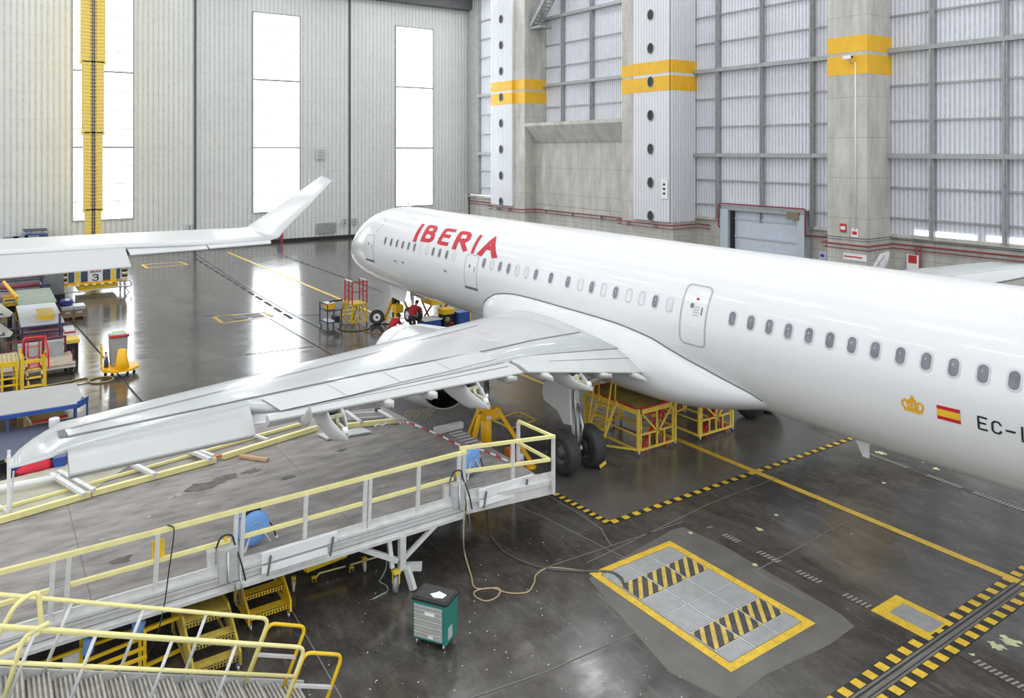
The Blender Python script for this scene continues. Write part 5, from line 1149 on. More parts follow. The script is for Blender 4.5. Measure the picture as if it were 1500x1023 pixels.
k = MB(); k.box((ix0, iy0, .0), (ix1, iy1, .009)); k.build('frame', M_GALV, h)
cols = [0, .34, .67, 1]; rows = [0, .15, .34, .52, .72, .9, 1]; colr = [(0, 0, 0), (1, 1, 1), (0, 0, 0), (0, 0, 0), (1, 1, 1), (0, 0, 0)]
for c in range(3):
    for r in range(6):
        a = (ix0 + (ix1 - ix0) * rows[r] + .015, iy0 + (iy1 - iy0) * cols[c] + .02); b = (ix0 + (ix1 - ix0) * rows[r + 1] - .015, iy0 + (iy1 - iy0) * cols[c + 1] - .02)
        k = MB(); stp = colr[r][c]; k.m = 0 if not stp else 2; k.box((a[0], a[1], .009), (b[0], b[1], .016))
        if stp:
            k.m = 3; n = 4
            for j in range(n):
                pass
            nn = Vector((.66, .75)); rect = [(a[0], a[1]), (b[0], a[1]), (b[0], b[1]), (a[0], b[1])]; vals = [x * nn.x + y * nn.y for x, y in rect]; lo, hi = min(vals), max(vals); st_ = .2; u = lo - .02
            while u < hi:
                P_ = clip(rect, nn, u, u + st_ * .42)
                if P_: k.quad(*[(x, y, .0175) for x, y in P_])
                u += st_
        else:
            k.m = 1; n = int((b[1] - a[1]) / .06)
            for j in range(n): y = a[1] + .03 + j * .06; k.quad((a[0] + .01, y, .0175), (b[0] - .01, y + .0, .0175), (b[0] - .01, y + .022, .0175), (a[0] + .01, y + .022, .0175))
        k.build('cover_panel', [M_PLATE, M_RIB, mat('panel_black', (.07, .068, .065), .55, .2, var=.3, scale=8), mat('panel_yellow', (.6, .42, .08), .55, var=.2, scale=9)], h)
h2 = thing('floor_hatch', 'small steel floor cover with wide yellow border beside the rail track', 'hatch', (31.1, -3, 0)); q = [G(*p) for p in ((1276, 893), (1316, 874), (1392, 912), (1350, 936))]
k = MB(); k.box((30.55, -3.5, .002), (31.62, -2.58, .008)); k.build('painted_border', M_PAINTY, h2)
k = MB(); k.box((30.8, -3.27, .008), (31.58, -2.76, .016)); 
k.m = 1
for i in range(11):
    for j in range(7): x, y = 30.84 + i * .068, -3.23 + j * .07; k.quad((x, y, .0175), (x + .035, y + .012, .0175), (x + .05, y + .04, .0175), (x + .015, y + .028, .0175))
k.build('cover_panel', [M_PLATE, M_RIB], h2)
# ================================================================== GROUND EQUIPMENT
# wing jack
jc = Vector((20.6, -6.05, 0)); t = thing('wing_jack', 'tall yellow tripod jack standing under the wing beside the dock', 'jack', jc)
k = MB(); k.cyl(jc + UP * .25, jc + UP * 1.72, .155, seg=20); k.lathe(jc, (0, 0, 1), [(1.72, .155), (1.76, .17), (1.8, .12)], 20); k.build('cylinder', M_ORANGE, t)
k = MB(); k.cyl(jc + UP * 1.75, jc + UP * 2.3, .1, seg=16); k.cyl(jc + UP * 2.3, jc + UP * 3.1, .075, seg=16); k.build('ram', M_CHROME, t)
k = MB(); k.cyl(jc + UP * 1.42, jc + UP * 1.52, .158, seg=20); k.build('white_band', M_PAPER, t)
for i in range(3):
    a = math.radians((-62, 58, 178)[i]); d = Vector((math.cos(a), math.sin(a), 0)); k = MB(); k.beam(jc + d * .36 + UP * 1.62, jc + d * 1.3 + UP * .12, .11, .1); s = Vector((-d.y, d.x, 0))
    for g in (-1, 1): k.prism([jc + d * .13 + UP * 1.66 + s * (.07 * g), jc + d * .3 + UP * 1.74 + s * (.07 * g), jc + d * .42 + UP * 1.66 + s * (.07 * g), jc + d * .42 + UP * 1.5 + s * (.07 * g), jc + d * .13 + UP * 1.4 + s * (.07 * g)], s * .02)
    o = k.build('leg', M_ORANGE, t); k = MB(); k.cyl(jc + d * .33 + UP * 1.63 - s * .1, jc + d * .33 + UP * 1.63 + s * .1, .035); k.build('pivot_pin', M_STEEL, o)
    k = MB(); k.lathe(jc + d * 1.27, (0, 0, 1), [(0, .16), (.04, .16), (.12, .06)], 16); k.build('foot', M_ORANGE, o); k = MB(); k.beam(jc + d * .18 + UP * .32, jc + d * 1.2 + UP * .12, .06); k.build('tie_bar', M_ORANGE, o)
p = G(728, 690); p = jc + Vector((.75, .35, 0)); k = MB(); k.box(p + Vector((-.12, -.15, .3)), p + Vector((.12, .05, .75))); k.cyl(p + Vector((.0, .2, .3)), p + Vector((0, .2, .62)), .11); k.box(p + Vector((-.15, -.2, .1)), p + Vector((.15, .35, .3))); k.build('pump_unit', mat('pump_orange', (.75, .2, .02), .5), t)
k = MB(); k.cyl(p + Vector((.1, .22, .3)), p + Vector((.1, .22, .6)), .115, seg=16); k.build('pump_reservoir', M_ALU, t)
# wheel chocks
def chock(px, py, label):
    c = G(px, py); t = thing('wheel_chock', label, 'chock', c, .4); k = MB(); k.prism([(-.1, -.22, .0), (.1, -.22, 0), (.04, -.22, .13), (-.04, -.22, .13)], (0, .44, 0)); k.build('block', M_BLACK, t, local=True); k = MB(); k.prism([(.045, -.2, .11), (.085, -.2, .035), (.09, -.2, .04), (.05, -.2, .12)], (0, .4, 0)); k.build('stripe', M_YEL, t, local=True)
    k = MB(); k.tube(spline([(.1, .2, .05), (.3, .3, .012), (.42, .2, .012), (.5, .35, .012)], 5), .012, 6); k.build('cord', M_BLACK, t, local=True)
chock(880, 684, 'black and yellow wheel chock in front of the inner main wheel')
# red and yellow work stands under the fuselage
def stand(label, x0, x1, y0, y1, h, ladder):
    t = thing('work_stand', label, 'platform', ((x0 + x1) / 2, (y0 + y1) / 2, 0))
    k = MB(); k.box((x0, y0, h - .04), (x1, y1, h)); k.build('deck', mat('stand_deck', (.45, .34, .1), .7, var=.25, scale=4, dirt=(.2, .16, .1), dirt_amt=.5), t)
    k = MB()
    for a, b in (((x0, y0), (x1, y0)), ((x1, y0), (x1, y1)), ((x1, y1), (x0, y1)), ((x0, y1), (x0, y0))): k.beam((*a, h + .0), (*b, h + .0), .05, .05)
    k.build('deck_edge', M_RED, t); k = MB()
    for a, b in (((x0, y0), (x1, y0)), ((x1, y0), (x1, y1)), ((x1, y1), (x0, y1)), ((x0, y1), (x0, y0))): k.beam((*a, h - .1), (*b, h - .1), .05, .14); k.beam((*a, .16), (*b, .16), .06)
    k.build('frame', M_YEL2, t)
    for x, y in ((x0, y0), (x1, y0), (x1, y1), (x0, y1)):
        k = MB(); k.beam((x, y, .14), (x, y, h), .07); k.beam((x, y + (.1 if y == y0 else -.1), .14), (x, y + (.1 if y == y0 else -.1), h), .05); k.build('post', M_YEL2, t); castor((x, y + (.02 if y == y0 else -.02), .075), .075, .04, t, m=M_STEEL, ax=(.3, 1, 0))
        k = MB(); s = 1 if y == y0 else -1; k.beam((x, y + s * .35, .28), (x, y + s * .35, .01), .045); k.build('stabiliser', M_RED, t)
    k = MB(); k.beam((x1, y0 + .12, .6), (x1, y1 - .1, .6), .045); k.beam((x1, y0 + .2, h - .2), (x1, (y0 + y1) / 2, .6), .045); k.beam((x1, y1 - .15, h - .15), (x1, (y0 + y1) / 2, .5), .045)
    for f in (.3, .5, .7): k.beam((x1, y0 + (y1 - y0) * f, .16), (x1, y0 + (y1 - y0) * f, .6), .04)
    k.beam((x1, (y0 + y1) / 2, .6), (x1, (y0 + y1) / 2, h - .1), .045); k.beam((x0, y0, .6), (x1, y0, .6), .04); k.beam((x0, y0, h - .2), (x0 + .5, y0, .6), .04); k.build('brace', M_YEL2, t)
    k = MB(); k.beam((x1 - .08, y0 + .25, .2), (x1 - .08, y1 - .45, h - .15), .09, .05); k.beam((x1 - .1, y0 + .35, h - .25), (x1 - .1, y1 - .3, h - .3), .04); k.beam((x1 - .1, y1 - .4, .15), (x1 - .1, y1 - .4, h - .2), .05); k.beam((x1 - .1, y0 + .2, h - .4), (x1 - .1, y1 - .4, h - .45), .035); k.beam((x1 - .08, y0 + .9, .2), (x1 - .08, y0 + .6, .7), .05); k.build('red_strut', M_RED, t)
    k = MB(); k.tube([(x1 - .3, y0 + .3, h - .3), (x1 - .3, y0 + .5, .5), (x1 - .25, y0 + 1.0, .45), (x1 - .3, y0 + 1.3, h - .5)], .015); k.build('cable_loop', M_ALU, t)
    if ladder:
        la, lb = ladder; k = MB()
        for x in (la, lb): k.beam((x, y0 - .62, .2), (x, y0 - .02, h + .02), .06, .05)
        k.build('ladder_side', M_YEL2, t)
        for i in range(4): f = (i + .25) / 4; k = MB(); yy = y0 - .62 + .6 * f; zz = .2 + (h - .2) * f; k.box((la, yy - .09, zz), (lb, yy + .09, zz + .05)); k.build('ladder_tread', M_YEL2, t)
        for x in (la, lb): k = MB(); k.tube(rpath([(x, y0 - .1, h - .2), (x, y0 - .06, h + .62), (x, y0 - .22, h + .62), (x, y0 - .5, .62), (x, y0 - .38, .62)], .1, 5), .025); k.build('grab_rail', M_YEL, t)
        k = MB(); k.beam((la, y0 - .6, .18), (lb, y0 - .6, .18), .06); k.beam((lb, y0 - .6, .18), (x1, y0 - .04, .2), .05); k.beam((la, y0 - .6, .18), (la, y0, .2), .05); k.build('ladder_foot', M_YEL2, t)
    return t
stand('yellow work stand with red edging and side ladder beside the main wheels', 20.0, 22.4, -1.9, -.35, 1.38, (20.75, 21.5))
stand('small yellow work stand under the tail end of the belly fairing', 20.6, 22.6, .5, 2.05, 1.3, None)
# ------------------------------------------------------------------ around the nose gear
def wheel_loose():
    t = thing('wheel_assembly', 'spare nose wheel with white hub standing on the floor by the nose jack', 'wheel', (2.15, -.95, 0)); ax = (.95, -.5, .18)
    k = MB(); c = Vector((2.15, -.95, .385)); k.lathe(c, ax, [(-.03, .19), (-.09, .19), (-.11, .26), (-.1, .34), (-.06, .375), (0, .385), (.06, .375), (.1, .34), (.11, .26), (.09, .19), (.03, .19)], 32); k.build('tyre', M_TYRE, t)
    k = MB(); k.lathe(c, ax, [(-.08, .2), (.085, .2), (.1, .18), (.07, .15), (.06, .08), (.1, .07), (.1, .03)], 24); k.build('hub', M_PAPER, t)
    k = MB(); k.lathe(c, ax, [(.085, .07), (.104, .06), (.104, .01)], 16); k.build('hub_cap', M_DARK, t)
wheel_loose()
t = thing('nose_jack', 'yellow tripod jack holding up the aircraft nose', 'jack', (2.6, 0, 0)); jc = Vector((2.6, 0, 0)); k = MB(); k.cyl(jc + UP * .15, jc + UP * 1.35, .14, seg=16); k.build('cylinder', M_ORANGE, t); k = MB(); k.cyl(jc + UP * 1.3, jc + UP * 2.32, .07); k.build('ram', M_CHROME, t)
for a in (205, 325, 85): d = Vector((math.cos(math.radians(a)), math.sin(math.radians(a)), 0)); k = MB(); k.beam(jc + d * .1 + UP * 1.7, jc + d * .9 + UP * .05, .13, .1); k.beam(jc + d * .1 + UP * .3, jc + d * .8 + UP * .15, .05); k.build('leg', M_ORANGE, t)
k = MB(); k.box((2.45, -.2, 1.25), (2.75, .2, 1.75)); k.box((3.0, -.5, .75), (3.5, -.1, 1.15)); k.build('jack_head', M_YEL, t); k = MB(); k.box((2.7, -.35, .4), (2.95, -.05, 1.5)); k.build('pump_unit', M_DARK, t)
t = thing('service_cart', 'navy two-shelf service cart with yellow case on top left of the step stand', 'cart', (1.3, -3.1, 0)); x0, x1, y0, y1 = .8, 1.85, -3.5, -2.75
for z in (.35, .95): k = MB(); k.box((x0, y0, z - .05), (x1, y1, z)); k.build('shelf', M_NAVY, t)
k = MB()
for x in (x0, x1):
    for y in (y0, y1): k.beam((x, y, .12), (x, y, 1.25 if y == y0 else 1.0), .05)
k.beam((x0, y0, 1.25), (x1, y0, 1.25), .04); k.build('frame_bar', M_NAVY, t)
for x in (x0 + .05, x1 - .05):
    for y in (y0 + .05, y1 - .05): castor((x, y, .08), .08, .04, t)
def small(name, label, cat, parts, group=None):
    o = thing(name, label, cat, parts[0][1], group=group)
    for nm, a, b, m in parts: k = MB(); k.rbox(a, b, .03); k.build(nm, m, o)
    return o
o = small('tool_case', 'yellow tool case on top of the navy service cart', 'case', [('case', (1.0, -3.4, .95), (1.5, -2.95, 1.22), M_ORANGE), ('lid', (.98, -3.42, 1.22), (1.52, -2.93, 1.26), M_PAPER)]); k = MB(); k.tube([(1.3, -3.2, 1.28), (1.4, -3.0, 1.34), (1.2, -2.7, 1.28), (1.3, -2.45, 1.32)], .04); k.build('hose', M_BLACK, o)
small('parts_tray', 'white tray on the lower shelf of the navy service cart', 'tray', [('tray', (1.1, -3.45, .35), (1.8, -3.1, .42), M_PAPER)]); small('toolbox', 'black toolbox on the lower shelf of the navy service cart', 'box', [('case', (1.2, -3.05, .35), (1.8, -2.8, .6), M_BLACK)])
# step stand with red rails
t = thing('step_stand', 'yellow step stand with tall red guard rails beside the aircraft nose', 'steps', (1.3, -1.8, 0)); x0, x1, y0, y1, h = .95, 1.9, -2.2, -1.4, 1.15
k = MB(); k.box((x0, y0, h - .06), (x1, y1, h)); k.build('deck', M_YEL2, t); k = MB()
for x in (x0, x1):
    for y in (y0, y1): k.beam((x, y, .15), (x, y, h), .06)
for y in (y0, y1): k.beam((x0, y, .2), (x1, y, .2), .05); k.beam((x1, y, .2), (x0, y, h), .045); k.beam((x0 - .8, y, .15), (x0, y, h), .06); k.beam((x0 - .8, y, .15), (x0, y, .18), .05)
k.beam((x1, y0, .2), (x1, y1, .2), .05); k.beam((x1, y0, h - .05), (x1, y1, h - .05), .06); k.beam((x1, y0, .2), (x1, y1, h - .1), .04); k.build('frame', M_YEL, t)
for i in range(4): k = MB(); f = (i + .5) / 4; k.box((x0 - .8 + .8 * f - .1, y0, .15 + (h - .15) * f), (x0 - .8 + .8 * f + .1, y1, .15 + (h - .15) * f + .04)); k.build('tread', M_YEL2, t)
for y in (y0, y1):
    k = MB()
    for x in (x0, x0 + .48, x1): k.beam((x, y, h), (x, y, 2.3), .05)
    for z in (1.45, 1.75, 2.02): k.beam((x0, y, z), (x1, y, z), .035)
    o = k.build('guard_rail', M_RED, t); k = MB(); k.beam((x0, y, 2.31), (x1, y, 2.31), .06); k.build('white_top', M_PAPER, o)
k = MB(); k.beam((x1, y0, 2.25), (x1, y1, 2.25), .045); k.beam((x1, y0, 1.75), (x1, y1, 1.75), .035); k.build('end_rail', M_RED, t)
for x, y in ((x1, y0), (x1, y1), (x0 - .8, y0), (x0 - .8, y1)): castor((x, y, .08), .08, .04, t)
# scissor lift, cabinets
t = thing('scissor_lift', 'yellow scissor lift table behind the nose gear', 'lift', (3.4, 1.6, 0)); k = MB(); k.box((2.9, 1.2, 1.05), (4.1, 2.3, 1.3)); k.build('table', M_YEL, t); k = MB()
for y in (1.25, 2.2): k.beam((3.0, y, .15), (4.0, y, 1.05), .07); k.beam((4.0, y, .15), (3.0, y, 1.05), .07)
for x in (3.0, 4.0): k.beam((x, 1.25, .15), (x, 2.2, .15), .06)
k.build('scissor_arm', mat('orange_red', (.7, .12, .02), .5), t); k = MB(); k.box((2.8, 1.15, .05), (4.2, 2.35, .15)); k.build('base', M_DARK, t); k = MB(); k.box((3.0, 1.3, 1.3), (3.3, 1.5, 1.9)); k.box((3.6, 1.3, 1.3), (3.75, 2.2, 1.85)); k.build('white_panel', M_PAPER, t)
t = thing('tool_bench', 'blue tool bench with white top beside the crouching worker', 'bench', (4.5, .75, 0)); k = MB(); k.rbox((4.1, .35, .12), (4.95, 1.3, .5), .03); k.build('body', M_BLUE, t); k = MB(); k.rbox((4.05, .3, .5), (5, 1.35, .54), .03); k.build('top', M_PAPER, t)
for x, y in ((4.2, .45), (4.85, .45), (4.2, 1.2), (4.85, 1.2)): castor((x, y, .06), .06, .04, t)
t = thing('tool_cabinet', 'blue steel cabinet with yellow edge under the front fuselage', 'cabinet', (5.0, 2.45, 0)); k = MB(); k.rbox((4.7, 2.1, .08), (5.3, 2.75, .78), .03); k.build('body', M_BLUE, t); k = MB(); k.box((4.7, 2.75, .08), (5.31, 2.82, .82)); k.build('yellow_edge', M_YEL, t); k = MB(); k.box((5.3, 2.2, .2), (5.31, 2.65, .7)); k.build('door', M_BLUE, t)
for x, y in ((4.8, 2.2), (5.2, 2.2), (4.8, 2.65), (5.2, 2.65)): castor((x, y, .045), .045, .03, t)
t = thing('power_unit', 'dark machine with long yellow case on top between the blue bench and blue cabinet', 'machine', (4.7, 1.75, 0)); k = MB(); k.rbox((4.4, 1.42, .1), (5.0, 2.02, .7), .05); k.build('housing', M_DARK, t); k = MB(); k.lathe((5.0, 1.6, .45), (1, 0, 0), [(0, .14), (.06, .14), (.07, .05)], 16); k.build('reel', mat('olive_reel', (.3, .28, .08), .5), t); k = MB(); k.rbox((4.3, 1.42, .7), (4.95, 2.08, .95), .04); k.build('yellow_case', M_YEL, t); k = MB(); k.box((5.0, 1.75, .2), (5.04, 2.0, .3)); k.build('red_tube', M_RED, t)
for x, y in ((4.5, 1.5), (4.9, 1.5), (4.5, 1.95), (4.9, 1.95)): castor((x, y, .05), .05, .03, t)
hose('floor_hose', 'reddish hose curling on the floor in front of the spare nose wheel', [(2.6, -1.9, .02), (3.3, -2.1, .02), (4.3, -1.6, .02), (5.0, -1.2, .02)], .03, mat('hose_rust', (.3, .12, .06), .6))
hose('floor_hose', 'black cable trailing across the floor below the step stand', [(1.9, -3.0, .02), (2.8, -2.8, .02), (3.0, -1.9, .02), (2.2, -1.2, .02), (2.4, -.3, .02)], .02, M_BLACK)
# ------------------------------------------------------------------ people
M_SKIN = mat('skin', (.5, .3, .22), .6, var=.05); M_SHIRT = mat('red_work_shirt', (.5, .02, .03), .8, var=.1, scale=8); M_TROU = mat('dark_trousers', (.03, .03, .035), .85, var=.2, scale=8); M_HAIR = mat('dark_hair', (.03, .022, .018), .7, var=.3, scale=30); M_SHOE = M_BLACK
def skin_mesh(name, J, E_, m, parent, root=0, sub=2):
    me = bpy.data.meshes.new(name); me.from_pydata([tuple(j[:3]) for j in J], E_, []); me.materials.append(m); o = bpy.data.objects.new(name, me); COL.objects.link(o); o.parent = parent
    md = o.modifiers.new('skin', 'SKIN'); md.use_smooth_shade = True
    for i, v in enumerate(me.skin_vertices[0].data): r = J[i][3]; v.radius = (r, r) if not isinstance(r, tuple) else r; v.use_root = (i == root)
    s = o.modifiers.new('sub', 'SUBSURF'); s.levels = sub; s.render_levels = sub; return o
def person(label, loc, rz, J):
    """J: named joints (local, metres); front is +X"""
    t = thing('person', label, 'person', loc, rz); V = {n: Vector(p) for n, p in J.items()}
    names = ['pelvis', 'waist', 'chest', 'neck', 'head0', 'head1']; R = {'pelvis': (.14, .12), 'waist': (.13, .105), 'chest': (.155, .115), 'neck': .055, 'head0': .08, 'head1': .07}
    P = [(*V[n], R[n]) for n in names]; E_ = [(0, 1), (1, 2), (2, 3), (3, 4), (4, 5)]
    def add(n, r, par): P.append((*V[n], r)); E_.append((par, len(P) - 1)); return len(P) - 1
    for s in 'lr':
        i = add('sh' + s, .062, 2); i = add('el' + s, .043, i); w = add('wr' + s, .03, i); d = (V['wr' + s] - V['el' + s]).normalized(); h = V['wr' + s] + d * .07; V['hand' + s] = h; hi = add('hand' + s, (.04, .02), w)
        sd = d.cross(Vector((0, 0, 1))); sd = sd.normalized() if sd.length > .1 else Vector((0, 1, 0)); dn = d.cross(sd).normalized()
        for q, (o_, l_) in enumerate(((-.03, .075), (-.01, .085), (.01, .08), (.03, .065))):
            V['f'] = h + d * .035 + sd * o_; f = add('f', .009, hi); V['f'] = h + d * (.035 + l_ * .6) + sd * o_ * 1.1 + dn * .01; f = add('f', .008, f); V['f'] = h + d * (.03 + l_ * .9) + sd * o_ * 1.1 + dn * .035; add('f', .007, f)
        V['f'] = h + sd * .05 - d * .01; f = add('f', .01, hi); V['f'] = h + sd * .065 + d * .035 + dn * .02; add('f', .009, f)
        i = add('hip' + s, .085, 0); i = add('kn' + s, .058, i); a = add('an' + s, .04, i); f = V['an' + s] + Vector((.14, 0, -.05)); V['ft' + s] = f; add('ft' + s, (.04, .03), a)
    b = skin_mesh('body', P, E_, M_SKIN, t)
    Sx = [(*V['pelvis'], (.165, .145)), (*V['waist'], (.17, .15)), (*V['chest'], (.205, .165)), (*(V['chest'].lerp(V['neck'], .75)), .085)]; Es = [(0, 1), (1, 2), (2, 3)]
    for s in 'lr': Sx += [(*V['sh' + s], .095), (*V['sh' + s].lerp(V['el' + s], .75), .068)]; n = len(Sx); Es += [(2, n - 2), (n - 2, n - 1)]
    skin_mesh('shirt', Sx, Es, M_SHIRT, t)
    Tx = [(*V['pelvis'], (.155, .135)), (*V['pelvis'].lerp(V['waist'], .35), (.15, .128))]; Et = [(0, 1)]
    for s in 'lr': Tx += [(*V['hip' + s], .1), (*V['kn' + s], .075), (*V['an' + s].lerp(V['kn' + s], .05), .06)]; n = len(Tx); Et += [(0, n - 3), (n - 3, n - 2), (n - 2, n - 1)]
    skin_mesh('trousers', Tx, Et, M_TROU, t)
    hd = (V['head1'] - V['head0']).normalized(); k = MB(); c = V['head0'].lerp(V['head1'], .6); fwd = J.get('face', Vector((1, 0, 0))); fwd = Vector(fwd).normalized()
    k.loft([[c + hd * (.125 * math.sin(e)) + (fwd * math.cos(a) + fwd.cross(hd) * math.sin(a)) * (.1 * max(.02, math.cos(e))) - fwd * (.025 if math.cos(a) > 0 else .012) for a in [2 * math.pi * i / 16 for i in range(16)]] for e in [-.35 + 1.9 * j / 8 for j in range(9)]]); k.build('hair', M_HAIR, t, local=True)
    k = MB(); fc = c - hd * .05 + fwd * .085
    k.lathe(fc - hd * .01, fwd, [(0, .018), (.02, .012), (.035, .004)], 8); k.m = 1
    for s in (-1, 1): k.lathe(fc + hd * .03 + fwd.cross(hd) * (.032 * s) - fwd * .01, fwd, [(0, .013), (.008, .009), (.01, .002)], 8)
    k.m = 2; q = fwd.cross(hd); k.beam(fc - hd * .05 - q * .022, fc - hd * .05 + q * .022, .012); k.build('face', [M_SKIN, M_BLACK, mat('lips', (.4, .15, .13), .6)], t, local=True)
    for s in 'lr':
        k = MB(); a = V['an' + s]; k.prism([a + Vector((-.09, -.05, -.1)), a + Vector((.2, -.055, -.1)), a + Vector((.22, 0, -.1)), a + Vector((.2, .055, -.1)), a + Vector((-.09, .05, -.1))], (0, 0, .09)); k.build('shoe', M_SHOE, t, local=True)
    return t
person('person in red shirt and dark trousers bending over beside the nose wheel', (5.25, -.5, 0), math.radians(125), {'pelvis': (-.08, 0, .93), 'waist': (.02, 0, 1.06), 'chest': (.22, 0, 1.27), 'neck': (.36, 0, 1.4), 'head0': (.45, 0, 1.46), 'head1': (.54, 0, 1.56), 'face': (1, 0, -.5), 'shl': (.25, .19, 1.3), 'ell': (.42, .27, 1.08), 'wrl': (.6, .2, .95), 'shr': (.25, -.19, 1.3), 'elr': (.45, -.26, 1.1), 'wrr': (.64, -.16, 1.0), 'hipl': (-.08, .1, .88), 'knl': (.08, .13, .5), 'anl': (-.06, .14, .11), 'hipr': (-.08, -.1, .88), 'knr': (-.02, -.16, .48), 'anr': (-.22, -.18, .11)})
person('person in red shirt crouching low in front of the nose gear', (4.8, -1.3, 0), math.radians(110), {'pelvis': (-.2, 0, .36), 'waist': (-.1, 0, .5), 'chest': (.12, 0, .68), 'neck': (.27, 0, .78), 'head0': (.36, 0, .82), 'head1': (.46, 0, .9), 'face': (1, 0, -.4), 'shl': (.14, .19, .7), 'ell': (.34, .26, .5), 'wrl': (.55, .18, .5), 'shr': (.14, -.19, .7), 'elr': (.36, -.24, .52), 'wrr': (.56, -.12, .55), 'hipl': (-.18, .1, .34), 'knl': (.2, .18, .46), 'anl': (.0, .17, .11), 'hipr': (-.18, -.1, .34), 'knr': (.14, -.18, .3), 'anr': (-.18, -.17, .11)})
# ================================================================== LEFT SIDE EQUIPMENT
# wheeled base with bin and cone
c = Vector((4.3, -13.2, 0)); t = thing('castor_base', 'yellow octagonal castor base carrying a grey bin on the wet floor', 'trolley', c); P = [c + Vector((math.cos(a) * .78, math.sin(a) * .72, .2)) for a in [math.pi / 8 + i * math.pi / 4 for i in range(8)]]
k = MB(); k.prism(P, (0, 0, .09)); k.build('rim', M_ORANGE, t); k = MB(); k.prism([c + (p - c) * .9 + UP * .02 for p in P], (0, 0, .002 + .07)); k.build('base_plate', mat('plywood_brown', (.4, .28, .15), .7, var=.15), t)
for a in (0, 90, 180, 270): a = math.radians(a + 20); castor(c + Vector((math.cos(a) * .62, math.sin(a) * .58, .09)), .09, .05, t)
k = MB(); k.prism([c + Vector((-.75, -.62, .3)), c + Vector((-.55, -.62, .3)), c + Vector((-.55, -.62, 1.15)), c + Vector((-.75, -.62, 1.15))], (0, .04, 0)); k.beam(c + Vector((-.2, -.62, .3)), c + Vector((-.2, -.62, 1.1)), .045); k.beam(c + Vector((.05, -.66, .3)), c + Vector((.05, -.66, 1.15)), .045); k.beam(c + Vector((-.65, -.62, .85)), c + Vector((.05, -.64, .85)), .06); k.build('side_rack', M_YEL, t)
b = c + Vector((-.15, 0.0, 0)); o = thing('waste_bin', 'tall grey bin with coloured papers and red rim on the yellow base', 'bin', b + UP * .3); k = MB(); k.loft([[b + Vector((x * s, y * s, z)) for x, y in ((-.6, -.34), (.14, -.34), (.14, .3), (-.6, .3))] for z, s in ((.3, .85), (1.5, 1.0))], smooth=False); k.build('body', mat('bin_grey', (.33, .35, .37), .5, var=.1), o)
k = MB()
for i, (dx, m) in enumerate(((-.5, 0), (-.34, 1), (-.16, 2))): k.m = m; k.prism([b + Vector((dx, -.22, 1.48)), b + Vector((dx + .2, -.22, 1.48)), b + Vector((dx + .17, -.2, 1.6 - i * .03)), b + Vector((dx + .02, -.2, 1.66 - i * .03))], (0, .42, 0))
k.build('contents', [M_PAPER, mat('lime_sheet', (.6, .6, .2), .6), mat('teal_sheet', (.35, .5, .5), .6)], o); k = MB(); k.tube([b + Vector((.15, -.37, 1.5)), b + Vector((.16, .34, 1.5))], .06); k.build('red_rim', M_RED, o)
cc = c + Vector((.42, .02, 0)); o = thing('traffic_cone', 'fluted yellow cone standing on the octagonal base', 'cone', cc + UP * .29); k = MB(); n = 28
k.loft([[cc + Vector((math.cos(2 * math.pi * i / n) * r * (1 - .1 * (i % 4 == 0)), math.sin(2 * math.pi * i / n) * r * (1 - .1 * (i % 4 == 0)), z)) for i in range(n)] for z, r in ((.3, .27), (.55, .23), (1.05, .15), (1.07, .1))]); k.build('cone', M_ORANGE, o)
for i, (dx, dy, h_, m, lb) in enumerate(((-.45, -.45, .5, M_PAPER, 'white bottle beside the grey bin on the yellow base'), (-.1, -.48, .38, M_NAVY, 'dark bottle beside the grey bin on the yellow base'))):
    q = c + Vector((dx, dy, .29)); o = thing('bottle', lb, 'bottle', q); k = MB(); k.lathe(q, (0, 0, 1), [(0, .08), (h_ * .7, .08), (h_ * .8, .04), (h_ * .95, .035)], 12); k.build('body', m, o); k = MB(); k.lathe(q + UP * h_ * .95, (0, 0, 1), [(0, .04), (h_ * .12, .04)], 10); k.build('cap', M_RED, o)
# numbered docking unit
X3 = -15.6; ya, yb = -13.75, -10.15; t = thing('docking_unit', 'yellow docking cabin with black banded end posts and number 3 board', 'dock', (X3, -12, 0)); D3 = 2.2
k = MB(); k.box((X3 - D3, ya, .66), (X3 + .1, yb, .80)); k.box((X3 - .05, ya, 2.3), (X3, yb, 2.4)); k.build('yellow_sill', M_ORANGE, t)
k = MB(); k.box((X3 - D3 + .1, ya + .9, .30), (X3 + .02, yb - .5, .62)); k.build('yellow_skirt', M_YEL, t)
k = MB(); k.box((X3 - D3, ya, 2.4), (X3, yb, 2.5)); k.box((X3 - D3, ya, .80), (X3 - D3 + .05, yb, 2.4)); k.build('cabin_shell', M_STRUT, t)
for y in (ya + .12, yb - .12):
    k = MB()
    for i in range(9): k.m = i % 2; k.cyl((X3, y, .80 + i * .165), (X3, y, .80 + (i + 1) * .165), .17, seg=14)
    k.build('banded_post', [mat('cream_band', (.8, .66, .38), .5), M_BLACK], t)
ys = [ya + .3, ya + .72, ya + .98, ya + 1.45, ya + 2.2, ya + 2.72, ya + 2.95, yb - .32]
for i in range(len(ys) - 1):
    a, b = ys[i], ys[i + 1]
    if i in (1, 5): k = MB(); k.box((X3 - .06, a, .80), (X3 + .02, b, 2.3)); k.build('yellow_mullion', M_YEL2, t); continue
    if i == 3: continue
    k = MB(); k.box((X3 - .04, a + .04, .86), (X3 - .02, b - .04, 2.28)); o = k.build('cabin_pane', mat('cabin_glass', (.06, .08, .12), .08, var=.4, scale=1.5), t); k = MB()
    for y in (a + .02, b - .02): k.box((X3 - .05, y - .03, .82), (X3 + .01, y + .03, 2.3))
    k.build('pane_frame', M_ALU, o)
k = MB(); k.box((X3 - .02, ys[3], .82), (X3 + .06, ys[4], 2.2)); k.build('number_board', M_PAPER, t)
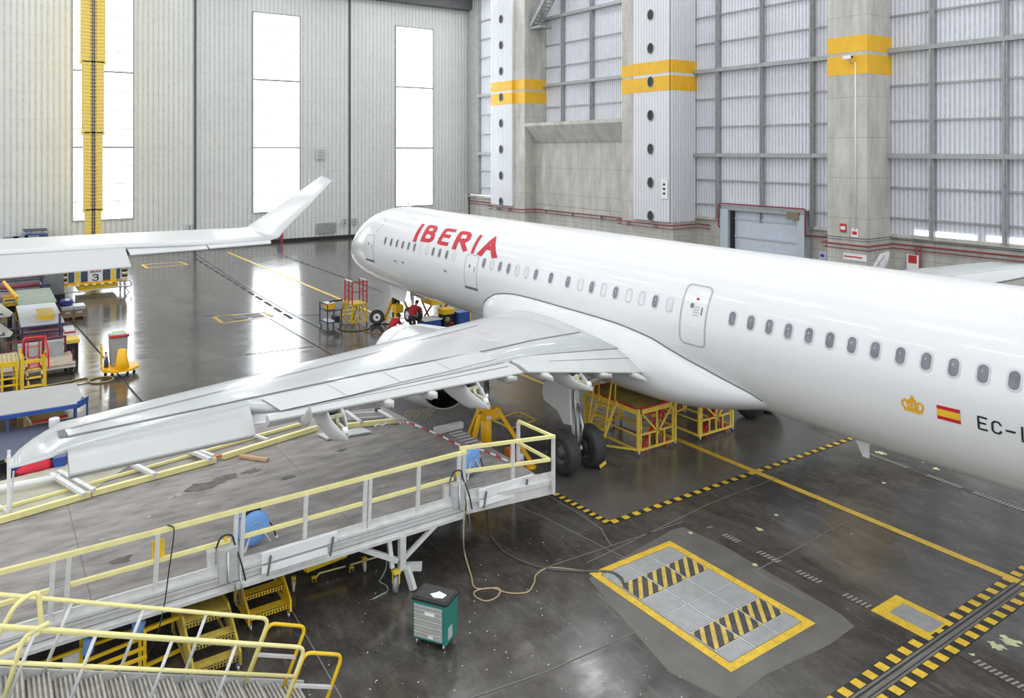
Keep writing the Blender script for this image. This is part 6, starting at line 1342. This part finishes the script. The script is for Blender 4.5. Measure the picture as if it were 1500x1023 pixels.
k = MB(); ym = (ys[3] + ys[4]) / 2; letters(k, '3', lambda u, v: Vector((X3 + .066, ym - .14 + u * .5, 0.89 + v * .36)), .17, sub=2); k.build('number_lettering', M_BLACK, t)
k = MB(); letters(k, 'IBERIA', lambda u, v: Vector((X3 + .066, ym - .3 + u * .145 + v * .05, 1.4 + v * .13)), .25, sub=2); k.build('red_lettering', M_IBRED, t)
k = MB(); k.box((X3 + .06, ys[3] + .06, 1.34), (X3 + .064, ys[4] - .06, 1.355)); k.build('rule_line', M_OUT, t)
k = MB(); k.tube([(X3 + .15, ya - .1, .35), (X3 + .4, ya + 1.0, .3), (X3 + .2, yb - .8, .4), (X3 + .2, yb + .1, .35)], .04); k.tube(rpath([(X3 + .1, yb - .6, .8), (X3 + .3, yb + .15, .75), (X3 + .3, yb + .25, .4), (X3 + .1, yb - .1, .3), (X3 - .5, yb + .1, .4)], .1), .04)
for x, y in ((X3 - .1, ya + .1), (X3 - .1, yb - .1), (X3 - 2, ya + .1), (X3 - 2, yb - .1)): k.beam((x, y, 0), (x, y, .85), .1)
k.beam((X3 + .1, yb - .1, .3), (X3 + .35, yb + .1, 0), .05); k.build('under_frame', M_GALV, t)
k = MB()
for i in range(7): k.box((X3 + .1, ya + .3 + i * .45, .62), (X3 + .2, ya + .5 + i * .45, .70))
k.build('fender_pad', M_PAPER, t)
# pallet with boxes
t = thing('pallet', 'wooden pallet under two cardboard boxes on the wet floor', 'pallet', (-8.8, -13.7, 0)); k = MB()
for y in (-14.25, -13.75, -13.25): k.box((-9.3, y - .05, 0), (-8.25, y + .05, .1))
k.build('bearer', M_WOOD, t); k = MB()
for i in range(5): k.box((-9.3 + i * .22, -14.3, .1), (-9.15 + i * .22, -13.15, .13))
k.build('top_board', M_WOOD, t)
for i, (y, lb) in enumerate(((-14.28, 'left brown cardboard box on the wooden pallet'), (-13.72, 'right brown cardboard box with open white top on the pallet'))):
    o = thing('cardboard_box', lb, 'box', (-8.8, y + .27, .13)); k = MB(); k.box((-9.25, y, .13), (-8.28, y + .53, .62)); k.build('carton', M_CARD, o); k = MB(); k.box((-9.26, y - .005, .5), (-8.27, y + .535, .66)); k.build('white_wrap', M_PAPER, o); k = MB(); k.box((-8.275, y + .15, .3), (-8.27, y + .38, .4)); k.build('label', M_PAPER, o)
o = thing('bag', 'round blue bag with white cloth on the left cardboard box', 'bag', (-8.8, -14.05, .66)); k = MB(); q = Vector((-8.75, -14.05, .66)); k.lathe(q, (0, 0, 1), [(0, .27), (.1, .33), (.25, .33), (.36, .24), (.4, .1)], 18); k.build('body', mat('indigo_bag', (.06, .06, .3), .6), o); k = MB(); k.lathe(q + Vector((.2, .05, .3)), (.3, 0, 1), [(0, .1), (.06, .14), (.1, .06)], 8); k.build('cloth', M_PAPER, o)
# long benches
def bench(label, x0, x1, y0, y1, h, top, frame_m, shelves=(), topm=None):
    t = thing('workbench', label, 'bench', ((x0 + x1) / 2, (y0 + y1) / 2, 0)); k = MB(); k.box((x0, y0, h - .06), (x1, y1, h)); k.build('top', top, t); k = MB()
    for x in (x0 + .06, x1 - .06):
        for y in (y0 + .06, y1 - .06): k.beam((x, y, 0), (x, y, h - .06), .07)
    for y in (y0 + .06, y1 - .06): k.beam((x0, y, h - .12), (x1, y, h - .12), .06); k.beam((x0, y, .2), (x1, y, .2), .05)
    for x in (x0 + .06, x1 - .06): k.beam((x, y0, .2), (x, y1, .2), .05)
    k.build('frame', frame_m, t)
    for z, m in shelves: k = MB(); k.box((x0 + .05, y0 + .05, z - .03), (x1 - .05, y1 - .05, z)); k.build('shelf', m, t)
    return t
M_PINK = mat('pink_sheet', (.6, .3, .32), .7, var=.15)
bench('long bench with dull green top below the second wing', -12.9, -7.8, -16.25, -14.55, 1.1, mat('green_top', (.28, .34, .27), .6, var=.12), M_NAVY, ((.6, M_DARK),))
bench('long bench covered in white sheeting next to the green topped bench', -7.7, -2.1, -16.35, -14.65, 1.1, mat('white_sheeting', (.7, .73, .77), .5, var=.05), M_NAVY, ((.8, M_PINK), (.4, M_PINK)))
small('storage_box', 'yellow box on the end of the white covered bench', 'box', [('box', (-4.9, -15.6, 1.1), (-3.0, -15.0, 1.27), M_YEL), ('lid', (-4.95, -15.65, 1.27), (-2.95, -14.95, 1.32), M_YEL)])
t = thing('folding_rail', 'navy upright rail at the near end of the white covered bench', 'rail', (-1.9, -15.5, 0)); k = MB(); k.beam((-1.9, -14.85, 0), (-1.9, -14.85, 1.55), .09); k.beam((-1.9, -18.2, 1.05), (-1.9, -14.6, 1.05), .07); k.beam((-1.9, -18.2, .75), (-1.9, -14.85, .75), .07); k.beam((-1.9, -18.2, 0), (-1.9, -18.2, 1.05), .07); k.build('frame', M_NAVY, t)
small('folded_cloth', 'striped white and red cloths draped beside the navy rail', 'cloth', [('white_cloth', (-1.6, -14.75, .0), (-.6, -14.35, .85), M_PAPER), ('red_cloth', (-1.62, -14.77, .85), (-.58, -14.33, .92), M_RED), ('white_top', (-1.6, -14.75, .92), (-.6, -14.35, 1.0), M_PAPER)])
small('sack', 'yellow sack lying at the near end of the white covered bench', 'sack', [('sack', (.0, -14.85, .7), (.9, -14.3, .85), M_YEL2), ('stand', (.05, -14.8, 0), (.85, -14.35, .7), M_DARK)])
# flat cart with wooden deck
t = thing('flat_cart', 'low flat cart with wooden deck and dark red ends near the coiled hose', 'cart', (2.5, -15.9, 0)); k = MB(); k.box((1.4, -17.2, .42), (3.6, -14.7, .5)); k.build('deck', mat('cart_deck', (.45, .37, .28), .7, var=.15), t); k = MB(); k.box((1.4, -17.2, .34), (3.6, -14.7, .42)); k.build('edge', M_ALU, t); k = MB()
for y in (-16.9, -14.9): k.beam((1.5, y, .5), (1.5, y, 1.2), .07)
k.beam((1.5, -16.9, 1.17), (1.5, -14.9, 1.17), .07); k.beam((1.5, -16.9, .85), (1.5, -14.9, .85), .05); k.beam((3.3, -14.75, .5), (3.3, -14.75, .95), .04); k.beam((3.0, -14.75, .5), (3.0, -14.75, .95), .04)
k.build('red_end', mat('maroon_steel', (.16, .03, .05), .5), t); k = MB(); k.box((1.55, -16.6, .5), (2.0, -15.0, 1.1)); k.build('grey_housing', M_STRUT, t)
for x, y in ((1.6, -17.0), (1.6, -14.85), (3.4, -14.8), (3.4, -17.0)): castor((x, y, .16), .16, .08, t, fork=M_STEEL)
hose('floor_hose', 'tan hose coiled into a ring beside the flat cart', [Vector((4.7, -15.9, .03)), Vector((4.5, -15.0, .03)), Vector((4.4, -14.4, .03))] + arc((5.0, -13.95, .03), .42, math.pi, 3 * math.pi, 14, (0, 1, 0), (1, 0, 0)) + [Vector((4.9, -14.5, .06)), Vector((5.1, -15.2, .03)), Vector((5.2, -16, .03))], .03, mat('hose_ochre', (.36, .29, .12), .6))
# yellow access stair with red gate
xs_ = 5.3; yl, yr = FX(32.5, 540, xs_).y, FX(65.5, 540, xs_).y; t = thing('access_steps', 'yellow access steps with red gate frame and red notice', 'steps', (xs_, (yl + yr) / 2, 0)); k = MB()
for y in (yl, yr): k.beam((xs_, y, .0), (xs_, y, 1.5), .11, .09)
k.beam((xs_, yl, 1.18), (xs_, yr, 1.18), .08, .1); k.beam((xs_, yl, .25), (xs_, yr, .25), .06)
for y in (yl - .02, yr): k.beam((xs_ - 1.4, y, 0), (xs_ - 1.4, y, 1.4), .07); k.beam((xs_ - 1.4, y, 1.2), (xs_, y, 1.2), .06)
k.build('frame', M_YEL, t); k = MB(); k.tube(rpath([(xs_, yl + .05, 1.4), (xs_, yl + .05, 2.05), (xs_, yr - .05, 2.05), (xs_, yr - .05, 1.4)], .08), .05); k.tube(rpath([(xs_, yl + .18, 1.9), (xs_, yl + .18, 1.32), (xs_, yr - .18, 1.32), (xs_, yr - .18, 1.9)], .12), .03); k.beam((xs_, yl + .2, 1.72), (xs_, yr - .2, 1.72), .03)
k.beam((xs_, yr, 2.1), (xs_ + .35, yr + .1, 1.55), .05); k.beam((xs_, yr, 1.45), (xs_ + .35, yr + .1, 1.3), .05); k.beam((xs_ + .35, yr + .1, 1.56), (xs_ + .35, yr + .1, .9), .05)
k.build('red_gate', M_RED, t); k = MB(); k.box((xs_ + .06, yl + .16, .93), (xs_ + .08, yr - .14, 1.12)); k.build('notice', M_RED, t); k = MB()
for i in range(3): k.box((xs_ + .081, yl + .24, .97 + i * .045), (xs_ + .084, yr - .22, .985 + i * .045))
k.build('notice_text', M_PAPER, t)
for y in (yl + .12, yr - .12):
    k = MB(); P0 = Vector((xs_ - .9, y, 1.1)); P1 = Vector((xs_ + .05, y + .1, .1))
    for i in range(7): k.m = i % 2; k.beam(P0.lerp(P1, i / 7), P0.lerp(P1, (i + 1) / 7), .05, .13)
    k.build('hazard_stringer', [M_BLACK, mat('pale_yellow_paint', (.8, .68, .25), .5)], t)
for i in range(4): f = (i + .5) / 4; k = MB(); k.box((xs_ - .9 + .95 * f - .12, yl + .12, 1.1 - 1.0 * f), (xs_ - .9 + .95 * f + .12, yr - .1, 1.13 - 1.0 * f)); k.build('tread', M_YEL2, t)
t = thing('slatted_platform', 'yellow platform with slatted beige deck at the left edge', 'platform', (5, -18, 0)); ya_, yb_ = -19.2, yl - .12; k = MB(); k.box((xs_ - 1.5, ya_, 1.2), (xs_, yb_, 1.26)); k.build('deck', mat('beige_deck', (.55, .45, .22), .6, var=.1), t); k = MB()
for i in range(12): y = yb_ - .06 - i * .14; k.box((xs_ - 1.5, y - .02, 1.26), (xs_ - .02, y + .02, 1.285))
k.build('slat', mat('slat_brown', (.35, .28, .15), .7), t); k = MB(); k.box((xs_ - .02, ya_, 1.08), (xs_ + .05, yb_, 1.27))  # slats are a darker brown than the beige deck
for z in (.15, .4, .65): k.beam((xs_, ya_, z), (xs_, yb_, z), .06)
for y in (yb_ - .05, yb_ - .5, yb_ - .72): k.beam((xs_, y, 0), (xs_, y, 1.1), .07)
for y in (ya_ + .1, yb_ - .1): k.beam((xs_ - 1.4, y, 0), (xs_ - 1.4, y, 1.2), .07)
k.build('frame_bar', M_YEL, t); k = MB()
for i in range(10): k.m = i % 2; k.box((xs_ + .02, ya_ + i * .17, .9), (xs_ + .06, ya_ + (i + 1) * .17, .97))
k.build('hazard_edge', [M_BLACK, M_PAPER], t)
# grey table with blue frame
ZT2 = 1.0; P = [G(*p, ZT2) for p in ((-25, 579), (111, 561), (121, 580), (114, 591), (-25, 613))]
t = thing('work_table', 'long grey table with blue frame in front of the yellow steps', 'table', (9.5, -16.5, 0)); k = MB(); k.prism([p - UP * .05 for p in P], (0, 0, .05)); k.build('top', mat('table_grey', (.4, .4, .385), .6, var=.05, scale=1.5, dirt=(.48, .48, .46), dirt_amt=.3), t)
k = MB(); a, b = P[4] + Vector((.04, 0, -.07)), P[3] + Vector((.04, 0, -.07)); k.beam(a, b, .05, .12); q = P[2]; k.beam(P[3] + UP * -.05, q + UP * -.05 + Vector((.3, .12, 0)), .05, .2); k.beam(P[1] + UP * -.1, q + UP * -.1, .05, .08); k.build('blue_edge', M_BLUE, t); k = MB()
for p in (P[3] + Vector((-.05, -.05, 0)), q + Vector((.3, .1, 0)), P[1] + Vector((.1, -.05, 0)), P[3].lerp(P[4], .75)): k.beam((p.x, p.y, 0), (p.x, p.y, ZT2 - .05), .06)
k.build('leg', mat('leg_blue', (.04, .1, .26), .5), t)
# low navy topped bench
zb = .45; P = [G(*p, zb) for p in ((-25, 638), (111, 611), (117, 620), (60, 668), (-25, 680))]; t = thing('low_bench', 'low bench with dark navy top between the grey table and the wing tip', 'bench', (11, -16.5, 0)); k = MB(); k.prism([p - UP * .06 for p in P], (0, 0, .06)); k.build('top', mat('navy_top', (.085, .095, .15), .6, var=.1, scale=2), t); k = MB()
for p in P: q = p.lerp(P[0].lerp(P[2], .5), .08); k.beam((q.x, q.y, 0), (q.x, q.y, zb - .06), .07)
k.build('leg', M_NAVY, t); k = MB(); a, b = P[4], P[3]
for i in range(8): k.m = i % 2; k.beam(a.lerp(b, i / 8), a.lerp(b, (i + 1) / 8), .05, .07)
k.build('hazard_edge', [M_BLACK, M_YEL], t)
q = G(79.5, 626, zb); o = thing('bucket', 'small white drum standing on the low navy bench', 'bucket', q); k = MB(); k.lathe(q, (0, 0, 1), [(0, .13), (.02, .15), (.26, .15), (.28, .14), (.3, .03)], 20); k.build('drum', M_PAPER, o)
# yellow tray trolley under the table
P = [G(*p, .5) for p in ((37, 607), (92, 598), (99, 609), (46, 619))]; t = thing('tray_trolley', 'yellow tray trolley with red edge under the grey table', 'trolley', (10, -15.8, 0)); k = MB(); k.prism([p - UP * .05 for p in P], (0, 0, .04)); k.build('tray', M_YEL2, t); k = MB(); k.beam(P[3], P[2], .05, .08); k.build('red_edge', M_RED, t); k = MB(); k.beam(P[0], P[3], .05, .05); k.beam(P[1], P[2], .05, .05); k.build('white_edge', M_PAPER, t); k = MB()
for p in P: k.beam((p.x, p.y, 0), (p.x, p.y, .46), .05)
k.build('leg', M_YEL, t)
for px, lb in ((10, 'brown timber crate under the left end of the grey table'), (31, 'yellow post crate beside the tray trolley under the grey table')):
    q = G(px, 622, .0) + Vector((-1.0, 0, 0)); small('crate', lb, 'crate', [('crate', (q.x - .3, q.y - (.3 if px < 20 else .09), 0), (q.x + .3, q.y + (.3 if px < 20 else .09), .55), M_YWORN if px > 20 else mat('brown_timber', (.25, .16, .1), .7, var=.3, scale=8)), ('rim', (q.x - .32, q.y - (.32 if px < 20 else .1), .55), (q.x + .32, q.y + (.32 if px < 20 else .1), .6), M_YWORN)])
# far left odds and ends
for (px, py, lb, sx) in ((2, 476, 'grey topped table with papers at the left edge, farther one', 1.6), (0, 505, 'grey topped table with a bottle at the left edge, nearer one', 1.4)):
    z = 1.1; a = G(px, py - 30, z); t = thing('work_table', lb, 'table', (a.x, a.y - .4, 0)); q = [G(*p, z) for p in (((-30, py - 31), (1, py - 31), (19, py - 18), (15, py - 13), (-30, py - 9)))]; k = MB(); k.prism([p - UP * .05 for p in q], (0, 0, .05)); k.build('top', mat('stone_top', (.55, .53, .48), .6, var=.06), t); k = MB()
    for p in (q[2], q[3], q[1], q[4]): r_ = p.lerp(q[0], .06); k.beam((r_.x, r_.y, 0), (r_.x, r_.y, z - .05), .07)
    k.build('leg', M_DARK, t); k = MB(); c0 = q[2].lerp(q[4], .3)
    for j in range(4): c1 = c0 + Vector((random.uniform(-.4, .3), random.uniform(-.25, .1), .002)); k.box(c1, c1 + Vector((.2, .1, .015)))
    k.build('paper_scatter', M_BLACK, t)
x0 = -13.5; t = thing('tube_rack', 'dark rack holding pink and red wrapped tubes below the second wing', 'rack', (x0, -15.7, 0)); k = MB(); yR = FX(62, 410, x0).y
for y in (-18.5, yR): k.beam((x0, y, 0), (x0, y, 1.9), .1); k.beam((x0 - 1, y, 0), (x0 - 1, y, 1.9), .1)
for z in (.45, 1.0, 1.55): k.beam((x0, -18.5, z), (x0, yR, z), .07); k.beam((x0 - 1, -18.5, z), (x0 - 1, yR, z), .07)
k.build('frame', M_NAVY, t)
for z, m, lb in ((.58, M_PINK, 'pink wrapped tube on the lowest level of the dark rack'), (1.13, mat('crimson_wrap', (.35, .1, .13), .6), 'crimson wrapped tube on the middle level of the dark rack'), (1.68, M_PINK, 'pink wrapped tube on the top level of the dark rack')):
    o = thing('tube', lb, 'tube', (x0 - .4, -16, z - .08)); MB().cyl((x0 - .4, -18.4, z + .06), (x0 - .4, yR - .1, z + .06), .15).build('wrap', m, o); MB().cyl((x0 - .4, yR - .12, z + .06), (x0 - .4, yR - .02, z + .06), .1).build('end_cap', M_PAPER, o)
q = FX(10, 445, -9.2); t = thing('hoist_cart', 'yellow hoist cart with orange arm left of the green topped bench', 'cart', (-9.2, q.y, 0)); y = q.y; k = MB()
for dx in (-.5, .3):
    for dy in (-.12, .42): k.beam((-9.2 + dx, y + dy, .1), (-9.2 + dx, y + dy, 1.3), .08)
for z in (.5, .95, 1.3): k.beam((-8.9, y - .12, z), (-8.9, y + .42, z), .08); k.beam((-9.7, y - .12, z), (-9.7, y + .42, z), .08)
k.build('frame_bar', M_YEL, t); MB().beam((-9.0, y + .45, 1.3), (-11, y - .1, 1.9), .12, .12).build('arm', M_ORANGE, t); k = MB(); k.box((-9.7, y - .1, .5), (-8.95, y + .4, .9)); k.build('motor', M_DARK, t)
for dx in (-.45, .3): castor((-9.2 + dx, y + .15, .1), .1, .05, t)
q = FX(78, 425, -13.8); small('machine_housing', 'grey machine housing between the tube rack and the number 3 cabin', 'machine', [('housing', (-14.6, q.y - .4, .5), (-13.8, q.y + .55, 1.75), mat('machine_grey', (.22, .22, .22), .6, var=.15)), ('base', (-14.6, q.y - .4, 0), (-13.75, q.y + .6, .5), M_DARK)])
q = FX(67, 420, -13.2); small('canister', 'dark canister with white label beside the grey machine housing', 'canister', [('body', (-13.4, q.y - .18, 0), (-13.0, q.y + .2, 1.3), M_NAVY), ('label', (-13.0, q.y - .05, .8), (-12.99, q.y + .05, 1.05), M_PAPER)])
# dark blue vehicle by the doors
xv = -34.3; va, vb = FX(4, 350, xv).y, FX(72, 345, xv).y; t = thing('van', 'dark blue van parked by the hangar door behind the second wing', 'van', (xv, (va + vb) / 2, 0)); zt_ = FX(40, 341, xv).z
k = MB(); pr_ = [(va - .6, .35), (vb, .35), (vb, zt_ * .72), (vb - .1, zt_ - .12), (va + 1.6, zt_ - .08), (va + .5, zt_ * .66), (va - .6, zt_ * .55)]; k.prism([(xv - 1.7, y, z) for y, z in pr_], (1.7, 0, 0)); k.build('body', mat('van_blue', (.04, .09, .19), .25, var=.1, coat=.5), t, bevel=.06)
k = MB()
for y in (vb - 1.2, vb - 2.6, va + 1.2): k.box((xv, y - .5, zt_ * .66), (xv + .02, y + .5, zt_ - .25))
k.build('side_window', mat('tinted_glass', (.3, .33, .36), .1), t); k = MB()
for x in (xv - .1, xv - 1.5): k.beam((x, va + 1.4, zt_ + .12), (x, vb - .1, zt_ + .12), .09)
for y in (va + 1.6, vb - .4, (va + vb) / 2 + .4): k.beam((xv - 1.5, y, zt_ + .02), (xv - .1, y, zt_ + .02), .06)
k.build('roof_rack', M_NAVY, t)
for y in (va + .3, vb - .9):
    for x in (xv - .1, xv - 1.6): MB().lathe((x, y, .36), (1, 0, 0), [(-.1, .2), (-.1, .34), (-.06, .36), (.06, .36), (.1, .34), (.1, .2), (.09, .05)], 20).build('wheel', M_TYRE, t)
# items glimpsed beneath the wing tip
q = G(50, 689, ZD); o = thing('rag', 'crumpled bright red cloth on the dock under the wing tip', 'cloth', q); k = MB(); k.loft([[q + Vector((math.cos(a) * r * .8, math.sin(a) * r * 1.5 + z * .3, z + .04 * math.sin(3 * a + z * 20))) for a in [2 * math.pi * i / 14 for i in range(14)]] for z, r in ((.0, .26), (.08, .24), (.18, .17), (.26, .06))]); k.build('fabric', mat('red_cloth', (.62, .02, .05), .7), o)
for px, py, lb in ((88, 692, 'blue box on the dock behind the red cloth near the aileron'), (24, 699, 'blue box on the dock beside the white upright post')):
    q = G(px, py - 4, ZD) + Vector((-.25, 0, 0)); small('storage_box', lb, 'box', [('box', (q.x - .2, q.y - .12, ZD), (q.x + .1, q.y + .14, ZD + .2), M_BLUE), ('lid', (q.x - .21, q.y - .13, ZD + .2), (q.x + .11, q.y + .15, ZD + .24), M_BLUE)])

# phrases shared by the things that repeat
GROUPS = {'work_table': 'tables on the left side of the hangar', 'floor_hose': 'hoses and cables on the hangar floor', 'hose_reel': 'blue hose reels on the dock', 'control_box': 'grey boxes on doors and railing', 'floor_hatch': 'steel hatches in the floor', 'step_ladder': 'yellow step ladders under the dock', 'sliding_extension': 'sliding frames on the dock edge', 'cardboard_box': 'cardboard boxes on the pallet', 'tube': 'wrapped tubes on the dark rack', 'wall_sign': 'signs on the right wall', 'workbench': 'long benches below the second wing', 'work_stand': 'yellow work stands under the fuselage', 'person': 'people working at the nose gear', 'bottle': 'bottles beside the grey bin', 'crate': 'crates under the grey table', 'storage_box': 'plastic storage boxes', 'cloth': 'cloths on equipment', 'board': 'loose boards', 'airliner': 'white airliners in the hangar', 'door_vent': 'vents on the hangar doors', 'tool_cabinet': 'tool cabinets on castors'}
cnt = {}
for o in bpy.data.objects:
    if o.parent is None and 'category' in o: cnt.setdefault(o.name.split('.')[0], []).append(o)
for n, L_ in cnt.items():
    if len(L_) > 1 and n in GROUPS:
        for o in L_: o['group'] = GROUPS[n]
